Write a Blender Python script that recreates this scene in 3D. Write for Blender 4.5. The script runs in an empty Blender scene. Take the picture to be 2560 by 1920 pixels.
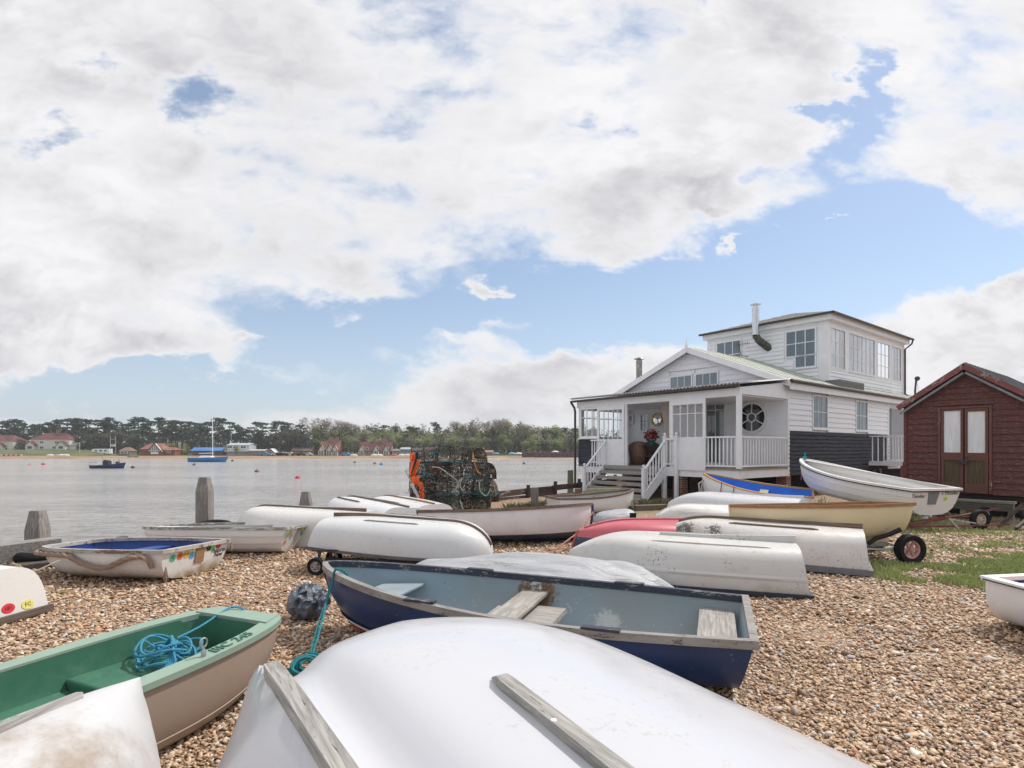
import bpy, bmesh, math, random
import numpy as np
from mathutils import Vector, Matrix, noise as mnoise
from math import sin, cos, pi, radians, sqrt, atan2
SC = bpy.context.scene
COL = SC.collection
random.seed(7)
# ------------------------------------------------------------------ camera
F = 1420.0; CX = 1280.0; HY = 1122.0; EYE = 1.65
cam_d = bpy.data.cameras.new("camera"); cam = bpy.data.objects.new("camera", cam_d); COL.objects.link(cam)
cam.location = (0, 0, EYE); cam.rotation_euler = (pi / 2, 0, 0)
cam_d.sensor_width = 36.0; cam_d.lens = 36.0 * F / 2560.0
cam_d.shift_y = (HY - 960.0) / 2560.0
cam_d.clip_start = 0.05; cam_d.clip_end = 5000
SC.camera = cam
SC.view_settings.view_transform = 'Standard'; SC.view_settings.look = 'None'
SC.view_settings.exposure = 0.38; SC.view_settings.gamma = 1.0
# ------------------------------------------------------------------ sun
SUN_DIR = Vector((0.62, 0.42, 0.95)).normalized()
sun_d = bpy.data.lights.new("sun", 'SUN'); sun = bpy.data.objects.new("sun", sun_d); COL.objects.link(sun)
sun_d.energy = 2.9; sun_d.angle = radians(1.2); sun_d.color = (1.0, 0.95, 0.88)
sun.rotation_euler = SUN_DIR.to_track_quat('Z', 'Y').to_euler()
SUN_EL = math.asin(SUN_DIR.z); SUN_AZ = atan2(SUN_DIR.x, SUN_DIR.y)

# ------------------------------------------------------------------ node helper
class NT:
    def __init__(s, tree): s.t = tree; s.n = tree.nodes; s.l = tree.links; s.n.clear()
    def new(s, typ, **kw):
        n = s.n.new(typ)
        for k, v in kw.items():
            if k == 'ins':
                for kk, vv in v.items(): s.put(n, kk, vv)
            else: setattr(n, k, v)
        return n
    def put(s, n, key, v):
        i = n.inputs[key]
        if isinstance(v, bpy.types.NodeSocket): s.l.new(v, i)
        elif isinstance(v, bpy.types.Node): s.l.new(v.outputs[0], i)
        else: i.default_value = v
    def math(s, op, a, b=None, c=None, clamp=False):
        n = s.n.new('ShaderNodeMath'); n.operation = op; n.use_clamp = clamp
        s.put(n, 0, a)
        if b is not None: s.put(n, 1, b)
        if c is not None: s.put(n, 2, c)
        return n.outputs[0]
    def mix(s, f, a, b, typ='MIX'):
        n = s.n.new('ShaderNodeMix'); n.data_type = 'RGBA'; n.blend_type = typ
        s.put(n, 0, f); s.put(n, 6, a); s.put(n, 7, b)
        return n.outputs[2]
    def noise(s, vec, scale, detail=4, rough=.55, dist=0.0):
        n = s.n.new('ShaderNodeTexNoise'); n.noise_dimensions = '3D'
        if vec is not None: s.put(n, 'Vector', vec)
        n.inputs['Scale'].default_value = scale; n.inputs['Detail'].default_value = detail
        n.inputs['Roughness'].default_value = rough; n.inputs['Distortion'].default_value = dist
        return n.outputs[0]
    def step(s, v, lo, hi, a=0.0, b=1.0):
        n = s.n.new('ShaderNodeMapRange'); n.interpolation_type = 'SMOOTHSTEP'
        s.put(n, 0, v); n.inputs[1].default_value = lo; n.inputs[2].default_value = hi
        n.inputs[3].default_value = a; n.inputs[4].default_value = b
        return n.outputs[0]
    def mapping(s, vec, loc=(0, 0, 0), rot=(0, 0, 0), scale=(1, 1, 1), typ='POINT'):
        n = s.n.new('ShaderNodeMapping'); n.vector_type = typ
        s.put(n, 0, vec); n.inputs[1].default_value = loc; n.inputs[2].default_value = rot; n.inputs[3].default_value = scale
        return n.outputs[0]
def c4(c): return (c[0], c[1], c[2], 1.0)

# ------------------------------------------------------------------ sky
world = bpy.data.worlds.new("World"); SC.world = world; world.use_nodes = True
W = NT(world.node_tree)
sky = W.new('ShaderNodeTexSky', sky_type='NISHITA', sun_disc=False, sun_elevation=SUN_EL, sun_rotation=SUN_AZ)
sky.altitude = 0; sky.air_density = 1.0; sky.dust_density = 0.5; sky.ozone_density = 1.5
tc = W.new('ShaderNodeTexCoord'); sep = W.new('ShaderNodeSeparateXYZ'); W.l.new(tc.outputs['Generated'], sep.inputs[0])
ay = W.math('MAXIMUM', W.math('ABSOLUTE', sep.outputs[1]), 0.12)
gx = W.math('DIVIDE', sep.outputs[0], ay); gz = W.math('DIVIDE', sep.outputs[2], ay)
cmb = W.new('ShaderNodeCombineXYZ', ins={0: gx, 1: gz, 2: 0.0}).outputs[0]
# plane projected coordinates of the cloud layer (for the cloud grain)
den = W.math('ADD', W.math('MAXIMUM', sep.outputs[2], 0.0), 0.22)
px_ = W.math('DIVIDE', sep.outputs[0], den); py_ = W.math('DIVIDE', sep.outputs[1], den)
cl = W.new('ShaderNodeCombineXYZ', ins={0: gx, 1: W.math('MULTIPLY', gz, 1.75), 2: 0.0}).outputs[0]
cl = W.mapping(cl, rot=(0, 0, 0.12), scale=(1.5, 1.5, 1.0), loc=(2.3, 5.1, 0.4))
wv = W.new('ShaderNodeTexNoise', noise_dimensions='3D'); W.put(wv, 'Vector', cl); wv.inputs['Scale'].default_value = 3.2; wv.inputs['Detail'].default_value = 9; wv.inputs['Roughness'].default_value = .62
wd = W.new('ShaderNodeVectorMath', operation='SUBTRACT', ins={0: wv.outputs['Color'], 1: (.5, .5, .5)}).outputs[0]
wd = W.new('ShaderNodeVectorMath', operation='MULTIPLY', ins={0: wd, 1: (.42, .24, 0)}).outputs[0]
cmb = W.new('ShaderNodeVectorMath', operation='ADD', ins={0: cmb, 1: wd}).outputs[0]
BL = [  # px, py, sx, sy, angle(deg), amplitude
    (1480, 770, 800, 105, 9, -1.5), (2130, 600, 330, 135, 8, -1.35), (420, 985, 560, 52, 3, -1.3),
    (950, 760, 260, 70, 14, -0.5), (2420, 640, 160, 60, 0, -0.9), (2250, 800, 150, 90, 0, -0.5),
    (2120, 200, 45, 170, -8, -0.95), (2050, 380, 130, 50, 20, -0.5), (500, 235, 130, 42, -30, -0.62), (235, 128, 90, 24, 0, -0.6),
    (130, 345, 95, 30, 12, -0.55), (1785, 45, 48, 30, 0, -0.55), (1520, 340, 90, 28, -25, -0.45), (700, 1060, 900, 40, 0, -0.15),
    (1290, 925, 380, 66, 0, 1.05), (1500, 985, 300, 50, 0, 0.5), (1390, 690, 60, 14, 10, 0.5), (1120, 850, 120, 30, -10, 0.5), (2520, 830, 260, 105, 10, 1.5), (250, 885, 460, 75, -6, 1.0), (1240, 815, 110, 34, 15, 0.9), (1180, 700, 70, 22, 0, 0.8), (1760, 470, 120, 60, 20, 0.6),
    (1600, 610, 200, 70, -4, 0.55), (2470, 440, 170, 75, -20, 0.7), (1240, 718, 60, 18, 0, 1.2), (1890, 600, 50, 20, 35, 1.1),
    (1322, 800, 90, 40, -10, 0.6), (1475, 788, 20, 10, 0, 1.4), (2090, 545, 30, 10, 20, 1.3), (600, 865, 60, 12, -12, 1.0),
    (900, 700, 240, 60, -12, 0.45),
]
cov = None
for (bx, by, sx, sy, an, am) in BL:
    m = W.mapping(cmb, loc=((bx - CX) / F, (HY - by) / F, 0), rot=(0, 0, radians(an)), scale=(sx / F, sy / F, 1), typ='TEXTURE')
    d = W.new('ShaderNodeVectorMath', operation='DOT_PRODUCT', ins={0: m, 1: m}).outputs['Value']
    e = W.math('MULTIPLY', W.math('EXPONENT', W.math('MULTIPLY', d, -1.0)), am)
    cov = e if cov is None else W.math('ADD', cov, e)
n1 = W.noise(cl, 1.5, 12, 0.56, 0.3)
n2 = W.noise(cl, 6.5, 8, 0.6, 0.3)
n1b = W.noise(W.mapping(cl, loc=(0.05, 0.13, 0)), 1.5, 6, 0.56, 0.3)
n2b = W.noise(W.mapping(cl, loc=(0.02, 0.05, 0)), 6.5, 4, 0.6, 0.3)
n1c = W.math('MULTIPLY', W.math('SUBTRACT', n1, 0.5), 2.6)
n2c = W.math('MULTIPLY', W.math('SUBTRACT', n2, 0.5), 1.3)
tot = W.math('ADD', W.math('ADD', W.math('ADD', cov, 0.62), n1c), n2c)
mask = W.step(tot, -0.12, 0.62)
# shaded hollows and bright edges inside the clouds
n3 = W.noise(W.mapping(cl, loc=(3.1, 1.7, 0)), 1.25, 7, 0.55, 0.3)
n4 = W.noise(W.mapping(cl, loc=(7.1, 4.7, 0)), 4.2, 7, 0.55, 0.5)
g = W.math('ADD', W.math('MULTIPLY', n3, 0.7), W.math('MULTIPLY', n4, 0.3))
thick = W.step(tot, 0.20, 1.15)
sh1 = W.step(W.math('SUBTRACT', n1b, n1), -0.07, 0.13)
sh2 = W.step(W.math('SUBTRACT', n2b, n2), -0.05, 0.16)
shm = W.math('ADD', W.math('ADD', W.math('MULTIPLY', sh1, 0.50), W.math('MULTIPLY', sh2, 0.22)), W.math('MULTIPLY', W.step(g, 0.40, 0.62), 0.45))
shade = W.math('MULTIPLY', shm, thick, clamp=True)
CLOUD_HI = (0.74, 0.735, 0.745, 1); CLOUD_LO = (0.37, 0.365, 0.395, 1)
ccol = W.mix(shade, CLOUD_HI, CLOUD_LO)
skyc = W.new('ShaderNodeVectorMath', operation='SCALE', ins={0: sky.outputs[0], 'Scale': 0.105}).outputs[0]
# thin veil low down
low = W.step(sep.outputs[2], 0.0, 0.30, 0.62, 0.22)
skyv = W.mix(low, skyc, (0.46, 0.54, 0.65, 1))
allc = W.mix(mask, skyv, ccol)
bg = W.new('ShaderNodeBackground', ins={0: allc, 1: 1.0})
W.new('ShaderNodeOutputWorld', ins={0: bg.outputs[0]})

# ------------------------------------------------------------------ projection helpers (photo pixel + known plane -> place)
def WP(px, py, Y): return Vector(((px - CX) / F * Y, Y, EYE - (py - HY) / F * Y))
def GP(px, py, z=0.0):
    Y = (EYE - z) * F / (py - HY)
    return Vector(((px - CX) / F * Y, Y, z))

# ------------------------------------------------------------------ tagging
def tag(o, label=None, cat=None, group=None, kind=None):
    if label: o['label'] = label
    if cat: o['category'] = cat
    if group: o['group'] = group
    if kind: o['kind'] = kind
    return o
def thing(name, label, cat, loc=(0, 0, 0), rz=0.0, group=None, rot=None):
    o = bpy.data.objects.new(name, None); COL.objects.link(o)
    o.location = loc; o.rotation_euler = rot if rot else (0, 0, rz)
    o.empty_display_size = 0.2
    return tag(o, label, cat, group)
def copy_tree(o, parent=None):
    c = o.copy(); COL.objects.link(c)
    if parent: c.parent = parent
    for ch in [x for x in COL.objects if x.parent == o]: copy_tree(ch, c)
    return c

# ------------------------------------------------------------------ mesh builder
class MB:
    def __init__(s): s.v = []; s.f = []; s.mi = []; s.m = 0
    def add(s, vs, fs):
        b = len(s.v); s.v += [tuple(v) for v in vs]
        for f in fs: s.f.append(tuple(b + i for i in f)); s.mi.append(s.m)
        return s
    def box(s, x0, x1, y0, y1, z0, z1):
        return s.add([(x0, y0, z0), (x1, y0, z0), (x1, y1, z0), (x0, y1, z0), (x0, y0, z1), (x1, y0, z1), (x1, y1, z1), (x0, y1, z1)],
                     [(0, 3, 2, 1), (4, 5, 6, 7), (0, 1, 5, 4), (1, 2, 6, 5), (2, 3, 7, 6), (3, 0, 4, 7)])
    def hexa(s, p):  # 8 points: bottom 4 ccw, top 4 ccw
        return s.add(p, [(0, 3, 2, 1), (4, 5, 6, 7), (0, 1, 5, 4), (1, 2, 6, 5), (2, 3, 7, 6), (3, 0, 4, 7)])
    def beam(s, p, q, w, h, up=(0, 0, 1)):
        p = Vector(p); q = Vector(q); d = (q - p).normalized(); u = Vector(up)
        if abs(d.dot(u)) > .98: u = Vector((1, 0, 0))
        r = d.cross(u).normalized() * (w / 2); t = r.cross(d).normalized() * (h / 2)
        return s.hexa([p - r - t, p + r - t, q + r - t, q - r - t, p - r + t, p + r + t, q + r + t, q - r + t])
    def tube(s, pts, r, n=8, closed=False, rf=None):
        pts = [Vector(p) for p in pts]; N = len(pts); rings = []
        prev = None
        for i, p in enumerate(pts):
            a = pts[(i - 1) % N] if (closed or i > 0) else p
            b = pts[(i + 1) % N] if (closed or i < N - 1) else p
            d = (b - a)
            d = d.normalized() if d.length > 1e-9 else Vector((0, 0, 1))
            if prev is None:
                u = Vector((0, 0, 1)) if abs(d.z) < .9 else Vector((1, 0, 0))
                x = d.cross(u).normalized()
            else:
                x = (prev - d * prev.dot(d)); x = x.normalized() if x.length > 1e-6 else d.orthogonal().normalized()
            prev = x; y = d.cross(x)
            rr = rf(i / (N - 1)) * r if rf else r
            rings.append([p + (x * cos(2 * pi * k / n) + y * sin(2 * pi * k / n)) * rr for k in range(n)])
        vs = [v for R in rings for v in R]; fs = []
        M = N if closed else N - 1
        for i in range(M):
            j = (i + 1) % N
            for k in range(n):
                fs.append((i * n + k, i * n + (k + 1) % n, j * n + (k + 1) % n, j * n + k))
        if not closed:
            fs.append(tuple(range(n))[::-1]); fs.append(tuple((N - 1) * n + k for k in range(n)))
        return s.add(vs, fs)
    def lathe(s, prof, c=(0, 0, 0), n=20, axis='z', cap=True):
        vs = []; c = Vector(c)
        for r, h in prof:
            for k in range(n):
                a = 2 * pi * k / n
                if axis == 'z': vs.append(c + Vector((r * cos(a), r * sin(a), h)))
                elif axis == 'y': vs.append(c + Vector((r * cos(a), h, r * sin(a))))
                else: vs.append(c + Vector((h, r * cos(a), r * sin(a))))
        fs = []
        for i in range(len(prof) - 1):
            for k in range(n):
                fs.append((i * n + k, i * n + (k + 1) % n, (i + 1) * n + (k + 1) % n, (i + 1) * n + k))
        if cap: fs.append(tuple(range(n))[::-1]); fs.append(tuple((len(prof) - 1) * n + k for k in range(n)))
        return s.add(vs, fs)
    def loft(s, rows, closed=False, capa=False, capb=False):
        n = len(rows[0]); vs = [v for r in rows for v in r]; fs = []
        for i in range(len(rows) - 1):
            for k in range(n if closed else n - 1):
                j = (k + 1) % n
                fs.append((i * n + k, i * n + j, (i + 1) * n + j, (i + 1) * n + k))
        if capa: fs.append(tuple(range(n))[::-1])
        if capb: fs.append(tuple((len(rows) - 1) * n + k for k in range(n)))
        return s.add(vs, fs)
    def prism(s, pts, off):  # closed polygon pts extruded by vector off
        n = len(pts); off = Vector(off); P = [Vector(p) for p in pts]
        vs = P + [p + off for p in P]
        fs = [tuple(range(n))[::-1], tuple(range(n, 2 * n))] + [(i, (i + 1) % n, n + (i + 1) % n, n + i) for i in range(n)]
        return s.add(vs, fs)
    def ball(s, c, r, n=10, sq=(1, 1, 1)):
        c = Vector(c); vs = [c + Vector((0, 0, -r * sq[2]))]; m = n // 2
        for i in range(1, m):
            t = -pi / 2 + pi * i / m
            for k in range(n):
                a = 2 * pi * k / n
                vs.append(c + Vector((r * sq[0] * cos(t) * cos(a), r * sq[1] * cos(t) * sin(a), r * sq[2] * sin(t))))
        vs.append(c + Vector((0, 0, r * sq[2]))); fs = []
        for k in range(n): fs.append((0, 1 + (k + 1) % n, 1 + k))
        for i in range(m - 2):
            for k in range(n):
                fs.append((1 + i * n + k, 1 + i * n + (k + 1) % n, 1 + (i + 1) * n + (k + 1) % n, 1 + (i + 1) * n + k))
        L = len(vs) - 1; b = 1 + (m - 2) * n
        for k in range(n): fs.append((b + k, b + (k + 1) % n, L))
        return s.add(vs, fs)
    def build(s, name, mat, parent=None, smooth=None, T=None, loc=None, bevel=0):
        me = bpy.data.meshes.new(name)
        vs = s.v if T is None else [tuple(T @ Vector(v)) for v in s.v]
        me.from_pydata(vs, [], s.f)
        mats = mat if isinstance(mat, (list, tuple)) else [mat]
        for m in mats: me.materials.append(m)
        if len(mats) > 1: me.polygons.foreach_set('material_index', s.mi)
        bm = bmesh.new(); bm.from_mesh(me); bmesh.ops.recalc_face_normals(bm, faces=bm.faces); bm.to_mesh(me); bm.free()
        if smooth is not None:
            me.polygons.foreach_set('use_smooth', [True] * len(me.polygons))
            me.set_sharp_from_angle(angle=radians(smooth))
        me.update()
        o = bpy.data.objects.new(name, me); COL.objects.link(o)
        if parent: o.parent = parent
        if loc: o.location = loc
        if bevel:
            b = o.modifiers.new('bevel', 'BEVEL'); b.width = bevel; b.segments = 2; b.limit_method = 'ANGLE'
        return o
def text_mesh(s, size, T, name, mat, parent, extrude=0.0015, shear=0.0, align='CENTER'):
    cu = bpy.data.curves.new('lettering', 'FONT'); cu.body = s; cu.size = size; cu.extrude = extrude; cu.shear = shear
    cu.align_x = align; cu.align_y = 'CENTER'; cu.resolution_u = 3
    ob = bpy.data.objects.new('lettering', cu); COL.objects.link(ob)
    dg = bpy.context.evaluated_depsgraph_get(); dg.update()
    me = bpy.data.meshes.new_from_object(ob.evaluated_get(dg))
    bpy.data.objects.remove(ob); bpy.data.curves.remove(cu)
    me.transform(T); me.materials.clear(); me.materials.append(mat)
    o = bpy.data.objects.new(name, me); COL.objects.link(o)
    if parent: o.parent = parent
    return o
def frame_T(o, xax, yax):
    """matrix placing local XY plane at o with x along xax and y along yax"""
    x = Vector(xax).normalized(); z = x.cross(Vector(yax)).normalized(); y = z.cross(x)
    return Matrix(((x.x, y.x, z.x, o[0]), (x.y, y.y, z.y, o[1]), (x.z, y.z, z.z, o[2]), (0, 0, 0, 1)))

# ------------------------------------------------------------------ materials
MATS = {}
def newmat(name):
    m = bpy.data.materials.new(name); m.use_nodes = True; return m, NT(m.node_tree)
def finish(T, col, rough=.5, metal=0.0, bump=None, bstr=.3, bdist=.01, spec=.5, extra=None):
    p = T.new('ShaderNodeBsdfPrincipled')
    T.put(p, 'Base Color', col); T.put(p, 'Roughness', rough); T.put(p, 'Metallic', metal); T.put(p, 'Specular IOR Level', spec)
    if bump is not None:
        b = T.new('ShaderNodeBump'); T.put(b, 'Height', bump); b.inputs['Strength'].default_value = bstr; b.inputs['Distance'].default_value = bdist
        T.l.new(b.outputs[0], p.inputs['Normal'])
    if extra:
        for k, v in extra.items(): T.put(p, k, v)
    o = T.new('ShaderNodeOutputMaterial'); T.l.new(p.outputs[0], o.inputs[0]); return p
def M_plain(name, col, rough=.5, metal=0.0, var=.12, scale=6.0, bump=.15, spec=.5, bd=.004):
    if name in MATS: return MATS[name]
    m, T = newmat(name); tc = T.new('ShaderNodeTexCoord').outputs['Object']
    n = T.noise(tc, scale, 6, .6); n2 = T.noise(tc, scale * 9, 4, .6)
    f = T.math('ADD', T.math('MULTIPLY', n, .6), T.math('MULTIPLY', n2, .4))
    a = tuple(max(0, c * (1 - var * 2.2)) for c in col); b = tuple(min(1, c * (1 + var * 2.2)) for c in col)
    finish(T, T.mix(T.step(f, .25, .75), c4(a), c4(b)), rough, metal, n2, bump, bd, spec)
    MATS[name] = m; return m
def M_gel(name, col, stain=(.25, .2, .13), amt=.35, spk=.0, rough=.28, scale=2.2, seed=0.0, bumpy=.15, spkcol=(.05, .05, .03), lo=.52, low_dirt=0.0, dirt=(.33, .25, .14), zr=.22, algae=()):
    """weathered gelcoat / paint with stains, specks and a dirty foot"""
    if name in MATS: return MATS[name]
    m, T = newmat(name); tc = T.new('ShaderNodeTexCoord').outputs['Object']
    v = T.mapping(tc, loc=(seed, seed * .7, 0))
    n = T.noise(v, scale, 8, .62, .4); n2 = T.noise(v, scale * 6, 6, .65)
    big = T.noise(v, scale * .5, 3, .5)
    c = T.mix(T.step(big, .3, .7), c4(tuple(x * .93 for x in col)), c4(col))
    f = T.math('MULTIPLY', T.step(T.math('ADD', T.math('MULTIPLY', n, .7), T.math('MULTIPLY', n2, .3)), lo, lo + .22), amt)
    c = T.mix(f, c, c4(stain))
    if low_dirt:
        sp = T.new('ShaderNodeSeparateXYZ', ins={0: tc}).outputs[2]
        g = T.math('ADD', sp, T.math('MULTIPLY', T.math('SUBTRACT', n, .5), .35))
        g = T.math('MULTIPLY', T.step(g, zr, 0.02, 0.0, 1.0) if False else T.math('SUBTRACT', 1.0, T.step(g, 0.0, zr)), low_dirt)
        g = T.math('MULTIPLY', g, T.step(n2, .3, .6, .45, 1.0))
        c = T.mix(g, c, c4(dirt))
    if spk:
        vo = T.new('ShaderNodeTexNoise'); T.put(vo, 'Vector', v); vo.inputs['Scale'].default_value = 34; vo.inputs['Detail'].default_value = 5; vo.inputs['Roughness'].default_value = .75
        pat = T.step(T.noise(v, 2.6, 2, .5), .48, .62)
        s = T.math('MULTIPLY', T.math('MULTIPLY', T.step(vo.outputs[0], .56, .64), pat), spk)
        c = T.mix(s, c, c4(spkcol))
    for (ax_, ay_, az_, ar_) in algae:
        dd = T.new('ShaderNodeVectorMath', operation='DISTANCE', ins={0: tc, 1: (ax_, ay_, az_)}).outputs['Value']
        sp_ = T.noise(tc, 26, 6, .8)
        fa = T.math('MULTIPLY', T.step(dd, ar_ * .3, ar_, 1.0, 0.0), .30)
        c = T.mix(T.step(T.math('ADD', sp_, fa), .70, .76, 0, .9), c, (.03, .03, .02, 1))
    fine = T.noise(T.mapping(v, scale=(6, 60, 60)), 3.0, 5, .7)
    c = T.mix(T.math('MULTIPLY', T.step(fine, .6, .72), .10), c, c4(tuple(x * .6 for x in col)))
    r = T.step(n2, .3, .7, rough * .8, rough * 1.5)
    finish(T, c, r, 0, n2, bumpy, .003)
    MATS[name] = m; return m
def M_paint_chip(name, col, under=(.45, .4, .34), lo=.6, scale=5, rough=.45, spots=(.8, .8, .78), blotch=None, axis=(1, 1, 1), dark=(.03, .03, .03), dk=.5, patch=()):
    """flaking paint over bare wood"""
    if name in MATS: return MATS[name]
    m, T = newmat(name); tc = T.new('ShaderNodeTexCoord').outputs['Object']
    v = T.mapping(tc, scale=axis)
    n = T.noise(v, scale, 10, .72, .3); n2 = T.noise(v, scale * 7, 8, .7); b = T.noise(v, scale * .35, 4, .55)
    c = T.mix(T.step(b, .35, .7), c4(col), c4(blotch if blotch else tuple(x * .72 for x in col)))
    f = T.step(T.math('ADD', T.math('MULTIPLY', n, .6), T.math('MULTIPLY', n2, .4)), lo, lo + .035)
    c = T.mix(f, c, c4(under))
    f2 = T.step(T.noise(T.mapping(v, loc=(4, 2, 9)), scale * 10, 6, .75), .66, .69)
    c = T.mix(T.math('MULTIPLY', f2, .8), c, c4(spots))
    f3 = T.step(T.noise(T.mapping(v, loc=(9, 6, 1)), scale * 8, 6, .75), .655, .69)
    c = T.mix(T.math('MULTIPLY', f3, dk), c, c4(dark))
    for (px0, py0, pz0, pr, pc) in patch:
        dd = T.new('ShaderNodeVectorMath', operation='DISTANCE', ins={0: tc, 1: (px0, py0, pz0)}).outputs['Value']
        c = T.mix(T.step(T.math('ADD', dd, T.math('MULTIPLY', T.math('SUBTRACT', n2, .5), .35)), pr * .6, pr, 1.0, 0.0), c, c4(pc))
    finish(T, c, T.math('ADD', T.math('MULTIPLY', f, .3), rough), 0, T.math('ADD', T.math('MULTIPLY', f, -.5), n2), .5, .004)
    MATS[name] = m; return m
def M_wood(name, a, b, axis='x', scale=3.0, rough=.8, flake=None, lichen=None, crack=.8, rot=0.0):
    """weathered timber with long grain, cracks and old paint"""
    if name in MATS: return MATS[name]
    m, T = newmat(name); tc = T.new('ShaderNodeTexCoord').outputs['Object']
    if rot: tc = T.mapping(tc, rot=(0, 0, rot))
    s = {'x': (1, 16, 16), 'y': (16, 1, 16), 'z': (16, 16, 1)}[axis]
    v = T.mapping(tc, scale=s)
    n = T.noise(v, scale, 8, .65, .5); k = T.noise(v, scale * 2.6, 5, .6, .3); big = T.noise(tc, 2.3, 4, .5)
    c = T.mix(T.step(n, .3, .7), c4(a), c4(b))
    c = T.mix(T.math('MULTIPLY', T.step(k, .62, .68), crack), c, c4(tuple(x * .22 for x in a)))
    c = T.mix(T.step(big, .4, .75, 0, .35), c, c4(tuple(x * .6 for x in b)))
    if flake:
        f = T.step(T.noise(T.mapping(tc, scale=tuple(.35 * q + .65 for q in s)), scale * 1.3, 9, .72), .5, .56)
        c = T.mix(f, c, c4(flake))
    if lichen:
        f = T.math('MULTIPLY', T.step(T.noise(tc, 5, 6, .7), .56, .68), .35)
        c = T.mix(f, c, c4(lichen))
    finish(T, c, rough, 0, n, .6, .006)
    MATS[name] = m; return m
def M_boards(name, col, lo, streak=.4, rough=.55, dark=.5, hue=None, hl=.6):
    """painted weatherboard: streaks of weather along and below each board"""
    if name in MATS: return MATS[name]
    m, T = newmat(name); tc = T.new('ShaderNodeTexCoord').outputs['Object']
    v = T.mapping(tc, scale=(1, 1, 14)); n = T.noise(v, 1.6, 8, .65, .2)
    n2 = T.noise(T.mapping(tc, scale=(9, 9, 1.2)), 2.2, 6, .6); n3 = T.noise(v, 9, 5, .7)
    c = T.mix(T.step(n, .35, .68, 0, streak), c4(col), c4(lo))
    c = T.mix(T.step(n2, .5, .8, 0, streak * dark), c, c4(tuple(x * .5 for x in lo)))
    if hue: c = T.mix(T.math('MULTIPLY', T.step(n3, hl, hl + .06), .75), c, c4(hue))
    finish(T, c, rough, 0, n3, .25, .004)
    MATS[name] = m; return m
def M_glass(name, tint=(.9, .95, .97), refl=.08, dark=None):
    if name in MATS: return MATS[name]
    m, T = newmat(name)
    fr = T.new('ShaderNodeFresnel'); fr.inputs[0].default_value = 1.5
    gl = T.new('ShaderNodeBsdfGlossy'); gl.inputs[0].default_value = (1, 1, 1, 1); gl.inputs[1].default_value = .02
    if dark:
        tr = T.new('ShaderNodeBsdfDiffuse'); tr.inputs[0].default_value = c4(dark)
    else:
        tr = T.new('ShaderNodeBsdfTransparent'); tr.inputs[0].default_value = c4(tint)
    mx = T.new('ShaderNodeMixShader'); T.put(mx, 0, T.math('ADD', fr.outputs[0], refl, clamp=True)); T.l.new(tr.outputs[0], mx.inputs[1]); T.l.new(gl.outputs[0], mx.inputs[2])
    o = T.new('ShaderNodeOutputMaterial'); T.l.new(mx.outputs[0], o.inputs[0])
    MATS[name] = m; return m
def M_rope(name, a, b, twist=90.0, rough=.7):
    if name in MATS: return MATS[name]
    m, T = newmat(name); tc = T.new('ShaderNodeTexCoord').outputs['Object']
    w = T.new('ShaderNodeTexWave', wave_type='BANDS', bands_direction='DIAGONAL'); T.put(w, 'Vector', tc); w.inputs['Scale'].default_value = twist; w.inputs['Distortion'].default_value = 2.0
    n = T.noise(tc, 60, 4, .6)
    f = T.math('ADD', T.math('MULTIPLY', w.outputs[1], .7), T.math('MULTIPLY', n, .3))
    finish(T, T.mix(T.step(f, .25, .75), c4(a), c4(b)), rough, 0, f, .8, .006)
    MATS[name] = m; return m

WHITE_TRIM = M_plain('white gloss paint', (.80, .81, .84), .4, var=.035, scale=3)
RUBBER = M_plain('black rubber', (.014, .014, .016), .8, var=.3, scale=30, spec=.2)
STEEL = M_plain('galvanised steel', (.42, .43, .44), .4, .8, var=.12, scale=20)
RUST = M_plain('rusty red steel', (.16, .045, .03), .75, 0, var=.35, scale=18)
IRON = M_plain('dark iron', (.06, .045, .042), .7, .2, var=.35, scale=14)
DARK = M_plain('void shade and dark timber', (.02, .018, .017), .9, var=.2)  # near-black tone for the painted underfloor shade, also on the joist
INK = M_plain('black ink', (.012, .012, .015), .5, var=.05)
WATER_Z = -2.2

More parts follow.
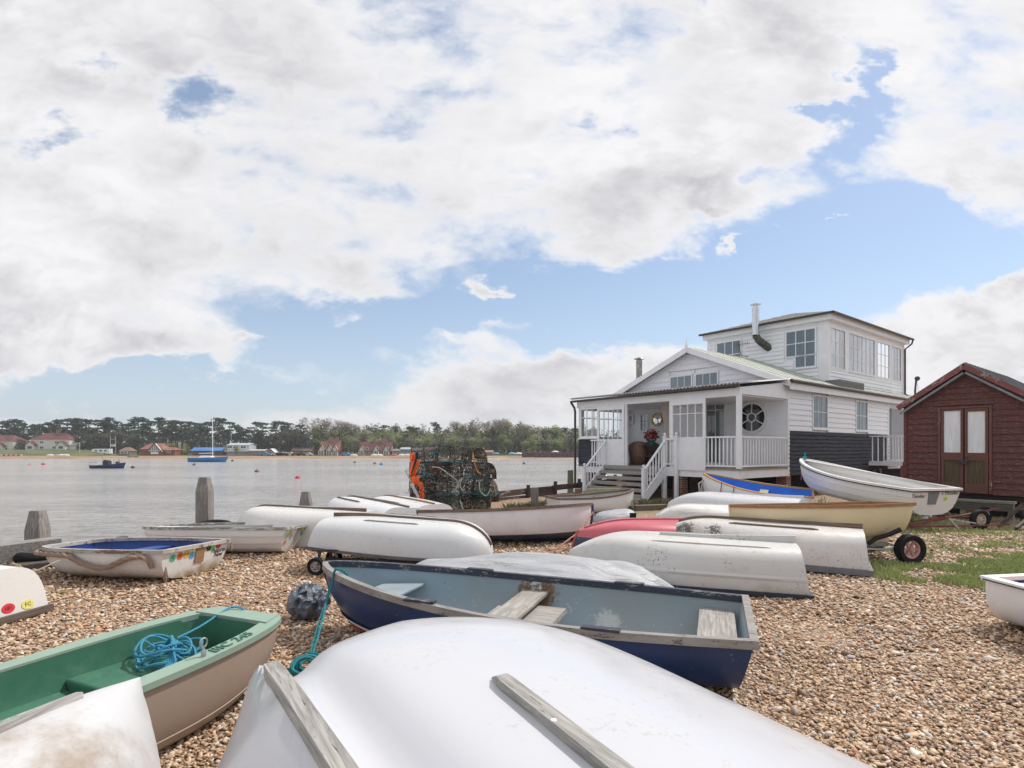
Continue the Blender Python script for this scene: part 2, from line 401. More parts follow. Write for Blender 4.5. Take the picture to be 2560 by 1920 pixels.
# ------------------------------------------------------------------ land, beach, water, far bank
EDGE = [(-14, -30), (-9.3, 0), (-7.45, 8.4), (-6.35, 11.5), (-5.35, 13.6), (-3.3, 14.9), (-.55, 17.8), (2.5, 21.9), (9, 33), (26, 60), (60, 105)]
def edge_x(Y):
    for (x0, y0), (x1, y1) in zip(EDGE, EDGE[1:]):
        if Y <= y1: return x0 + (x1 - x0) * (Y - y0) / (y1 - y0)
    return EDGE[-1][0]
def ground_h(x, y):
    h = .035 * mnoise.noise(Vector((x * .35, y * .35, 2.0))) + .015 * mnoise.noise(Vector((x * 1.1, y * 1.1, 5.0)))
    return h
def build_ground():
    b = MB(); ys = [-30, -15, -6, -2] + [i * .4 for i in range(0, 62)] + [25 + i * 2.5 for i in range(0, 33)]
    rows = []
    for Y in ys:
        xl = edge_x(Y) + .05; xr = 140.0; r = []
        for k in range(90):
            s = k / 89.0; x = xl + (xr - xl) * s ** 2.6
            r.append((x, Y, ground_h(x, Y)))
        rows.append(r)
    b.loft(rows)
    m, T = newmat('shingle beach'); tc = T.new('ShaderNodeTexCoord').outputs['Object']
    vo = T.new('ShaderNodeTexVoronoi', feature='F1'); T.put(vo, 'Vector', T.mapping(tc, scale=(1, 1, .5))); vo.inputs['Scale'].default_value = 38; vo.inputs['Randomness'].default_value = 1
    v2 = T.new('ShaderNodeTexVoronoi', feature='F1'); T.put(v2, 'Vector', T.mapping(tc, loc=(3, 3, 0), scale=(1, 1, .5))); v2.inputs['Scale'].default_value = 21
    rnd = T.new('ShaderNodeSeparateColor', ins={0: vo.outputs['Color']})
    ramp = T.new('ShaderNodeValToRGB'); T.put(ramp, 0, rnd.outputs[0]); el = ramp.color_ramp.elements
    el[0].color = (.16, .09, .05, 1); el[1].color = (.68, .57, .46, 1)
    for p, c in ((.18, (.28, .155, .085)), (.38, (.44, .27, .155)), (.58, (.54, .36, .22)), (.76, (.37, .28, .21)), (.88, (.57, .42, .28))):
        e = el.new(p); e.color = c4(c)
    gap = T.step(vo.outputs[0], .30, .80, 0, 1)
    c = T.mix(T.math('MULTIPLY', gap, .75), ramp.outputs[0], (.06, .035, .022, 1))
    big = T.noise(tc, .5, 5, .6); c = T.mix(T.step(big, .3, .75, 0, .35), c, (.24, .155, .1, 1))
    # green and mossy earth where the grass grows
    sp = T.new('ShaderNodeSeparateXYZ', ins={0: tc})
    def gblob(x, y, sx, sy, ang=0):
        mm = T.mapping(tc, loc=(x, y, 0), rot=(0, 0, ang), scale=(sx, sy, 1e6), typ='TEXTURE')
        d = T.new('ShaderNodeVectorMath', operation='LENGTH', ins={0: mm}).outputs['Value']
        return T.step(T.math('ADD', d, T.math('MULTIPLY', T.math('SUBTRACT', T.noise(tc, 2.0, 6, .65), .5), 1.6)), .55, 1.0, 1.0, 0.0)
    gr = T.math('MAXIMUM', gblob(6.6, 7.6, 1.9, .9, -.25), gblob(8.0, 13.2, 3.2, 1.6, .2))
    gr = T.math('MAXIMUM', gr, gblob(5.0, 15.6, 3.5, 1.3, .1))
    c = T.mix(T.math('MULTIPLY', gr, .75), c, T.mix(T.step(T.noise(tc, 9, 5, .7), .35, .65), (.09, .13, .035, 1), (.2, .17, .08, 1)))
    hgt = T.math('ADD', T.math('MULTIPLY', T.math('SUBTRACT', 1.0, vo.outputs[0]), .7), T.math('MULTIPLY', T.math('SUBTRACT', 1.0, v2.outputs[0]), .4))
    finish(T, c, .75, 0, hgt, .9, .03)
    o = b.build('ground', m, smooth=60); tag(o, kind='structure')
build_ground()

def big_sheet(name, x0, x1, y0, y1, z, mat):
    b = MB(); b.add([(x0, y0, z), (x1, y0, z), (x1, y1, z), (x0, y1, z)], [(0, 1, 2, 3)])
    o = b.build(name, mat); tag(o, kind='structure'); return o
m, T = newmat('river water'); tc = T.new('ShaderNodeTexCoord').outputs['Object']
n1 = T.noise(T.mapping(tc, rot=(0, 0, .15), scale=(.5, 1.6, 1)), .55, 7, .62, .6)
n2 = T.noise(T.mapping(tc, rot=(0, 0, -.1), scale=(.7, 2.2, 1)), 3.2, 5, .6, .4)
n3 = T.noise(T.mapping(tc, scale=(.3, 1, 1)), .06, 5, .6)
ripple_shade = T.math('MULTIPLY', T.step(T.noise(T.mapping(tc, rot=(0, 0, .1), scale=(.55, 2.4, 1)), 1.1, 6, .68, .8), .52, .62), .7)
hh = T.math('ADD', T.math('MULTIPLY', n1, .75), T.math('MULTIPLY', n2, .25))
wc = T.mix(T.step(n3, .35, .65), (.42, .41, .405, 1), (.54, .53, .525, 1))
wc = T.mix(T.step(n1, .6, .72, 0, .45), wc, (.33, .31, .315, 1))
wc = T.mix(ripple_shade, wc, (.26, .25, .26, 1))  # dark sides of the ripples put into the water colour as flecks
finish(T, wc, .12, 0, hh, 1.0, .8, .5)
big_sheet('water', -1500, 1500, -300, 221, WATER_Z, m)
# ================================================================== boats
class Boat:
    def __init__(s, name, label, cat, stern, bow, B, D, z=0.0, flip=False, tr=.78, tmax=.42, bowr=0.012, pf=2.2, pe=.8, sheer=.18,
                 rocker=.05, bowk=.5, kround=0.0, sa=.85, sb=1.15, rake=.22, tnr=.06, plank=0, pth=.009, heel=0.0, pitch=0.0, group=None, nx=36, ns=13, th=.018, zsheer=None):
        s.L = sqrt((bow[0] - stern[0]) ** 2 + (bow[1] - stern[1]) ** 2); s.B = B; s.D = D; s.flip = flip
        s.tr = tr; s.tmax = tmax; s.bowr = bowr; s.pf = pf; s.pe = pe; s.sheer = sheer; s.rocker = rocker; s.bowk = bowk; s.kround = kround; s.sa = sa; s.sb = sb
        s.rake = rake; s.tnr = tnr; s.plank = plank; s.pth = pth; s.nx = nx; s.ns = ns; s.th = th
        rz = atan2(bow[1] - stern[1], bow[0] - stern[0])
        s.t = thing(name, label, cat, (stern[0], stern[1], 0), rz, group)
        if flip:
            S0, S1 = s.S(0), s.S(1); k = (S1 - S0) / s.L
            Fm = Matrix(((1, 0, 0, 0), (0, -1, 0, 0), (k, 0, -1, S0), (0, 0, 0, 1)))
        else: Fm = Matrix.Identity(4)
        s.T = Matrix.Translation((0, 0, z)) @ Matrix.Rotation(-pitch, 4, 'Y') @ Matrix.Rotation(heel, 4, 'X') @ Fm
    def w(s, t):
        if t < s.tmax: f = s.tr + (1 - s.tr) * sin(pi / 2 * t / s.tmax)
        else:
            u = (t - s.tmax) / (1 - s.tmax); f = s.bowr + (1 - s.bowr) * max(0, (1 - u ** s.pf)) ** s.pe
        return max(.006, s.B / 2 * f)
    def S(s, t): return s.D * (1 + s.sheer * (max(0, t - .25) / .75) ** 2 + .05 * max(0, .25 - t))
    def K(s, t):
        if s.kround:
            u = max(0, (t - 1 + s.kround) / s.kround); return s.D * (s.rocker * max(0, (.35 - t) / .35) ** 1.5) + s.S(1) * (1 - sqrt(max(0, 1 - u * u))) * .97
        return s.D * (s.rocker * max(0, (.35 - t) / .35) ** 1.5 + s.bowk * max(0, (t - .66) / .34) ** 2.3)
    def sec(s, t, q, th=0.0):
        """point of the section at station t, q 0 keel .. 1 gunwale"""
        K, S, w = s.K(t), s.S(t), s.w(t)
        if th: K += th * 1.2; w = max(.002, w - th); S += .0
        a = q * pi / 2
        y = w * sin(a) ** s.sa; h = (1 - cos(a)) ** s.sb; z = K + (S - K) * h
        hh = (z) / s.S(t)
        x = t * s.L - s.rake * s.L / 3 * (1 - hh) ** 2 * t ** 7 + s.tnr * (1 - h) * max(0, 1 - t * 5)
        if th: x = min(max(x, th + s.tnr * (1 - h)), s.L - th * 1.6)
        return x, y, z
    def ts(s):
        return [(.5 - .5 * cos(pi * i / s.nx)) * .55 + .45 * i / s.nx for i in range(s.nx + 1)]
    def profile(s, t, th=0.0):
        """half section list of (x,y,z) keel -> gunwale with plank laps"""
        if s.plank and not th:
            out = []; n = s.plank
            for j in range(n):
                for q, off in ((j / n, s.pth), ((j + .5) / n, s.pth * .5), ((j + .999) / n, 0.0)):
                    q = max(q, .012); x, y, z = s.sec(t, q); x2, y2, z2 = s.sec(t, min(1, q + .02)); x1, y1, z1 = s.sec(t, max(0, q - .02))
                    ny, nz = (z2 - z1), -(y2 - y1); l = sqrt(ny * ny + nz * nz) + 1e-9
                    out.append((x, y + ny / l * off, z + nz / l * off))
            return out
        return [s.sec(t, k / s.ns, th) for k in range(s.ns + 1)]
    def shell(s, mat, name='hull', inner=None, smooth=32, boot=None):
        b = MB(); rows = []
        for t in s.ts():
            p = s.profile(t)
            rows.append([(x, -y, z) for x, y, z in p[::-1]] + [(x, y, z) for x, y, z in (p if p[0][1] > .02 else p[1:])])
        b.loft(rows); b.add(rows[0], [tuple(range(len(rows[0])))])
        if rows[-1][0][1] < -.05: b.add(rows[-1], [tuple(range(len(rows[-1])))[::-1]])
        # rim between the outer and the inner skin
        for sg in (-1, 1):
            r = []
            for t in s.ts():
                xo, yo, zo = s.sec(t, 1); xi, yi, zi = s.sec(t, 1, s.th); r.append([(xo, sg * yo, zo), (xi, sg * yi, zo)])
            b.loft(r)
        s.hull = b.build(name, mat, s.t, smooth, s.T)
        if inner:
            b = MB(); rows = []
            for t in s.ts():
                p = s.profile(t, s.th)
                rows.append([(x, -y, z - .002) for x, y, z in p[::-1]] + [(x, y, z - .002) for x, y, z in p[1:]])
            b.loft(rows); b.add(rows[0], [tuple(range(len(rows[0])))])
            if rows[-1][0][1] < -.05: b.add(rows[-1], [tuple(range(len(rows[-1])))[::-1]])
            b.build('interior', inner, s.t, smooth, s.T)
        return s.hull
    def rail_rows(s, w, h, drop=0.0, inset=0.0, out=.0, t0=0.0, t1=1.0, side=(-1, 1)):
        res = []
        for sg in side:
            rows = []
            T_ = [t for t in s.ts() if t0 <= t <= t1]
            for i, t in enumerate(T_):
                x, y, z = s.sec(t, 1); a = s.sec(max(t - .01, 0), 1); c = s.sec(min(t + .01, 1), 1)
                tx, ty = c[0] - a[0], (c[1] - a[1]); l = sqrt(tx * tx + ty * ty) + 1e-9; nx_, ny_ = -ty / l, tx / l
                if nx_ < 0: nx_ = -0
                nx_, ny_ = (-ty / l, tx / l)
                if ny_ < 0 and t < .9: nx_, ny_ = -nx_, -ny_
                o1 = out; o0 = out - w
                zt = z + h * .35 - drop
                P = lambda o, zz: (x + nx_ * o, sg * max(0.0, y + ny_ * o), zz)
                rows.append([P(o1, zt - h), P(o1, zt), P(o0, zt), P(o0, zt - h)])
            res.append(rows)
        return res
    def gunwale(s, mat, w=.05, h=.04, out=.018, drop=0.0, transom=True, name='gunwale', tcap=None, side=(-1, 1), label=None):
        b = MB()
        for rows in s.rail_rows(w, h, drop, out=out, side=side): b.loft(rows, closed=True, capa=True, capb=True)
        if transom:
            y = s.w(0) + out; z = s.S(0) + h * .35 - drop
            b.box(-out - .001, w - out, -y, y, z - h - .001, z + .001)
        if s.bowr > .1 and s.bowr * s.B > .2:
            y = s.w(1) + out; z = s.S(1) + h * .35 - drop
            b.box(s.L - w + out, s.L + out, -y, y, z - h - .001, z + .001)
        o = b.build(name, mat, s.t, 40, s.T)
        if label: o['label'] = label
        return o
    def keel(s, mat, w=.03, h=.03, t0=.0, t1=.985, skeg=0.0, name='keel'):
        b = MB(); rows = []
        for t in s.ts():
            if t < t0 or t > t1: continue
            x, y, z = s.sec(t, 0); x2, _, z2 = s.sec(min(1, t + .01), 0); x1, _, z1 = s.sec(max(0, t - .01), 0)
            dx, dz = x2 - x1, z2 - z1; l = sqrt(dx * dx + dz * dz) + 1e-9; nx_, nz_ = dz / l, -dx / l
            k = h + (skeg * max(0, 1 - t / .38) if skeg else 0)
            hw = w / 2
            rows.append([(x - nx_ * .01, -hw, z - nz_ * .01), (x + nx_ * k, -hw * .8, z + nz_ * k), (x + nx_ * k, hw * .8, z + nz_ * k), (x - nx_ * .01, hw, z - nz_ * .01)])
        # up the stem
        b.loft(rows, closed=True, capa=True, capb=True)
        if t1 > .9 and not s.kround:
            pts = []
            for q in (0, .15, .3, .45, .6, .75, .9, 1.0):
                x, y, z = s.sec(1.0, q); pts.append(Vector((x, 0, z)))
            rows = []
            for p in pts: rows.append([(p.x - .02, -w / 2, p.z), (p.x + h, -w * .4, p.z), (p.x + h, w * .4, p.z), (p.x - .02, w / 2, p.z)])
            if s.bowr < .1: b.loft(rows, closed=True, capa=True, capb=True)
        return b.build(name, mat, s.t, 35, s.T)
    def strip(s, mat, q=.35, t0=.25, t1=.75, w=.03, h=.022, side=1, name='rubbing_strip'):
        b = MB(); rows = []
        for i in range(15):
            t = t0 + (t1 - t0) * i / 14; x, y, z = s.sec(t, q); _, y2, z2 = s.sec(t, q + .03); _, y1, z1 = s.sec(t, q - .03)
            ny, nz = (z2 - z1), -(y2 - y1); l = sqrt(ny * ny + nz * nz); ny /= l; nz /= l; ty, tz = -nz, ny
            e = h * (1 if 0 < i < 14 else .35)
            rows.append([(x, side * (y - ty * w / 2 - ny * .004), z - tz * w / 2 - nz * .004), (x, side * (y - ty * w * .42 + ny * e), z - tz * w * .42 + nz * e),
                         (x, side * (y + ty * w * .42 + ny * e), z + tz * w * .42 + nz * e), (x, side * (y + ty * w / 2 - ny * .004), z + tz * w / 2 - nz * .004)])
        b.loft(rows, closed=True, capa=True, capb=True)
        return b.build(name, mat, s.t, 35, s.T)
    def thwart(s, mat, x, w=.2, h=.6, t=.022, name='thwart', dy0=None, dy1=None, label=None, clear=.02):
        """seat plank across at distance x from stern, height fraction h"""
        b = MB(); P = []
        for xx in (x - w / 2, x + w / 2):
            tt = xx / s.L; K, S = s.K(tt), s.S(tt); z = K + (S - K) * h
            # half width at that height
            q = math.acos(max(-1, 1 - h ** (1 / s.sb))) / (pi / 2); y = s.w(tt) * sin(q * pi / 2) ** s.sa - s.th - clear
            y = max(y, .01)
            P.append((xx, y, z))
        (xa, ya, za), (xb, yb, zb) = P
        z = max(za, zb) if False else (za + zb) / 2
        b.hexa([(xa, -ya, z - t), (xb, -yb, z - t), (xb, yb, z - t), (xa, ya, z - t), (xa, -ya, z), (xb, -yb, z), (xb, yb, z), (xa, ya, z)])
        o = b.build(name, mat, s.t, None, s.T, bevel=.004)
        if label: o['label'] = label
        return o
    def tpt(s, y, h, off=.004):
        K, S = s.K(0), s.S(0)
        return Vector((s.tnr * (1 - h) - off, y, K + (S - K) * h))
    def tframe(s, y, h, off=.004, rot=0.0):
        up = Vector((-s.tnr, 0, s.S(0) - s.K(0))).normalized()
        o = s.tpt(y, h, off); x = Vector((0, -1, 0))
        xr = x * cos(rot) + up * sin(rot); yr = up * cos(rot) - x * sin(rot)
        return s.T @ frame_T(o, xr, yr)
    def pad(s, mat, y, h, w, hh, name='transom_pad', taper=1.0, off=.0, th=.014):
        b = MB()
        a = [s.tpt(y - w / 2 * taper, h - hh / 2, -.0), s.tpt(y + w / 2 * taper, h - hh / 2, 0), s.tpt(y + w / 2, h + hh / 2, 0), s.tpt(y - w / 2, h + hh / 2, 0)]
        b.prism(a, (-th, 0, 0))
        return b.build(name, mat, s.t, None, s.T)
    def sticker(s, col, y, h, r=.035, text=None, ink=INK, ry=None, rot=0.0):
        b = MB(); n = 20
        M = s.tframe(y, h, .003, rot); ry = ry or r
        pts = [M @ Vector((r * cos(2 * pi * k / n), ry * sin(2 * pi * k / n), 0)) for k in range(n)]
        nrm = (M.to_3x3() @ Vector((0, 0, 1))).normalized() * .0015
        b.prism(pts, nrm)
        m = M_plain('sticker %.2f %.2f %.2f' % col, col, .35, var=.08, scale=30)
        o = b.build('sticker', m, s.t)
        if text:
            b2 = MB(); pts = [M @ Vector(((r * .93) * cos(2 * pi * k / n), (ry * .93) * sin(2 * pi * k / n), .002)) for k in range(n)]
            M2 = M @ Matrix.Translation((0, 0, .0022))
            text_mesh(text, r * .85, M2 @ Matrix.Translation((0, 0, 0)), 'lettering', ink, o, .0006)
        return o

WOODG = M_wood('grey weathered oak', (.20, .185, .17), (.42, .40, .375), 'x')
WOODY = M_wood('grey oak across', (.20, .185, .17), (.42, .40, .375), 'y')
WOODZ = M_wood('grey timber post', (.13, .12, .11), (.31, .29, .27), 'z', lichen=(.24, .21, .06))
WOODB = M_wood('varnished brown rail', (.22, .095, .035), (.38, .19, .075), 'x', rough=.5)
WOODD = M_wood('dark brown rail', (.10, .065, .045), (.22, .16, .12), 'x')
RAILG = M_wood('mossy grey rail', (.13, .12, .10), (.33, .32, .29), 'x', flake=(.55, .54, .52))

# ---- B1 big white hull in the foreground ---------------------------
GEL1 = M_gel('white gelcoat near', (.55, .555, .59), stain=(.55, .50, .40), amt=.3, rough=.16, scale=1.6, lo=.60, bumpy=.05, spk=.3, spkcol=(.35, .30, .22))
def foreground_hull():
    t = thing('upturned_dinghy', 'large smooth white upturned hull nearest the camera, with two weathered grey wooden strips', 'dinghy', (0, 0, 0), 0)
    O = Vector((-.058, 2.054, 0)); A = Vector((-.52, .855, 0)).normalized(); C = Vector((A.y, -A.x, 0))
    FW = .96
    def hw(a): return max(0.0, 1 - max(0, (a + .249) / (FW + .249)) ** 3.71) ** .5 * (1 - .07 * max(0, -a))
    NA, NC = 60, 72
    def top(a):  # crown height
        return .90 - .121 * max(0, (a - .2) / (FW - .2)) ** 2
    def pt(a, c):  # c -1..1
        f = hw(a); wr = 1.167 * f; wl = 1.085 * f
        th = abs(c) * pi / 2
        if c >= 0:
            y = wr * sin(th) ** .95; h = cos(th) ** .574
            z = .16 + (top(a) - .16) * h
        else:
            y = -wl * sin(th) ** 1.006; h = cos(th) ** .464; y -= .22 * (1 - h) ** 1.5 * min(1, f * 2)
            z = .16 + (top(a) - .16) * h
        z -= .116 * max(0, y) ** 2
        # raised ridge under the outer strip on the left
        r = y + .69 + .048 * a
        z += (.075 * math.exp(-(r / .045) ** 2) - .057 * math.exp(-((r - .163) / .096) ** 2)) * min(1, max(0, f * 3))
        if r < 0: z -= min(.35, -r * 2.4) * .6
        return O + A * a + C * y + Vector((0, 0, max(z, .10)))
    b = MB(); rows = []
    for i in range(NA + 1):
        a = FW - (FW + 1.75) * (i / NA) ** 1.6
        rows.append([pt(a, -1 + 2 * k / NC) for k in range(NC + 1)])
    b.loft(rows); b.build('hull', GEL1, t, 60)
    def surf(a, y):
        lo, hi = -1, 1
        for _ in range(30):
            m = (lo + hi) / 2; p = pt(a, m); yy = (p - O).dot(C)
            if yy < y: lo = m
            else: hi = m
        return pt(a, m)
    def lay(a0, a1, y0, y1, w, h, name, mat, tilt=0.0):
        b = MB(); rows = []
        for i in range(30):
            s = i / 29; a = a0 + (a1 - a0) * s; y = y0 + (y1 - y0) * s
            p = surf(a, y); pl = surf(a, y - .012); pr = surf(a, y + .012)
            side = (pr - pl).normalized(); side = (side * (1 - .0)).normalized()
            nrm = A.cross(side); nrm = nrm if nrm.z > 0 else -nrm; nrm.normalize()
            if tilt: side = (C + Vector((0, 0, tilt))).normalized(); nrm = side.cross(A); nrm = nrm if nrm.z > 0 else -nrm
            e = h * (1 if i > 0 else .3); ww = w / 2 * (1 if i > 1 else (.55 if i == 0 else .85))
            rows.append([p - side * ww - nrm * .02, p - side * ww * .92 + nrm * e, p + side * ww * .92 + nrm * e, p + side * ww - nrm * .02])
        b.loft(rows, closed=True, capa=True, capb=True); return b.build(name, mat, t, 40)
    gs = M_wood('bare grey strip', (.20, .19, .18), (.46, .44, .41), 'x', scale=3.5, crack=.95, rot=1.02)
    gs2 = gs
    p = surf(-.55, -.137); b = MB(); b.ball(tuple(p + Vector((0, 0, .030))), .009, 12, (1, 1, .5)); b.build('screw_plug', WHITE_TRIM, t, 30)
    lay(-.17, -1.5, -.10, -.17, .052, .03, 'rubbing_strip', gs)
    lay(.40, -1.4, -.709, -.623, .055, .035, 'rubbing_strip', gs2, .12)
foreground_hull()

# ---- B2 old blue boat ----------------------------------------------
NAVY = M_paint_chip('navy hull paint', (.010, .045, .155), under=(.22, .16, .13), lo=.60, scale=3.5, rough=.3, blotch=(.010, .03, .10), spots=(.7, .7, .7), dk=.2)
GREYBLUE = M_paint_chip('flaking grey blue inside', (.24, .33, .39), under=(.46, .47, .45), lo=.565, scale=4, blotch=(.25, .285, .295), dk=.9, patch=((1.80, -.64, .30, .20, (.16, .085, .035)), (1.12, -.60, .08, .15, (.46, .48, .47)), (1.8, -.68, .40, .07, (.5, .56, .6))))
RAIL2 = M_paint_chip('flaking navy rail', (.02, .026, .045), under=(.36, .34, .32), lo=.545, scale=4, blotch=(.03, .035, .05), axis=(1, 5, 5))
RAIL2B = M_paint_chip('bare blackened rail', (.30, .285, .27), under=(.06, .055, .05), lo=.55, scale=5, blotch=(.22, .2, .19), axis=(1, 6, 6))
b2 = Boat('rowing_boat', 'old navy blue rowing boat with flaking grey-blue inside and bare plank seats', 'rowing boat',
          (1.71, 4.09), (-1.74, 5.32), 1.38, .41, z=.02, tr=.83, tmax=.36, pf=2.0, pe=.72, sheer=.36, rocker=.04, bowk=.12, sa=.6, sb=1.35, rake=.32, tnr=.10, nx=44, ns=16)
b2.shell(NAVY, inner=GREYBLUE)
b2.gunwale(RAIL2, .055, .05, .022, side=(-1,), label='flaking navy far rail') if False else None
b2.gunwale(RAIL2B, .052, .055, .024, side=(1,), transom=True, label='bare blackened near rail')
b2.gunwale(RAIL2, .052, .055, .024, side=(-1,), transom=False, label='flaking navy far rail')
def b2_boot():
    b = MB()
    for sg in (-1, 1):
        for (q0, q1, mi) in ((0.0, .52, 0), (.52, .57, 1)):
            rows = []
            for t in b2.ts():
                if t < .55: continue
                r = []
                for k in range(6):
                    q = (q0 + (q1 - q0) * k / 5); x, y, z = b2.sec(t, q); r.append((x + .004 * (t > .9), sg * (y + .004), z - .002))
                rows.append(r)
            b.m = mi; b.loft(rows)
    o = b.build('bottom_paint', [M_paint_chip('red bottom paint', (.45, .045, .02), lo=.66, rough=.4), WHITE_TRIM], b2.t, 40)
b2_boot()
b2.keel(M_plain('navy keel', (.02, .03, .08), .5), .04, .03)
b2.thwart(WOODY, .22, .27, .74, label='new pale plank stern seat')
b2.thwart(M_paint_chip('worn seat', (.33, .30, .27), under=(.40, .38, .35), lo=.5, scale=4, spots=(.35, .45, .6), axis=(6, 1, 6)), 1.80, .24, .74, .03)
b2.thwart(M_paint_chip('painted bow seat', (.30, .36, .40), under=(.38, .38, .37), lo=.6, scale=4, dk=.9), 3.02, .36, .70, name='bow_seat')
def b2_box():
    b = MB(); P = b2.T
    b.box(1.45, 1.75, -.38, .18, .20, .245); b.box(1.85, 2.05, -.30, .30, .18, .235)
    b.build('floor_board', WOODG, b2.t, None, b2.T)
    for x in (.95, 2.35):
        for sg in (-1, 1):
            b = MB(); t = x / b2.L; _, y, z = b2.sec(t, 1); b.box(x - .13, x + .13, sg * y - .03, sg * y + .03, z + .015, z + .035); b.build('rowlock_pad', RAIL2, b2.t, None, b2.T, bevel=.004)
b2_box()

# generic white boats -------------------------------------------------
def gel(name, **k): 
    k.setdefault('col', (.64, .64, .645)); c = k.pop('col'); return M_gel(name, c, **k)
G4 = gel('algae gelcoat', col=(.58, .57, .555), stain=(.42, .38, .30), amt=.6, spk=.95, spkcol=(.035, .04, .02), seed=2.0, lo=.5, rough=.38, low_dirt=.55, dirt=(.22, .19, .08), zr=.17, algae=((.22, -.55, .22, .24), (1.9, -.42, .42, .2), (1.2, -.5, .35, .25), (2.35, -.2, .45, .2)))
b4 = Boat('upturned_dinghy', 'upturned white dinghy speckled with black algae, its navy rail touching the shingle', 'dinghy',
          (3.42, 6.70), (.72, 7.60), 1.30, .50, z=.03, flip=True, tr=.86, tmax=.40, pf=2.0, pe=.62, sheer=.10, rocker=.0, bowk=.55, sa=.62, sb=1.45, tnr=.07)
b4.shell(G4); b4.gunwale(M_plain('navy rubber rail', (.02, .028, .05), .5), .05, .045, .03); b4.keel(G4, .05, .035, 0, .6, skeg=.05, name='skeg')
b4.strip(G4, .30, .12, .60, .02, .012, 1); b4.strip(G4, .30, .12, .60, .02, .012, -1)
b4b = MB()
for sg in (1, -1):
    rows = []
    for t in b4.ts():
        x, y, z = b4.sec(t, .80); x2, y2, z2 = b4.sec(t, .83); x3, y3, z3 = b4.sec(t, .86); rows.append([(x, sg * y, z), (x2, sg * (y2 + .014), z2), (x3, sg * (y3 + .001), z3)])
    b4b.loft(rows)
b4b.build('moulded_ridge', G4, b4.t, 50, b4.T)

G5 = gel('dirty cream gelcoat', col=(.60, .575, .56), stain=(.40, .31, .17), amt=.6, spk=.7, spkcol=(.09, .075, .05), seed=5.0, lo=.48, rough=.3, algae=((2.4, .35, .40, .35), (2.5, -.1, .45, .3), (1.9, .4, .4, .25)))
b5 = Boat('upturned_dinghy', 'upturned stained white dinghy with grey rubber rail and wooden strips, beside the cream boat', 'dinghy',
          (4.86, 7.78), (2.30, 9.15), 1.38, .50, z=.045, flip=True, tr=.82, tmax=.4, pf=2.1, pe=.65, sheer=.12, rocker=.0, bowk=.5, sa=.74, sb=1.35, tnr=.05)
b5.shell(G5); b5.gunwale(M_plain('grey rubber rail', (.15, .155, .17), .6), .07, .075, .035); b5.keel(WOODD, .045, .04, 0, .9, skeg=.03)
b5.strip(WOODD, .27, .2, .6, .03, .02, 1); b5.strip(WOODD, .27, .2, .6, .03, .02, -1)

CREAM = gel('cream yellow paint', col=(.72, .60, .38), stain=(.42, .33, .2), amt=.25, seed=1.0, rough=.3, lo=.58, bumpy=.08)
b6 = Boat('rowing_boat', 'cream yellow rowing boat with varnished brown rail sitting on a two wheeled trolley', 'rowing boat',
          (5.88, 8.75), (3.38, 8.72), 1.22, .52, z=.29, heel=.07, tr=.80, tmax=.45, sheer=.06, rocker=.12, bowk=.35, sa=.66, sb=1.3, rake=.15, tnr=.10, pitch=-.025)
b6.shell(CREAM, inner=gel('pale inside', col=(.55, .5, .42))); b6.gunwale(WOODB, .05, .045, .022); b6.keel(CREAM, .035, .03, skeg=.10)
b6.thwart(WOODB, .75, .22, .8); b6.thwart(WOODB, 1.6, .22, .8)

RED = gel('faded red paint', col=(.42, .085, .10), stain=(.55, .25, .25), amt=.4, seed=3.0, rough=.3, lo=.55)
def two_tone(name, c1, c2, zcut, **k):
    m, T = newmat(name); tc = T.new('ShaderNodeTexCoord').outputs['Object']; z = T.new('ShaderNodeSeparateXYZ', ins={0: tc}).outputs[2]
    n = T.noise(tc, 3, 8, .65); n2 = T.noise(tc, 25, 6, .7)
    f = T.step(T.math('ADD', z, T.math('MULTIPLY', T.math('SUBTRACT', n2, .5), .012)), zcut - .004, zcut + .004)
    a = T.mix(T.step(n, .4, .7, 0, .5), c4(c1), c4(tuple(x * 1.5 + .03 for x in c1))); b = T.mix(T.step(n, .42, .72, 0, .45), c4(c2), c4(tuple(x * .75 for x in c2)))
    a = T.mix(T.step(n2, .6, .66, 0, .6), a, (.35, .33, .3, 1)) if k.get('flake', True) else a
    finish(T, T.mix(f, a, b), k.get('rough', .35), 0, n2, .15, .003); return m
b7 = Boat('upturned_rowing_boat', 'upturned rowing boat with faded red bottom and navy sides', 'rowing boat',
          (4.1, 9.55), (.95, 8.95), 1.35, .46, flip=True, tr=.8, sheer=.15, bowk=.35, rocker=.02, sa=.6, sb=1.5, pf=2.0, pe=.7)
b7.shell(two_tone('red and navy hull', (.014, .025, .065), (.52, .11, .14), .27)); b7.gunwale(M_plain('navy rail', (.02, .03, .06), .5), .05, .04, .02); b7.keel(RED, .03, .02)

G8 = gel('streaky old white clinker', col=(.68, .67, .64), stain=(.30, .26, .19), amt=.55, spk=.7, spkcol=(.09, .08, .05), seed=8.0, lo=.49, rough=.45)
b8 = Boat('upturned_dinghy', 'upturned grimy white clinker dinghy between the smooth white hull and the red one', 'dinghy',
          (5.05, 11.2), (2.80, 11.35), 1.35, .50, flip=True, tr=.8, plank=8, sheer=.12, bowk=.5, rocker=.02, sa=.66, sb=1.3, pf=2.0, pe=.62)
b8.shell(G8, smooth=25); b8.gunwale(RAILG, .05, .04, .02); b8.keel(G8, .03, .02)

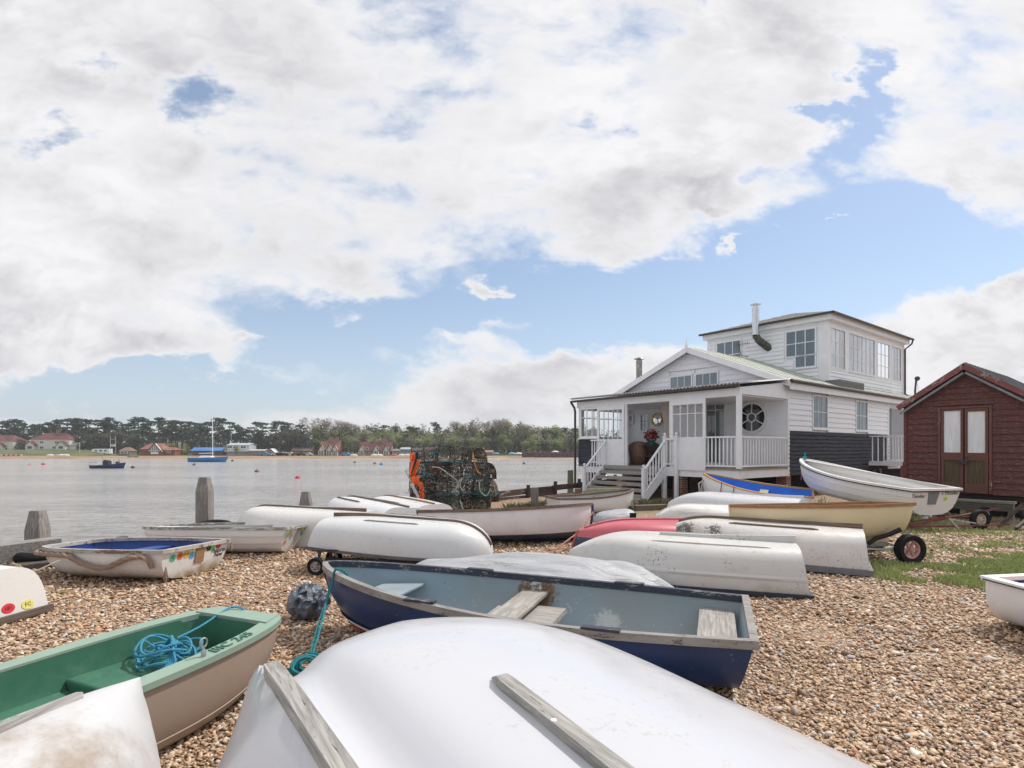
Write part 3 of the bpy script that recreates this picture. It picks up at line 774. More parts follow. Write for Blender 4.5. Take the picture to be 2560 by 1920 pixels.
G9 = gel('clean white gelcoat', col=(.64, .64, .665), stain=(.6, .58, .52), amt=.2, seed=9.0, rough=.25, lo=.6)
b9 = Boat('upturned_dinghy', 'clean smooth white upturned dinghy with a patch of coloured stripes on its stern', 'dinghy',
          (6.42, 12.4), (3.95, 14.5), 1.40, .54, flip=True, z=.02, tr=.84, sheer=.1, bowk=.6, rocker=.02, sa=.66, sb=1.3, pf=2.1, pe=.62, tnr=.05)
b9.shell(G9); b9.gunwale(G9, .05, .04, .02); b9.keel(G9, .03, .02, 0, .5, skeg=.05, name='skeg')
for i, c in enumerate([(.05, .05, .3), (.1, .3, .6), (.02, .02, .03), (.55, .3, .1), (.25, .1, .05), (.7, .6, .2), (.1, .45, .2), (.2, .5, .7), (.6, .6, .1), (.02, .02, .05)]):
    bb = MB(); yy = -.30 + .055 * i; bb.prism([b9.tpt(yy - .02, .55, .003), b9.tpt(yy + .02, .55, .003), b9.tpt(yy + .02, .67 + .04 * (i % 3), .003), b9.tpt(yy - .02, .67 + .03 * (i % 2), .003)], (-.002, 0, 0))
    bb.build('sticker', M_plain('stripe %.2f%.2f%.2f' % c, c, .4), b9.t, None, b9.T)
b9.pad(WOODB, -.02, .62, .07, .3)

G10 = gel('white paint', col=(.74, .74, .75), stain=(.45, .42, .36), amt=.3, seed=10.0, rough=.35, lo=.58)
BLUEIN = M_plain('bright blue inside paint', (.03, .19, .62), .4, var=.08, scale=3)
b10 = Boat('rowing_boat', 'white rowing boat painted bright blue inside with a varnished rail, below the veranda', 'rowing boat',
           (7.25, 13.75), (4.98, 14.9), 1.30, .52, z=.06, tr=.8, sheer=.5, rocker=.04, bowk=.4, sa=.62, sb=1.25, rake=.25, tnr=.1, pitch=.07, heel=-.12)
b10.shell(G10, inner=BLUEIN); b10.gunwale(M_wood('honey varnished rail', (.42, .2, .07), (.60, .33, .13), 'x', rough=.4), .045, .04, .02); b10.keel(G10, .03, .03)
b10.thwart(WOODG, 1.1, .2, .75); b10.pad(M_plain('grey pad', (.25, .25, .27), .6), .12, .78, .14, .44); b10.sticker((.5, .55, .03), -.22, .78, .05)

G11 = gel('white clinker moulding', col=(.74, .73, .72), stain=(.45, .38, .28), amt=.3, seed=11.0, rough=.3, lo=.56, spk=.3)
BLACKRUB = M_plain('black rubbing band', (.015, .015, .018), .5)
b11 = Boat('motor_dinghy', 'large white lapstrake dinghy with black rubbing band in front of the red shed', 'dinghy',
           (8.45, 11.35), (7.62, 15.0), 1.38, .54, z=.30, tr=.84, plank=6, pth=.012, sheer=.42, rocker=.03, bowk=.45, sa=.64, sb=1.25, rake=.3, tnr=.08, pitch=.085, pf=2.2, pe=.7)
b11.shell(G11, inner=gel('inner white moulding', col=(.64, .63, .62), seed=12.0, amt=.3), smooth=25); b11.gunwale(G11, .085, .05, .03)
b11.gunwale(BLACKRUB, .02, .02, .042, drop=.035, name='rubbing_band'); b11.keel(G11, .04, .04)
b11.pad(M_plain('grey engine pad', (.17, .18, .2), .5), .06, .66, .26, .5, taper=.75); b11.sticker((.42, .62, .02), -.26, .62, .045)
text_mesh('Tender', .11, b11.tframe(.42, .74), 'lettering', INK, b11.t)
text_mesh('1 Phoebe', .11, b11.tframe(-.34, .84), 'lettering', INK, b11.t)

b12 = Boat('dinghy', 'small white open dinghy with dark brown rail at the foot of the veranda steps', 'dinghy',
           (1.02, 14.3), (3.22, 15.15), 1.05, .42, z=.0, tr=.75, sheer=.35, rocker=.04, bowk=.3, sa=.62, sb=1.25, rake=.2)
b12.shell(G10, inner=gel('grey inside', col=(.45, .45, .44), seed=4.0)); b12.gunwale(WOODD, .05, .045, .02); b12.keel(G10, .03, .03); b12.thwart(WOODD, .8, .2, .8); b12.thwart(WOODD, 1.5, .2, .8)
bb = MB(); bb.tube([(2.30, .02, .30), (2.36, .06, .1), (2.5, .12, -.0)], .02, 8); bb.tube([(2.30, -.02, .33), (2.33, -.04, .15), (2.36, -.06, .0)], .016, 8); bb.build('mooring_line', M_rope('pale old rope', (.25, .23, .2), (.6, .58, .53)), b12.t)

G14 = two_tone('pinkish white with navy boot', (.03, .045, .075), (.70, .665, .665), .20, rough=.3)
b14 = Boat('rowing_boat', 'long white rowing boat with navy bottom and brown rail before the crab pots', 'rowing boat',
           (-1.62, 9.85), (1.46, 10.25), 1.30, .50, z=.03, heel=-.17, tr=.8, sheer=.26, rocker=.02, bowk=.16, sa=.55, sb=1.45, rake=.12, tnr=.06, nx=44)
b14.shell(G14, inner=gel('cream inside', col=(.55, .54, .5), seed=6.0)); b14.gunwale(WOODD, .055, .05, .024); b14.keel(M_plain('navy keel', (.02, .03, .08)), .04, .04)
b14.thwart(WOODG, .9, .22, .8); b14.thwart(WOODG, 1.9, .22, .8)
bb = MB(); bb.tube([(3.1, 0, .52), (3.12, .0, .44)], .012, 6); bb.lathe([(.03, -.01), (.03, .01)], (3.13, 0, .46), 10, 'y'); bb.build('bow_eye', STEEL, b14.t)

G15 = gel('soft white gelcoat', col=(.60, .60, .605), stain=(.5, .47, .42), amt=.28, seed=15.0, rough=.28, lo=.57, spk=.25)
b15 = Boat('upturned_dinghy', 'upturned white dinghy with dark keel strip round its bow, raised on a small wheel', 'dinghy',
           (-2.66, 8.25), (-.26, 7.68), 1.36, .42, z=.30, flip=True, tr=.80, tmax=.45, pf=2.3, pe=.55, sheer=.04, rocker=.12, kround=.24, sa=.66, sb=1.4, rake=.0, tnr=.07, pitch=-.045)
b15.shell(G15); b15.gunwale(M_plain('dark grey rail', (.10, .10, .10), .6), .045, .035, .02); b15.keel(WOODD, .03, .03, .0, .9995, skeg=.025)
b15.strip(WOODG, .28, .3, .62, .025, .014, 1); b15.strip(WOODG, .28, .3, .62, .025, .014, -1)

def keelboat(label, stern, bow, B=1.25, D=.5, z=.0, seed=1.0, **k):
    o = Boat('upturned_dinghy', label, 'dinghy', stern, bow, B, D, z=z, flip=True, tr=.8, sheer=.12, rocker=.02, bowk=.45, sa=.64, sb=1.35, pf=2.1, pe=.62, **k)
    g = gel('white gelcoat %g' % seed, col=(.65, .65, .66), seed=seed, amt=.3, stain=(.5, .46, .38), lo=.56); o.shell(g); o.gunwale(RAILG, .05, .04, .02); return o
b16 = keelboat('white upturned dinghy with three thin brown wooden strips, pointing to the crab pots', (-1.95, 10.6), (-4.15, 13.2), 1.5, .55, seed=16.0, heel=.10)
b16.keel(WOODD, .045, .035); b16.strip(WOODD, .3, .35, .72, .035, .022, 1); b16.strip(WOODD, .3, .35, .72, .035, .022, -1)
b16b = keelboat('white upturned dinghy half hidden between the three-strip dinghy and the crab pots', (-1.55, 11.55), (-3.35, 13.75), 1.3, .52, seed=26.0)
b16b.keel(WOODB, .04, .03)
G17 = gel('cream stained gelcoat', col=(.62, .61, .59), stain=(.45, .38, .26), amt=.4, seed=17.0, lo=.52)
b17 = Boat('upturned_dinghy', 'upturned cream-white dinghy with dark stem strip in front of the short timber post', 'dinghy',
           (-2.45, 9.75), (-5.05, 10.55), 1.45, .57, flip=True, tr=.82, sheer=.08, rocker=.02, bowk=.4, sa=.60, sb=1.4, pf=2.4, pe=.55, kround=.20)
b17.shell(G17); b17.gunwale(RAILG, .05, .04, .02); b17.keel(WOODD, .035, .03, .0, .9995, skeg=.03)

G18 = gel('grubby white clinker', col=(.74, .72, .71), stain=(.40, .33, .26), amt=.4, seed=18.0, lo=.52, low_dirt=.6, dirt=(.30, .24, .16), zr=.14)
b18 = Boat('dinghy', 'white clinker dinghy with mossy grey rail and colourful stickers, behind the blue-lined one', 'dinghy',
           (-3.42, 9.15), (-6.0, 9.45), 1.12, .40, z=.0, tr=.80, plank=6, pth=.011, sheer=-.12, rocker=.04, bowk=.3, sa=.62, sb=1.3, tnr=.14, bowr=.30, heel=.06)
b18.shell(G18, inner=gel('pale grey inside', col=(.55, .55, .55), seed=19.0), smooth=25); b18.gunwale(RAILG, .045, .04, .02); b18.keel(G18, .03, .03, skeg=.03)
b18.pad(WOODG, .0, .66, .13, .5)
for y, h, c in ((.33, .66, (.25, .65, .15)), (.25, .76, (.6, .5, .05)), (.19, .60, (.45, .38, .6)), (.33, .40, (.6, .25, .2)), (-.14, .82, (.6, .5, .05)), (-.20, .86, (.2, .04, .03)), (-.13, .66, (.05, .35, .25)), (-.21, .58, (.5, .03, .04)), (-.29, .72, (.1, .3, .55))):
    b18.sticker(c, y, h, .036, ry=.042)

G19 = gel('old white with mud', col=(.72, .70, .68), stain=(.42, .34, .24), amt=.45, seed=20.0, lo=.53, low_dirt=1.0, dirt=(.27, .19, .09), zr=.17, spk=.3)
BLUE19 = M_plain('deep blue inside paint', (.012, .05, .22), .4, var=.2, scale=4)
b19 = Boat('dinghy', 'white dinghy painted deep blue inside with oval stickers and a thick rope fender round it', 'dinghy',
           (-4.10, 7.40), (-6.02, 7.72), 1.36, .385, z=.0, tr=.88, sheer=-.06, rocker=.02, bowk=.25, sa=.62, sb=1.35, tnr=.06, bowr=.45, pf=2.4, pe=.6, heel=.045)
b19.shell(G19, inner=BLUE19); b19.gunwale(M_paint_chip('worn wooden rail', (.50, .47, .44), under=(.17, .10, .07), lo=.52, scale=2, axis=(1, 3, 3)), .06, .045, .025)
b19.keel(G19, .04, .035, skeg=.06); b19.thwart(M_plain('blue seat', (.015, .06, .25), .5), 1.0, .22, .75)
b19.pad(M_wood('brown ply pad', (.24, .14, .06), (.36, .22, .10), 'y'), -.05, .66, .16, .5)
for y, h, c, tx in ((.42, .72, (.10, .40, .28), '45'), (.30, .75, (.55, .13, .05), '027'), (.19, .76, (.65, .42, .05), 'DCB'), (.10, .90, (.72, .65, .12), '47'), (.09, .70, (.10, .35, .62), 'DC'),
                    (-.21, .86, (.06, .02, .02), None), (-.28, .84, (.12, .6, .12), None), (-.40, .88, (.55, .02, .05), '11')):
    b19.sticker(c, y, h, .052, tx, ry=.046)
text_mesh('Pastures', .085, b19.tframe(-.42, .70), 'lettering', INK, b19.t, shear=.25)
text_mesh('New', .085, b19.tframe(-.42, .55), 'lettering', INK, b19.t, shear=.25)

b20 = Boat('upturned_dinghy', 'upturned off-white dinghy at the left edge with one red and one yellow oval sticker', 'dinghy',
           (-4.74, 5.18), (-7.1, 5.6), 1.22, .46, z=.05, flip=True, tr=.86, sheer=.1, rocker=.0, bowk=.4, sa=.62, sb=1.5, tnr=.07, pf=2.1, pe=.6)
b20.shell(gel('off-white gelcoat', col=(.70, .68, .65), seed=21.0, amt=.3, stain=(.45, .4, .3), lo=.56)); b20.gunwale(M_wood('dark old rail', (.07, .05, .04), (.16, .12, .10), 'y'), .06, .06, .03)
b20.pad(M_plain('dark brown board', (.07, .035, .025), .7), -.10, .86, .26, .36, name='transom_pad')
b20.sticker((.60, .04, .06), .15, .78, .06, '181', rot=pi, ry=.045); b20.sticker((.70, .65, .18), .33, .80, .06, 'FC', rot=pi, ry=.045)

# ---- B21 green moulded dinghy --------------------------------------
GREEN = M_gel('green plastic', (.048, .16, .10), stain=(.16, .26, .19), amt=.35, rough=.42, scale=3, seed=3.0, bumpy=.1)
PALEG = M_gel('sun bleached green rim', (.25, .35, .28), stain=(.20, .34, .25), amt=.4, rough=.42, scale=3, seed=4.0, bumpy=.1)
TAUPE = M_gel('taupe plastic hull', (.34, .265, .215), stain=(.40, .33, .27), amt=.3, rough=.4, scale=2, seed=5.0, bumpy=.05)
b21 = Boat('plastic_dinghy', 'green plastic dinghy with brown-grey outer hull and coiled blue rope, at the lower left', 'dinghy',
           (-2.82, 1.75), (-1.87, 4.02), .98, .46, tr=.92, tmax=.45, bowr=.55, pf=3.0, pe=.6, sheer=.06, rocker=.02, bowk=.35, sa=.5, sb=1.5, rake=.25, tnr=.05, nx=44, ns=16, th=.10)
b21.shell(TAUPE, inner=GREEN, smooth=40)
b21.gunwale(PALEG, .115, .035, .018, name='rim')
def b21_parts():
    L = b21.L; b = MB()
    def hy(x, h):
        t = x / L; q = math.acos(max(-1, 1 - h ** (1 / b21.sb))) / (pi / 2); return b21.w(t) * sin(q * pi / 2) ** b21.sa - .085
    # bow bench, moulded into the sides, with a stepped middle seat
    rows = []
    for x in np.linspace(1.50, L - .26, 8): y = hy(x, .55); yb = y * .55; zb_ = b21.K(x / L) + .07; rows.append([(x, -yb, zb_), (x, -y, .315), (x, y, .315), (x, yb, zb_)])
    b.loft(rows, capa=True, capb=True); b.build('bow_seat', GREEN, b21.t, 40, b21.T, bevel=.02)
    b = MB(); b.box(1.18, 1.50, -.20, .26, .07, .225)
    for i in range(7): b.box(1.21 + i * .038, 1.222 + i * .038, -.17, .23, .225, .233)
    b.build('foot_step', GREEN, b21.t, None, b21.T, bevel=.008)
    for sg in (-1, 1):
        b = MB(); rows = []
        for x in np.linspace(.12, 1.62, 12):
            y = hy(x, .55); k = .12 + .02 * sin(x * 3); rows.append([(x, sg * (y - .10), .09), (x, sg * (y + .0), .26), (x, sg * (y - k), .25), (x, sg * (y - k - .03), .07)])
        b.loft(rows, capa=True, capb=True); b.build('side_bench', GREEN, b21.t, 40, b21.T, bevel=.015)
        b = MB()
        for x in (.55, .95): y = hy(x, .6); b.box(x - .03, x + .03, sg * (y - .17) if sg > 0 else -(y - .12), sg * (y - .12) if sg > 0 else -(y - .17), .06, .285)
        b.build('moulded_rib', GREEN, b21.t, None, b21.T, bevel=.006)
    b = MB()
    for x in (1.75, 1.2): y = b21.w(x / L) - .03; b.lathe([(.0, 0), (.014, 0), (.014, .03), (.006, .04), (.006, .06)], (x, -y if x > 1.5 else y, b21.S(x / L) + .012), 8); b.tube([(x + .022 * cos(a), (-y if x > 1.5 else y) + .0, b21.S(x / L) + .09 + .026 * sin(a)) for a in np.linspace(0, 2 * pi, 12, endpoint=False)], .005, 6, True)
    b.build('rowlock', STEEL, b21.t, 40, b21.T)
    b = MB(); b.box(.0, .5, -.30, .30, .285, .30)
    for i in range(6): b.box(.0, .5, -.29 + i * .1, -.275 + i * .1, .30, .304)
    b.build('slatted_seat', WOODG, b21.t, None, b21.T)
    x = L * .80; y = -(b21.w(.80) - .045); o = Vector((x, y, b21.S(.80) + .0125)); a = b21.sec(.70, 1); c = b21.sec(.90, 1)
    d = Vector((c[0] - a[0], -(c[1] - a[1]), c[2] - a[2])); up = Vector((0, 1, 0))
    o.z = b21.S(.80) + .35 * .035 + .001
    text_mesh('BIC 245', .10, b21.T @ frame_T(o, d, up), 'lettering', GREEN, b21.t, .006, shear=.2)
    b = MB(); z = b21.S(1) + .35 * .035; yw = b21.w(.965) - .02; b.hexa([(L - .15, -yw, z - .03), (L + .012, -b21.w(1), z - .03), (L + .012, b21.w(1), z - .03), (L - .15, yw, z - .03), (L - .15, -yw, z + .005), (L + .012, -b21.w(1), z + .005), (L + .012, b21.w(1), z + .005), (L - .15, yw, z + .005)]); b.build('bow_deck', PALEG, b21.t, None, b21.T)
b21_parts()
def b21_line():
    b = MB(); rows = []
    for t in b21.ts():
        x, y, z = b21.sec(t, .58); x1, y1, z1 = b21.sec(t, .59); x2, y2, z2 = b21.sec(t, .60)
        rows.append([(x, -y, z), (x1, -(y1 + .006), z1), (x2, -y2, z2)])
    b.loft(rows); b.build('moulded_line', TAUPE, b21.t, 60, b21.T)
b21_line()

# ---- B22 worn white hull bottom-left --------------------------------
G22 = M_gel('worn white with bare patches', (.56, .56, .57), stain=(.27, .19, .12), amt=.85, rough=.35, scale=1.3, seed=21.0, lo=.47, bumpy=.2, spk=.15)
b22 = Boat('upturned_dinghy', 'upturned white dinghy with worn brown patches and grey keel strip in the bottom left corner', 'dinghy',
           (-1.80, -.35), (-1.53, 2.42), 1.26, .58, z=.17, flip=True, tr=.85, sheer=.02, rocker=.0, bowk=.12, sa=.95, sb=1.0, tnr=.05, pf=2.0, pe=.75, heel=-.06, rake=.05)
b22.shell(G22); b22.gunwale(G22, .045, .03, .02); b22.keel(M_wood('bleached strip', (.22, .21, .2), (.45, .43, .41), 'x'), .035, .02, 0, .89)

# ---- B23 right edge --------------------------------------------------
b23 = Boat('sailing_dinghy', 'white dinghy with a thin dark stripe and blue inside, cut off by the right edge', 'dinghy',
           (4.86, 5.32), (5.35, 2.4), 1.16, .44, z=.02, tr=.86, sheer=.1, rocker=.03, bowk=.35, sa=.62, sb=1.3, tnr=-.03)
b23.shell(gel('glossy white', col=(.80, .80, .82), seed=23.0, amt=.12, rough=.2), inner=M_plain('blue inner deck', (.03, .17, .5), .4)); b23.gunwale(WHITE_TRIM, .09, .035, .03); b23.gunwale(M_plain('navy line', (.03, .035, .06), .4), .012, .012, .034, drop=.012, name='rubbing_band')
b23.thwart(M_wood('orange varnish', (.5, .2, .05), (.62, .3, .1), 'y'), .2, .25, .9, name='stern_seat')
for i, o in enumerate((b4, b5, b7, b8, b9, b15, b16, b16b, b17, b20, b22)): o.t['group'] = 'upturned boats on the shingle'
for o in (b2, b6, b10, b11, b12, b14, b18, b19): o.t['group'] = 'open boats on the shingle'

# ---- tarpaulin covered boat ------------------------------------------
def tarp_boat():
    t = thing('covered_boat', 'low boat under a pale grey tarpaulin right behind the blue rowing boat', 'boat', (-1.30, 6.22, 0), 0)
    m, T = newmat('grey tarpaulin'); tc = T.new('ShaderNodeTexCoord').outputs['Object']
    n = T.noise(T.mapping(tc, rot=(0, 0, .5), scale=(.6, 2.6, 1)), 2.2, 5, .55, 1.2); n2 = T.noise(tc, 40, 4, .6)
    finish(T, T.mix(n, (.30, .31, .335, 1), (.43, .44, .465, 1)), .5, 0, T.math('ADD', n, T.math('MULTIPLY', n2, .05)), .7, .09)
    b = MB(); rows = []; L = 3.15; NX, NY = 90, 36
    for i in range(NX + 1):
        u = i / NX; r = []
        wid = .72 * (max(0, 1 - abs(2 * u - .9) ** 3.2 / 1.45)) ** .55 if u < .95 else .72 * (max(0, 1 - abs(2 * u - .9) ** 3.2 / 1.45)) ** .55
        crown = .46 * (1 - .42 * abs(u - .42) ** 1.4 * 2) * min(1, (1.015 - u) * 7) ** .6 * min(1, (u + .06) * 6) ** .5
        for k in range(NY + 1):
            v = -1 + 2 * k / NY
            z = crown * (1 - abs(v) ** 2.6 * .55) if abs(v) < .8 else crown * (1 - .8 ** 2.6 * .55) * max(0, (1 - abs(v)) / .2) ** .9
            fold = 2.2 * mnoise.noise(Vector((u * 5 + v * 2.2, v * 4.0, 1.3))) * .035 + .022 * sin(u * 46 + v * 7 + 3 * mnoise.noise(Vector((u * 3, v * 2, 7)))) * min(1, max(0, u - .55) * 3) * (.3 + abs(v)) * .8
            r.append((u * L, v * wid + .02 * mnoise.noise(Vector((u * 9, v, 3))), max(.0, z + fold * min(1, crown * 3) * (1 - abs(v) ** 6))))
        rows.append(r)
    b.loft(rows); b.build('tarpaulin', m, t, 50)
    b = MB(); b.tube([(2.9, -.50, .02), (3.08, -.2, .10), (3.13, .1, .12), (3.0, .45, .03)], .012, 6); b.build('hem_cord', RUBBER, t, 40)
tarp_boat()
def inflatable():
    t = thing('covered_tender', 'small tender under a crumpled grey cover below the veranda steps', 'tender', (1.85, 12.9, 0), 0.05)
    b = MB(); rows = []
    for i in range(31):
        u = i / 30; w = .45 * max(.0, 1 - abs(2 * u - 1) ** 3) ** .5; h = (.20 + .12 * u) * max(0, 1 - abs(2 * u - 1) ** 4) ** .5; r = []
        for k in range(17):
            a = pi * k / 16; r.append((u * 1.0, w * cos(a), max(0, h * sin(a) ** .7 + .02 * mnoise.noise(Vector((u * 6, k * .5, 0))))))
        rows.append(r)
    b.loft(rows); b.build('cover', bpy.data.materials['grey tarpaulin'], t, 50)
    b = MB(); b.box(.72, .86, -.46, -.43, .02, .24); b.build('strap', RUBBER, t)
inflatable()
# ================================================================== clapboard house
HA = radians(38.5); D2 = Vector((cos(HA), sin(HA))); D1 = Vector((-sin(HA), cos(HA))); C1 = Vector((9.14, 18.86))
def fy(px, x):
    r = (px - CX) / F; return -(C1.x + x * D2.x - r * (C1.y + x * D2.y)) / (D1.x - r * D1.y)
def fx(px, y):
    r = (px - CX) / F; return -(C1.x + y * D1.x - r * (C1.y + y * D1.y)) / (D2.x - r * D2.y)
def fz(x, y, py):
    Yw = C1.y + x * D2.y + y * D1.y; return EYE - (py - HY) / F * Yw
def fb(b, face, pl, a0, a1, z0, z1, d0, d1):
    """box on a wall face, d outward"""
    if face == 'X': b.box(pl - d1, pl - d0, a0, a1, z0, z1)
    else: b.box(a0, a1, pl - d1, pl - d0, z0, z1)
def fp(face, pl, a, z, d): return (pl - d, a, z) if face == 'X' else (a, pl - d, z)
def panel(b, face, pl, a0, a1, z0, z1, d0, d1, holes=()):
    A = sorted({a0, a1} | {v for h in holes for v in h[:2] if a0 < v < a1}); Z = sorted({z0, z1} | {v for h in holes for v in h[2:] if z0 < v < z1})
    for i in range(len(A) - 1):
        for j in range(len(Z) - 1):
            ca, cz = (A[i] + A[i + 1]) / 2, (Z[j] + Z[j + 1]) / 2
            if any(h[0] < ca < h[1] and h[2] < cz < h[3] for h in holes): continue
            fb(b, face, pl, A[i], A[i + 1], Z[j], Z[j + 1], d0, d1)
def laps(b, face, pl, a0, a1, z0, z1, pitch=.15, holes=(), lim=None, proud=.024, jit=0.0):
    z = z0
    while z < z1 - .02:
        zt = min(z + pitch, z1); segs = [(a0, a1)]
        for h in holes:
            if h[3] > z + .03 and h[2] < zt - .03:
                ns = []
                for s in segs:
                    if h[0] > s[0]: ns.append((s[0], min(s[1], h[0])))
                    if h[1] < s[1]: ns.append((max(s[0], h[1]), s[1]))
                segs = [s for s in ns if s[1] - s[0] > .03]
        for s in segs:
            l0, r0, l1, r1 = s[0], s[1], s[0], s[1]
            if lim:
                q0, q1 = lim(z), lim(zt); l0 = max(l0, q0[0]); r0 = min(r0, q0[1]); l1 = max(l1, q1[0]); r1 = min(r1, q1[1])
                if r0 - l0 < .03: continue
                if r1 - l1 < .02: r1 = l1 = (l1 + r1) / 2; r1 += .01
            e = random.uniform(-jit, jit)
            b.hexa([fp(face, pl, l0, z, -.01), fp(face, pl, r0, z, -.01), fp(face, pl, r0, z, proud + e), fp(face, pl, l0, z, proud + e),
                    fp(face, pl, l1, zt, -.01), fp(face, pl, r1, zt, -.01), fp(face, pl, r1, zt, .007 + e * .5), fp(face, pl, l1, zt, .007 + e * .5)])
        z += pitch
BW = M_boards('white weatherboard', (.86, .88, .92), (.72, .74, .78), .35, .45)
BD = M_boards('tarred weatherboard', (.012, .014, .024), (.06, .065, .09), .9, .8, dark=.2, hue=(.15, .15, .17), hl=.56)
BLUEG = M_glass('window glass', dark=(.06, .125, .17), refl=.05, tint=(.55, .72, .88))
UPG = M_glass('reflecting glass', refl=.30, tint=(.9, .95, 1.0))
CLEAR = M_glass('clear glass', refl=.03, tint=(.97, .99, 1))
GUT = M_plain('dark brown gutter', (.045, .035, .035), .45, var=.2)
ROOFG = M_plain('pale green-grey felt roof', (.40, .42, .37), .85, var=.12, scale=2, bump=.5)
ROOFS = M_plain('pale stone grey shingles', (.42, .40, .38), .9, var=.2, scale=14, bump=.8)
CURT = M_plain('pale curtain', (.78, .84, .88), .9, var=.04)
CREAMC = M_plain('cream curtain', (.60, .56, .50), .9, var=.06)
BRICK = None
def mk_brick():
    m, T = newmat('red brick'); tc = T.new('ShaderNodeTexCoord').outputs['Object']
    sp = T.new('ShaderNodeSeparateXYZ', ins={0: tc}); v = T.new('ShaderNodeCombineXYZ', ins={0: T.math('ADD', sp.outputs[0], sp.outputs[1]), 1: sp.outputs[2], 2: 0.0})
    br = T.new('ShaderNodeTexBrick'); T.put(br, 0, v.outputs[0]); br.inputs['Color1'].default_value = (.20, .07, .04, 1); br.inputs['Color2'].default_value = (.28, .12, .08, 1); br.inputs['Mortar'].default_value = (.35, .32, .28, 1)
    br.inputs['Scale'].default_value = 1; br.inputs['Brick Width'].default_value = .225; br.inputs['Row Height'].default_value = .075; br.inputs['Mortar Size'].default_value = .008
    finish(T, br.outputs[0], .85, 0, T.noise(tc, 20, 5), .4, .01); return m
BRICK = mk_brick()
H = thing('clapboard_house', 'white clapboard waterside house with veranda, tarred lower boards and a glazed upper storey', 'house', (C1.x, C1.y, 0), HA)

def window(par, face, pl, a0, a1, z0, z1, cols, rows, glass=BLUEG, fw=.05, bar=.022, name='window', proud=.05, sill=True, mat=WHITE_TRIM, skip=None, rowz=None):
    b = MB()
    for (q0, q1, r0, r1) in ((a0 - fw, a0, z0 - fw, z1 + fw), (a1, a1 + fw, z0 - fw, z1 + fw), (a0, a1, z1, z1 + fw), (a0, a1, z0 - fw, z0)): fb(b, face, pl, q0, q1, r0, r1, .002, proud)
    for i in range(1, cols): a = a0 + (a1 - a0) * i / cols; fb(b, face, pl, a - bar / 2, a + bar / 2, z0, z1, .012, proud - .012)
    zz = rowz if rowz else [z0 + (z1 - z0) * j / rows for j in range(1, rows)]
    for z in zz: fb(b, face, pl, a0, a1, z - bar / 2, z + bar / 2, .013, proud - .014)
    w = b.build(name, mat, par)
    b = MB(); b.add([fp(face, pl, a0, z0, .016), fp(face, pl, a1, z0, .016), fp(face, pl, a1, z1, .016), fp(face, pl, a0, z1, .016)], [(0, 1, 2, 3)]); b.build('pane', glass, w)
    if sill:
        b = MB(); fb(b, face, pl, a0 - fw - .03, a1 + fw + .03, z0 - fw - .035, z0 - fw, .0, proud + .04); b.build('sill', mat, w)
    return w

# ---- main block
EZ = 3.90; RY, RZ = 3.66, 5.42; SL = (RZ - EZ) / RY
b = MB(); b.box(.03, 15, .03, 7.27, .78, EZ)
b.prism([(.03, .03, EZ), (.03, 7.27, EZ), (.03, RY, RZ - .05)], (14.97, 0, 0)); b.build('wall', BW, H)
z_mid = 2.26
w1 = (fx(2031, 0), fx(2066, 0)); w2 = (fx(2139, 0), fx(2166, 0)); wz0, wz1 = fz(w1[0], 0, 1068), fz(w1[0], 0, 990)
holes = [(w1[0] - .08, w1[1] + .08, wz0 - .1, wz1 + .1), (w2[0] - .08, w2[1] + .08, wz0 - .1, wz1 + .1)]
b = MB(); laps(b, 'Y', 0, .10, 9.0, z_mid, EZ, .182, holes, jit=.003, proud=.042); b.build('side_boarding', BW, H)
b = MB(); laps(b, 'Y', 0, .03, 9.0, .78, z_mid - .02, .135, jit=.006, proud=.045); o = b.build('lower_boarding', BD, H); o['label'] = 'weathered black tarred boards'
b = MB(); b.box(-.02, .10, -.035, .06, .74, EZ + .02); b.build('corner_board', WHITE_TRIM, H)
b = MB(); b.box(8.9, 9.05, -.036, .06, .8, EZ + .0); b.build('corner_board', WHITE_TRIM, H)
for (x0, x1) in (w1, w2):
    w = window(H, 'Y', 0, x0, x1, wz0, wz1, 3, 2, BLUEG, .06, proud=.045)
# gable wall
gw = [(fy(1729, 0), fy(1678, 0)), (fy(1794, 0), fy(1741, 0))]; gz0, gz1 = fz(0, gw[0][0], 970), fz(0, gw[0][0], 939)
gz0, gz1 = fz(0, fy(1770, 0), 962), fz(0, fy(1770, 0), 934)
hol = [(a - .08, c + .08, gz0 - .08, gz1 + .08) for a, c in gw]
b = MB(); laps(b, 'X', 0, .05, 7.25, 3.55, RZ - .1, .19, hol, proud=.04, lim=lambda z: (.05 + max(0, (z - EZ) / SL), 7.27 - max(0, (z - EZ) / SL))); b.build('gable_boarding', BW, H)
for a, c in gw: window(H, 'X', 0, a, c, gz0, gz1, 3, 1, BLUEG, .06, proud=.045, sill=False)
# veranda back wall boarding
b = MB(); laps(b, 'X', 0, .05, 7.2, 1.05, 3.55, .175, jit=.002, proud=.014); b.build('veranda_back_wall', BW, H)
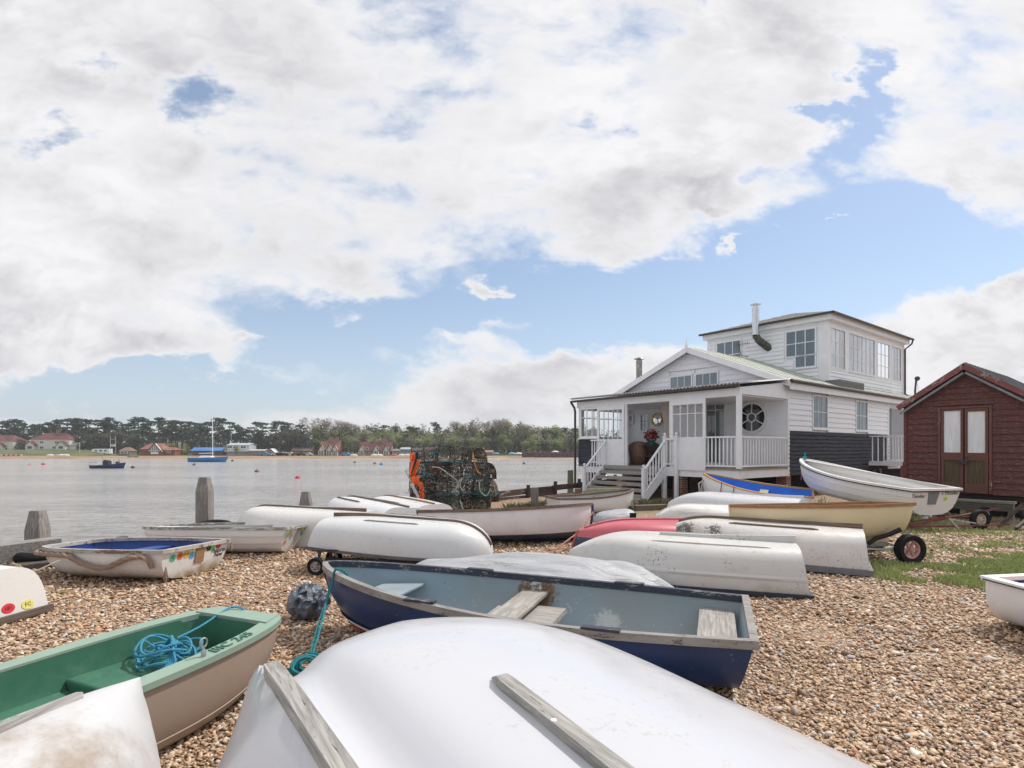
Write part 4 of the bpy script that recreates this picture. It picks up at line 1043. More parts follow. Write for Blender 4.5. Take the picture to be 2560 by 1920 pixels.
# roof
def slab(b, p, th): b.prism(p, (0, 0, -th))
b = MB(); ov = .24
for x in [-.30 + .0]: pass
slab(b, [(-.30, -ov, EZ - ov * SL + .10), (15.3, -ov, EZ - ov * SL + .10), (15.3, RY, RZ + .10), (-.30, RY, RZ + .10)], .07)
slab(b, [(-.30, RY, RZ + .10), (15.3, RY, RZ + .10), (15.3, 7.32 + ov, EZ - ov * SL + .10), (-.30, 7.32 + ov, EZ - ov * SL + .10)], .07)
for i in range(18):
    x = .2 + i * .85
    b.beam((x, -ov, EZ - ov * SL + .105), (x, RY, RZ + .105), .03, .02)
b.build('roof', ROOFG, H)
b = MB()
b.beam((-.31, -ov - .02, EZ - ov * SL - .02), (-.31, RY + .01, RZ - .01), .04, .20); b.beam((-.314, 7.32 + ov + .02, EZ - ov * SL - .02), (-.314, RY - .01, RZ - .01), .04, .20)
b.build('bargeboard', WHITE_TRIM, H)
b = MB(); b.lathe([(.05, -.1), (.05, .18), (.03, .22), (.0, .48)], (-.33, RY, RZ), 8); b.build('finial', WHITE_TRIM, H)
b = MB(); b.box(-.28, 12.0, -ov + .0, -ov + .03, EZ - .30, EZ - .05); b.build('fascia', WHITE_TRIM, H)
b = MB(); b.tube([(-.34, -ov - .06, EZ - .03), (12.2, -ov - .06, EZ - .07)], .06, 10); b.build('gutter', GUT, H, 40)
# vent box on the roof
vx0, vx1 = fx(2090, .15), fx(2150, .15); b = MB(); b.box(vx0, vx1, .0, .55, EZ + .02, EZ + .38)
for k in range(4): b.box(vx0 + .02, vx1 - .02, -.012, -.001, EZ + .08 + k * .07, EZ + .10 + k * .07)
b.build('vent_box', M_plain('weathered lead', (.16, .16, .155), .7), H)
# ---- upper storey
UX0, UX1, UY0, UY1, UZ = 4.8, 13.2, .7, 5.96, 6.88
UR = [(fx(2077, UY0), fx(2110, UY0)), (fx(2122, UY0), fx(2184, UY0)), (fx(2192, UY0), fx(2221, UY0)), (fx(2227, UY0), fx(2250, UY0))]
uz1 = fz(UR[0][0], UY0, 820); uz0 = fz(UR[0][0], UY0, 917)
rh = [(a, c, uz0, uz1) for a, c in UR]
b = MB(); panel(b, 'Y', UY0, UX0, UX1, 3.6, UZ, -.08, 0, rh); b.box(UX0 + .001, UX0 + .08, UY0 + .081, UY1, 3.6, UZ); b.box(UX0, UX1, UY1, UY1 + .08, 3.6, UZ); b.box(UX1, UX1 + .08, UY0, UY1 + .08, 3.6, UZ)
b.box(UX0 + .08, UX1, UY0 + .08, UY1, 4.0, 4.06); b.build('upper_wall', BW, H)
b = MB(); laps(b, 'Y', UY0, UX0 + .08, UX1 - .02, 3.9, uz0 - .10, .16, proud=.04); 
UF = [(fy(1852, UX0), fy(1794, UX0)), (fy(2038, UX0), fy(1967, UX0))]
fz1 = fz(UX0, UF[1][0], 821); fz0 = fz(UX0, UF[1][0], 884); fz00 = fz(UX0, UF[1][0], 914)
mida = fy(1990, UX0)
fh = [(UF[0][0] - .1, UF[0][1] + .1, fz0 - .6, fz1 + .1), (UF[1][0] - .1, UF[1][1] + .1, fz0 - .09, fz1 + .1), (UF[1][0] - .1, mida + .1, fz00 - .09, fz0)]
laps(b, 'X', UX0, UY0 + .35, UY1 - .02, 3.9, UZ - .02, .17, fh, proud=.04); b.build('upper_boarding', BW, H)
b = MB(); b.box(UX0 - .035, UX0 + .09, UY0 - .035, UY0 + .34, 3.95, UZ); b.box(UX1 - .06, UX1 + .03, UY0 - .034, UY0 + .05, 3.9, UZ)
panel(b, 'Y', UY0, UX0 + .09, UX1 - .06, uz0 - .11, uz1 + .12, .001, .03, rh); b.build('upper_corner_board', WHITE_TRIM, H)
b = MB(); b.box(UX0 - .034, UX0 + .06, UY1 - .1, UY1 + .06, 3.9, UZ); b.build('upper_corner_board', WHITE_TRIM, H)
window(H, 'X', UX0, UF[0][0], UF[0][1], fz0 - .15, fz1, 3, 2, BLUEG, .06, .03); 
w = window(H, 'X', UX0, UF[1][0], UF[1][1], fz0, fz1, 3, 2, BLUEG, .06, .03, sill=False)
w = window(H, 'X', UX0, UF[1][0], mida - .0, fz00, fz0 - .062, 2, 1, BLUEG, .05, .03)
for i, (a, c) in enumerate(UR): window(H, 'Y', UY0, a, c, uz0, uz1, (3, 6, 3, 3)[i], 3, UPG, .035, .02, proud=.045, sill=(i == 1))
b = MB()
for i, (a, c) in enumerate(UR):
    if i == 3: c = a + (c - a) * .6
    rows = []; n = int((c - a) / .02)
    for k in range(n + 1):
        x = a + (c - a) * k / n; y = UY0 + .10 + .02 * sin(x * 40 + sin(x * 7) * 2); rows.append([(x, y, uz0 + .02), (x, y, uz1)])
    b.loft(rows)
b.build('curtain', CURT, H, 60)
# upper roof
e = .30; zx = UZ + .10; P = [(UX0 - e, UY0 - e, zx), (UX1 + e, UY0 - e, zx), (UX1 + e, UY1 + e, zx), (UX0 - e, UY1 + e, zx)]; r0 = (UX0 + 2.63, 3.33, 7.86); r1 = (UX1 - 2.63, 3.33, 7.86)
b = MB(); b.add(P + [r0, r1], [(0, 1, 5, 4), (1, 2, 5), (2, 3, 4, 5), (3, 0, 4)]); b.prism(P, (0, 0, -.04))
for (p, q, A_, B_) in ((P[0], P[3], r0, r0), (P[0], P[1], r0, r1)):
    for k in range(1, 9):
        f = k / 9; s = Vector(p).lerp(Vector(A_), f); t = Vector(q).lerp(Vector(B_), f)
        if (s - t).length > .1: b.beam(s + Vector((0, 0, .004)), t + Vector((0, 0, .004)), .03, .02)
b.build('upper_roof', ROOFS, H)
b = MB(); b.box(UX0 - .2, UX1 + .2, UY0 - .2, UY1 + .2, UZ - .16, UZ + .055); b.build('upper_fascia', WHITE_TRIM, H)
b = MB(); b.tube([(UX0 - e - .03, UY0 - e - .03, zx - .03), (UX1 + e, UY0 - e - .03, zx - .03)], .05, 8); b.tube([(UX0 - e - .03, UY0 - e, zx - .03), (UX0 - e - .03, UY1 + e, zx - .03)], .05, 8); b.build('upper_gutter', GUT, H, 40)
b = MB(); b.tube([(UX1 + .2, UY0 - .33, zx - .08), (UX1 + .18, UY0 - .30, zx - .25), (UX1 - .02, UY0 - .08, zx - .5), (UX1 - .02, UY0 - .08, 4.3), (UX1 + .25, UY0 - .12, 4.22)], .04, 8); b.build('downpipe', GUT, H, 40)
# ---- veranda
VX = -2.99; DZ = 1.05; VY1 = 6.72
def ry(pxa, pxb, x=VX): return fy(pxb, x), fy(pxa, x)
DECK = M_wood('worn deck boards', (.16, .14, .12), (.32, .29, .25), 'y')
b = MB()
for i in range(20): b.box(VX - .02 + i * .15, VX - .02 + i * .15 + .142, -.03, VY1, DZ - .05, DZ)
b.build('veranda_deck', DECK, H)
b = MB(); b.box(VX - .02, VX + .03, -.02, VY1, DZ - .30, DZ - .052); b.box(VX + .03, 0.02, -.021, .03, DZ - .30, DZ - .052); b.build('deck_fascia', WHITE_TRIM, H)
b = MB(); b.box(VX - .06, VX - .022, -.06, fy(1766, VX), DZ - .05, DZ - .005); b.box(VX - .02, -.05, -.06, -.031, DZ - .05, DZ - .004); b.build('deck_nosing', M_wood('brown nosing', (.2, .15, .1), (.38, .31, .24), 'y'), H)
zb = 3.30
b = MB(); b.box(VX - .06, VX + .06, -.06, .07, DZ, zb + .2); b.build('veranda_post', WHITE_TRIM, H)
b = MB(); b.box(VX - .05, VX + .03, .07, VY1 + .05, 3.24, 3.48); b.prism([(VX, -.03, zb), (.0, -.03, zb), (.0, -.03, 3.86), (VX, -.03, 3.50)], (0, .06, 0)); b.build('veranda_beam', WHITE_TRIM, H)
CORR = M_plain('corrugated brown sheet', (.16, .14, .13), .6, .0, var=.25, scale=5)
b = MB(); rows = []
for i in range(541):
    y = -.16 + (VY1 + .36) * i / 540; w_ = .028 * sin(2 * pi * y / .13); rows.append([(VX - .27, y, 3.605 + w_), (.0, y, 3.97 + w_ * .5)])
b.loft(rows); o = b.build('veranda_roof', M_plain('pale corrugated sheet', (.42, .40, .40), .6, var=.2, scale=4), H, 60); md = o.modifiers.new('s', 'SOLIDIFY'); md.thickness = .01
b = MB(); b.tube([(VX - .24, -.14, 3.525), (VX - .24, VY1 + .2, 3.49)], .045, 8); b.tube([(VX - .24, VY1 + .2, 3.48), (VX - .12, VY1 + .12, 3.25), (VX - .10, VY1 + .10, 3.1), (VX - .10, VY1 + .10, .2)], .045, 8); b.build('veranda_gutter', GUT, H, 40)
b = MB(); b.box(VX + .03, -.01, .05, VY1, 3.26, 3.30); b.build('veranda_ceiling', BW, H)
# left screen : window, dark boards
y0, y1 = ry(1455, 1495); zt, zbm = fz(VX, y0, 1022), fz(VX, y0, 1090)
window(H, 'X', VX, y0, y1, zbm, zt, 3, 2, CLEAR, .07, .03, rowz=[zt - (zt - zbm) * .3], sill=True)
b = MB(); b.box(VX + .0, VX + .05, y0 - .05, VY1, .98, zbm - .12); laps(b, 'X', VX, y0 - .05, VY1, .98, zbm - .12, .14, proud=.03); o = b.build('lower_boarding', BD, H)
b = MB(); b.box(VX, VX + .05, y0 - .05, VY1, zt + .07, 3.24); b.box(VX, VX + .05, y1 + .07, VY1, zbm - .07, zt + .07); b.build('screen_wall', WHITE_TRIM, H)
# left side wall, glazed
b = MB(); panel(b, 'Y', VY1 + .05, VX + .05, 0, .98, 3.26, .0, .05, [(VX + .3, -.35, zbm, zt)]); b.build('veranda_side_wall', BW, H)
window(H, 'Y', VY1 + .05, VX + .3, -.35, zbm, zt, 4, 2, CLEAR, .05, .03, rowz=[zt - (zt - zbm) * .3], sill=False)
# glazed door leaves
def leaf(pxa, pxb, zt_, zb_, gz_, cols, off=.07, curtain=False):
    y0, y1 = ry(pxa, pxb); m = .09
    b = MB(); panel(b, 'X', VX, y0, y1, zb_, zt_, off - .045, off, [(y0 + m, y1 - m, gz_, zt_ - .16)])
    gw_ = y1 - y0 - 2 * m
    for i in range(1, cols): a = y0 + m + gw_ * i / cols; fb(b, 'X', VX, a - .011, a + .011, gz_, zt_ - .16, off - .035, off - .012)
    zz = gz_ + (zt_ - .16 - gz_) * .72; fb(b, 'X', VX, y0 + m, y1 - m, zz - .012, zz + .012, off - .034, off - .013)
    d = b.build('door', WHITE_TRIM, H); b = MB(); b.add([fp('X', VX, y0 + m, gz_, off - .025), fp('X', VX, y1 - m, gz_, off - .025), fp('X', VX, y1 - m, zt_ - .16, off - .025), fp('X', VX, y0 + m, zt_ - .16, off - .025)], [(0, 1, 2, 3)]); b.build('pane', CLEAR, d)
    if curtain:
        b = MB(); rows = []
        for k in range(60):
            y = y0 + m + gw_ * k / 59 ; rows.append([(VX + .05 + .02 * sin(k * .9 + sin(k * .3) * 2), y, gz_ - .1), (VX + .05 + .02 * sin(k * .9 + sin(k * .3) * 2), y, zt_ - .16)])
        b.loft(rows); b.build('curtain', CREAMC, d, 60)
    return d
yA = fy(1720, VX)
leaf(1679, 1766, 3.24, DZ - .09, fz(VX, yA, 1093), 4, curtain=False)
leaf(1496, 1563, 3.24, DZ, fz(VX, fy(1530, VX), 1098), 5)
b = MB(); yl, yr_ = ry(1563, 1568); b.box(VX - .02, VX + .06, yl, yr_, DZ, 3.24); yl, yr_ = ry(1674, 1679); b.box(VX - .02, VX + .06, yl, yr_, DZ, 3.24); b.build('door_frame', WHITE_TRIM, H)
# balustrades
def balus(par, pts, z0, z1, n, name='balustrade', rail=.07):
    p, q = Vector(pts[0]), Vector(pts[1]); b = MB()
    b.beam(p + Vector((0, 0, z1)), q + Vector((0, 0, z1)), rail, .05); b.beam(p + Vector((0, 0, z0)), q + Vector((0, 0, z0)), .05, .05)
    for i in range(n):
        c = p.lerp(q, (i + .5) / n); b.tube([c + Vector((0, 0, z0)), c + Vector((0, 0, z0 + (z1 - z0) * .25)), c + Vector((0, 0, z0 + (z1 - z0) * .6)), c + Vector((0, 0, z1))], .021, 6, rf=lambda s: .85 + .5 * sin(pi * s))
    return b.build(name, WHITE_TRIM, par, 40)
ybr = fy(1766, VX)
balus(H, ((VX, .06, DZ), (VX, ybr, DZ)), .07, .96, 8); balus(H, ((VX + .06, .0, DZ), (-.06, .0, DZ)), .07, .96, 17)
# far porch on the side wall
px0 = fx(2172, -.05); pz = fz(px0, -.05, 1157); pt_ = fz(px0, -.05, 1091) - pz
b = MB(); b.box(px0, px0 + 3.6, -2.6, -.05, pz - .06, pz); b.build('side_deck', DECK, H)
b = MB(); b.box(px0 - .04, px0 - .001, -2.6, -.05, pz - .10, pz + .02); b.build('side_deck_fascia', WHITE_TRIM, H)
balus(H, ((px0, -2.5, pz), (px0, -.08, pz)), .05, pt_, 12); balus(H, ((px0 + 1.6, -2.5, pz), (px0 + 1.6, -.08, pz)), .05, pt_, 12)
for (xx, yy) in ((px0 + .1, -2.4), (px0 + .1, -1.2), (px0 + 1.8, -2.4)):
    b = MB(); b.box(xx - .06, xx + .06, yy - .06, yy + .06, 0, pz - .06); b.build('deck_leg', WOODD, H)
b = MB(); b.box(9.3, 11.5, -.03, .02, 1.2, 3.4); laps(b, 'Y', -.03, 9.3, 11.5, 1.2, 3.4, .13); b.build('porch_wall', M_boards('grey boarding', (.33, .35, .38), (.25, .27, .3), .4), H)
# under the house
b = MB()
for (x, y) in ((.25, .25), (2.6, .25), (5.2, .25), (7.8, .25), (.2, 3.6), (VX + .2, .35), (VX + .2, 2.2), (VX + .2, 4.2), (VX + .3, 6.4), (-.2, 6.6)):
    b = MB(); b.box(x - .17, x + .17, y - .17, y + .17, -.1, .78 if x > 0 else DZ - .3); b.build('brick_pier', BRICK, H)
b = MB(); b.box(.9, .95, .6, 7.0, -.1, .80); b.box(.95, 14, 1.0, 1.05, -.1, .80); b.box(.2, 14.8, .1, 7.1, .72, .775); b.build('underfloor_shade_boards', DARK, H)  # upright dark sheets added in place of the shade under the house
# flues
fl = MB(); X_ = .9; Y_ = fy(1598, X_); zt_, zb_ = fz(X_, Y_, 901), fz(X_, Y_, 962)
fl.lathe([(.13, zb_ - .25), (.13, zt_)], (X_, Y_, 0), 14); fl.lathe([(.02, zt_), (.02, zt_ + .05)], (X_, Y_, 0), 6); fl.lathe([(.23, zt_ + .05), (.21, zt_ + .08), (.02, zt_ + .14)], (X_, Y_, 0), 14)
for s in (.1, .45): fl.lathe([(.14, zt_ - s), (.115, zt_ - s - .03)], (X_, Y_, 0), 14)
fl.build('stove_pipe', M_plain('tarnished steel flue', (.30, .28, .26), .45, .6, var=.3, scale=10), H, 40)
fl = MB(); X_ = UX0 - .55; Y_ = fy(1889, X_); zt_ = fz(X_, Y_, 768); zj = fz(X_, Y_, 838)
fl.tube([(X_, Y_, zt_), (X_, Y_, zj)], .145, 16)
fl.lathe([(.155, zt_ - .12), (.155, zt_ - .15)], (X_, Y_, 0), 16); fl.lathe([(.155, zj + .05), (.155, zj + .0)], (X_, Y_, 0), 16)
for k in range(4): a = k * pi / 2; fl.box(X_ + .09 * cos(a) - .008, X_ + .09 * cos(a) + .008, Y_ + .09 * sin(a) - .008, Y_ + .09 * sin(a) + .008, zt_, zt_ + .1)
fl.lathe([(.23, zt_ + .10), (.22, zt_ + .125), (.06, zt_ + .20)], (X_, Y_, 0), 16)
fl.build('stove_pipe', M_plain('shiny steel flue', (.62, .63, .65), .22, 1.0, var=.05), H, 40)
fl = MB(); fl.tube([(X_, Y_, zj), (X_ + .12, Y_ - .06, zj - .2), (UX0 - .0, Y_ - .28, zj - .52), (UX0 + .05, Y_ - .3, zj - .55)], .15, 14)
for s in (.25, .5, .75): p = Vector((X_ + .12, Y_ - .06, zj - .2)).lerp(Vector((UX0, Y_ - .28, zj - .52)), s); fl.tube([p, p + Vector((.03, -.015, -.022))], .165, 14)
fl.build('flue_elbow', M_plain('dark flexible flue', (.12, .12, .10), .5, .6, var=.3), H, 40)
# aerial
ae = MB(); yb_ = fy(1868, UX0 - .1); zz = fz(UX0 - .1, yb_, 880)
ae.tube([(UX0, yb_, zz - .2), (UX0 - .35, yb_ + .15, zz - .15), (UX0 - .45, yb_ + .2, zz + .35)], .015, 6); ae.beam((UX0 - .45, yb_ + .45, zz + .3), (UX0 - .45, yb_ - .3, zz + .32), .015, .015)
for k in range(7): yy = yb_ + .4 - k * .1; ae.beam((UX0 - .45, yy, zz + .18), (UX0 - .45, yy, zz + .46), .008, .008)
ae.build('aerial', IRON, H)
# round window
yc = fy(1881, 0); zc = fz(0, yc, 1044); R_ = 34 / F * (C1.y + yc * D1.y)
b = MB(); n = 40
b.loft([[(-.03 - dd, yc + rr * cos(2 * pi * k / n), zc + rr * sin(2 * pi * k / n)) for k in range(n)] for rr, dd in ((R_, 0), (R_, .05), (R_ + .09, .05), (R_ + .09, -.03))], closed=True)
b.loft([[(-.03 - dd, yc + rr * cos(2 * pi * k / n), zc + rr * sin(2 * pi * k / n)) for k in range(n)] for rr, dd in ((.13, 0), (.13, .04), (.17, .04), (.17, 0))], closed=True)
for k in range(6): a = pi / 2 + k * pi / 3; b.beam((-.045, yc + .16 * cos(a), zc + .16 * sin(a)), (-.045, yc + R_ * cos(a), zc + R_ * sin(a)), .035, .035, (1, 0, 0))
w = b.build('round_window', WHITE_TRIM, H, 40); b = MB(); b.add([(-.035, yc + R_ * cos(2 * pi * k / n), zc + R_ * sin(2 * pi * k / n)) for k in range(n)], [tuple(range(n))]); b.build('pane', M_glass('dark glass', dark=(.012, .016, .015), refl=.0), w)
# french window + small window + mirror + curtain on the back wall
a0, a1 = fy(1812, 0), fy(1768, 0); zt_, zb_ = fz(0, a1, 1010), fz(0, a1, 1140)
window(H, 'X', 0, a0, a1, DZ + .1, zt_, 2, 3, M_glass('curtained glass', dark=(.16, .2, .2), refl=.04), .07, .025, rowz=[zt_ - .25])
a0, a1 = fy(1620, 0), fy(1603, 0); window(H, 'X', 0, a0, a1, fz(0, a0, 1076), fz(0, a0, 1037), 2, 2, BLUEG, .05, .025)
b = MB(); rows = []; a0, a1 = fy(1677, VX + .5), fy(1652, VX + .5)
for k in range(50): y = a0 + (a1 - a0) * k / 49; rows.append([(VX + .5 + .05 * sin(k * .8), y, DZ + .05), (VX + .5 + .04 * sin(k * .8), a0 + (y - a0) * .6, DZ + 1.3), (VX + .5 + .05 * sin(k * .8), y, 3.2)])
b.loft(rows); b.build('veranda_curtain', CREAMC, H, 60)
# stairs
SX = VX - 1.22
yL, yR = fy(1461, SX), fy(1609, SX); NT_ = 6
STR = M_plain('stair white paint', (.78, .79, .82), .45, var=.04)
for i in range(NT_):
    b = MB(); x = VX - .10 - .215 * i; z = DZ - .012 - .178 * i; b.box(x - .15, x + .12, yR + .04, yL - .04, z - .045, z); b.box(x - .15, x - .13, yR + .04, yL - .04, z - .10, z - .046); b.build('step', WOODG, H)
for y in (yL, yR):
    b = MB(); b.prism([(VX - .02, y - .02, DZ - .28), (VX - .02, y - .02, DZ + .06), (SX - .02, y - .02, .12), (SX - .02, y - .02, -.02), (SX + .18, y - .02, -.02)], (0, .04, 0)); b.build('stringer', STR, H)
    b = MB(); b.beam((VX - .05, y, DZ + .93), (SX, y, .93), .065, .05); b.beam((VX - .05, y, DZ + .13), (SX, y, .17), .05, .045)
    for i in range(8):
        f = (i + .5) / 8; x = VX - .05 + (SX - VX) * f; zb_ = DZ * (1 - f) + .15; b.tube([(x, y, zb_), (x, y, zb_ + .2), (x, y, zb_ + .5), (x, y, zb_ + .78)], .02, 6, rf=lambda s: .85 + .5 * sin(pi * s))
    b.build('handrail', STR, H, 40)
def newel(x, y, z0, z1):
    b = MB(); b.box(x - .05, x + .05, y - .05, y + .05, z0, z1); b.box(x - .065, x + .065, y - .065, y + .065, z1, z1 + .025); b.lathe([(.03, z1 + .025), (.022, z1 + .05)], (x, y, 0), 10); b.ball((x, y, z1 + .09), .05, 12); b.build('newel_post', STR, H, 30)
newel(SX, yL, -.02, 1.0); newel(SX, yR, -.02, 1.0); newel(VX - .11, yR, -.02, DZ + 1.0); yN = fy(1691, VX - .11); newel(VX - .11, yN, -.02, DZ + 1.0)
balus(H, ((VX - .11, yN, DZ), (VX - .11, yR, DZ)), .1, .92, 3)
balus(H, ((VX - .09, yL, DZ), (VX - .09, yL + .75, DZ)), .1, .92, 6)
b = MB()
for y in (yR + .25, yR + 1.0): b.box(VX + .1, VX + .2, y - .05, y + .05, 0, DZ - .3)
b.box(VX - .10, VX - .06, yN, yR, DZ - .3, DZ + .0); b.build('stair_support', STR, H)
b = MB(); b.box(SX - .35, SX + .05, yR - .1, yL + .2, -.02, .05); b.build('stair_plinth', WOODY, H)

def toW(x, y): return C1 + D2 * x + D1 * y
# things on the veranda
mt = toW(-.06, fy(1643, -.05)); mz = fz(0, fy(1643, 0), 1049)
t = thing('mirror', 'round gold framed convex mirror on the veranda back wall', 'mirror', (mt.x, mt.y, mz), HA)
b = MB(); b.lathe([(.20, 0), (.21, -.03), (.26, -.04), (.27, 0)], (0, 0, 0), 30, 'x', False); b.build('frame', M_plain('gold leaf', (.50, .32, .06), .35, .7, var=.15), t, 40)
b = MB(); b.lathe([(.002, -.03), (.1, -.027), (.2, -.008)], (0, 0, 0), 30, 'x', False); b.build('mirror_glass', M_plain('mirror silver', (.75, .76, .78), .05, 1.0, var=.01, bump=0), t, 60)
WICK = M_plain('brown wicker', (.16, .09, .06), .7, var=.4, scale=40, bump=.9)
cpt = toW(-2.25, fy(1592, -2.3)); t = thing('wicker_chair', 'brown wicker tub chair facing into the veranda, seen through the open door', 'chair', (cpt.x, cpt.y, DZ), HA + 2.4)
b = MB(); rows = []
for k in range(21):
    a = pi * .5 + pi * 1.2 * (k / 20 - .5) * 1.15; hgt = .58 + .30 * cos((k / 20 - .5) * pi) ** 1.5
    rows.append([(.26 * cos(a), .24 * sin(a), .02), (.30 * cos(a), .28 * sin(a), .35), (.36 * cos(a), .33 * sin(a), hgt)])
b.loft(rows); o = b.build('backrest', WICK, t, 60); md = o.modifiers.new('s', 'SOLIDIFY'); md.thickness = .03
b = MB(); b.lathe([(.27, .28), (.30, .34), (.28, .38)], (0, 0, 0), 16); b.build('seat', WICK, t, 40)
b = MB(); b.ball((0, .12, .52), .17, 12, (1.1, .6, .9)); b.build('cushion', M_plain('white cushion', (.7, .7, .72), .9, var=.05), t, 60)
cp2 = toW(-1.75, fy(1625, -1.75)); t2 = copy_tree(t); t2.location = (cp2.x, cp2.y, DZ); t2.rotation_euler = (0, 0, HA - 1.0)
for ch in [c for c in COL.objects if c.parent == t2 and c.name.startswith('cushion')]: bpy.data.objects.remove(ch)
tag(t2, 'second brown wicker chair behind the small table on the veranda', 'chair', 'wicker chairs on the veranda'); t['group'] = 'wicker chairs on the veranda'
tb = toW(-2.05, fy(1625, -2.05)); t = thing('side_table', 'small dark round table holding red flowers on the veranda', 'table', (tb.x, tb.y, DZ), HA)
b = MB(); b.lathe([(.32, .68), (.33, .70), (.32, .715)], (0, 0, 0), 24); b.build('tabletop', M_plain('dark table', (.03, .035, .05), .3), t, 30)
b = MB(); b.lathe([(.18, 0), (.03, .04), (.025, .68)], (0, 0, 0), 12); b.build('leg', IRON, t, 30)
t = thing('potted_plant', 'red poinsettia in a teal pot on the veranda table', 'plant', (tb.x + .05, tb.y - .03, DZ + .716), 0)
b = MB(); b.lathe([(.09, 0), (.13, .2), (.14, .2), (.12, .18)], (0, 0, 0), 14); b.build('pot', M_plain('teal glaze', (.02, .12, .12), .3), t, 40)
rg = random.Random(3)
def leafcloud(name, n, mat, rad, zc, size, par, sq=(1, 1, .8)):
    b = MB()
    for _ in range(n):
        d = Vector((rg.gauss(0, 1), rg.gauss(0, 1), rg.gauss(0, 1))).normalized() * rad * rg.random() ** .4; c = Vector((d.x * sq[0], d.y * sq[1], zc + d.z * sq[2]))
        u = Vector((rg.gauss(0, 1), rg.gauss(0, 1), rg.gauss(0, 1))).normalized(); v = u.orthogonal().normalized(); s = size * rg.uniform(.6, 1.3)
        b.add([c - u * s, c + v * s * .5, c + u * s, c - v * s * .5], [(0, 1, 2, 3)])
    return b.build(name, mat, par)
leafcloud('flowers', 130, M_plain('red petals', (.45, .006, .015), .5, var=.2), .30, .38, .06, t); leafcloud('leaves', 120, M_plain('dark leaves', (.02, .06, .025), .5), .27, .34, .06, t)
pt_ = toW(-.05, fy(1578, -.05)); t = thing('picture_frame', 'small white framed picture on the veranda wall left of the dark window', 'picture', (pt_.x, pt_.y, fz(0, fy(1578, 0), 1048)), HA)
b = MB(); b.box(-.03, -.01, -.13, .13, -.2, .2); b.build('frame', WHITE_TRIM, t); b = MB(); b.box(-.034, -.031, -.07, .07, -.12, .12); b.build('print', M_plain('grey print', (.35, .36, .38), .6, var=.3, scale=12), t)

# ================================================================== red shed
SO = Vector((11.9, 12.9))  # world xy under the gable apex
r_ = (2415.6 - CX) / F; SO = Vector((r_ * 13.9, 13.9))
t = thing('red_shed', 'weathered dark red boarded shed with double doors whose upper panes are whited out', 'shed', (SO.x, SO.y, 0), HA)
def sy(px, x=0.0):
    r = (px - CX) / F; return -(SO.x + x * D2.x - r * (SO.y + x * D2.y)) / (D1.x - r * D1.y)
def sz(y, py): return EYE - (py - HY) / F * (SO.y + y * D1.y)
WL = sy(2266); zE = sz(WL, 1018); zA = 3.60; zB = .55; RED_B = M_boards('flaking dark red boards', (.12, .032, .03), (.065, .032, .027), .85, .8, hue=(.36, .24, .22), hl=.57)
WR = -2.6 + .0; sl = (zA - zE) / WL
WR = -WL
b = MB(); b.box(.02, 4.0, WR, WL, zB, zE); b.prism([(.02, WL, zE), (.02, 0, zA), (.02, WR, zE)], (3.98, 0, 0)); b.build('wall', RED_B, t)
dl, dr = sy(2346), sy(2481); dz1, dz0 = sz(dl, 1019), sz(dl, 1228)
b = MB(); laps(b, 'X', 0, WR, WL, zB, zA - .05, .145, [(dr, dl, dz0 - .1, dz1)], lim=lambda z: (WR + max(0, (z - zE) / sl), WL - max(0, (z - zE) / sl)), jit=.004, proud=.03); b.build('front_boarding', RED_B, t)
b = MB(); b.box(-.04, .03, WL - .02, WL + .05, zB, zE); b.build('corner_board', RED_B, t)
b = MB()
b.beam((-.20, WL + .14, zE - .14 * sl + .06), (-.20, 0, zA + .05), .05, .12); b.beam((-.204, WR - .14, zE - .14 * sl + .06), (-.204, 0, zA + .05), .05, .12); b.build('bargeboard', M_paint_chip('flaking pink-red bargeboard', (.20, .055, .045), under=(.35, .27, .24), lo=.54, scale=4), t)
b = MB(); b.prism([(-.22, WL + .16, zE - .16 * sl + .14), (4.2, WL + .16, zE - .16 * sl + .14), (4.2, 0, zA + .14), (-.22, 0, zA + .14)], (0, 0, -.03)); b.prism([(-.22, WR - .16, zE - .16 * sl + .14), (-.22, 0, zA + .14), (4.2, 0, zA + .14), (4.2, WR - .16, zE - .16 * sl + .14)], (0, 0, -.03))
for i in range(12): b.beam((-.1 + i * .38, WR - .16, zE - .16 * sl + .15), (-.1 + i * .38, 0, zA + .15), .03, .03)
b.build('roof', M_plain('grey roofing felt', (.15, .16, .17), .8, var=.2), t)
b = MB(); b.beam((-.17, WL + .1, zE - .18), (-.17, .02, zA - .10), .02, .05); b.beam((-.172, WR - .1, zE - .18), (-.172, -.02, zA - .10), .02, .05); b.build('underside_trim', M_plain('blue-grey trim', (.20, .23, .26), .6), t)
DB = M_boards('worn brown door', (.14, .05, .038), (.09, .045, .03), .8, .7, hue=(.26, .14, .11)); OLV = M_wood('olive ply panel', (.06, .045, .025), (.115, .085, .045), 'z', crack=.4)
dm = (dl + dr) / 2
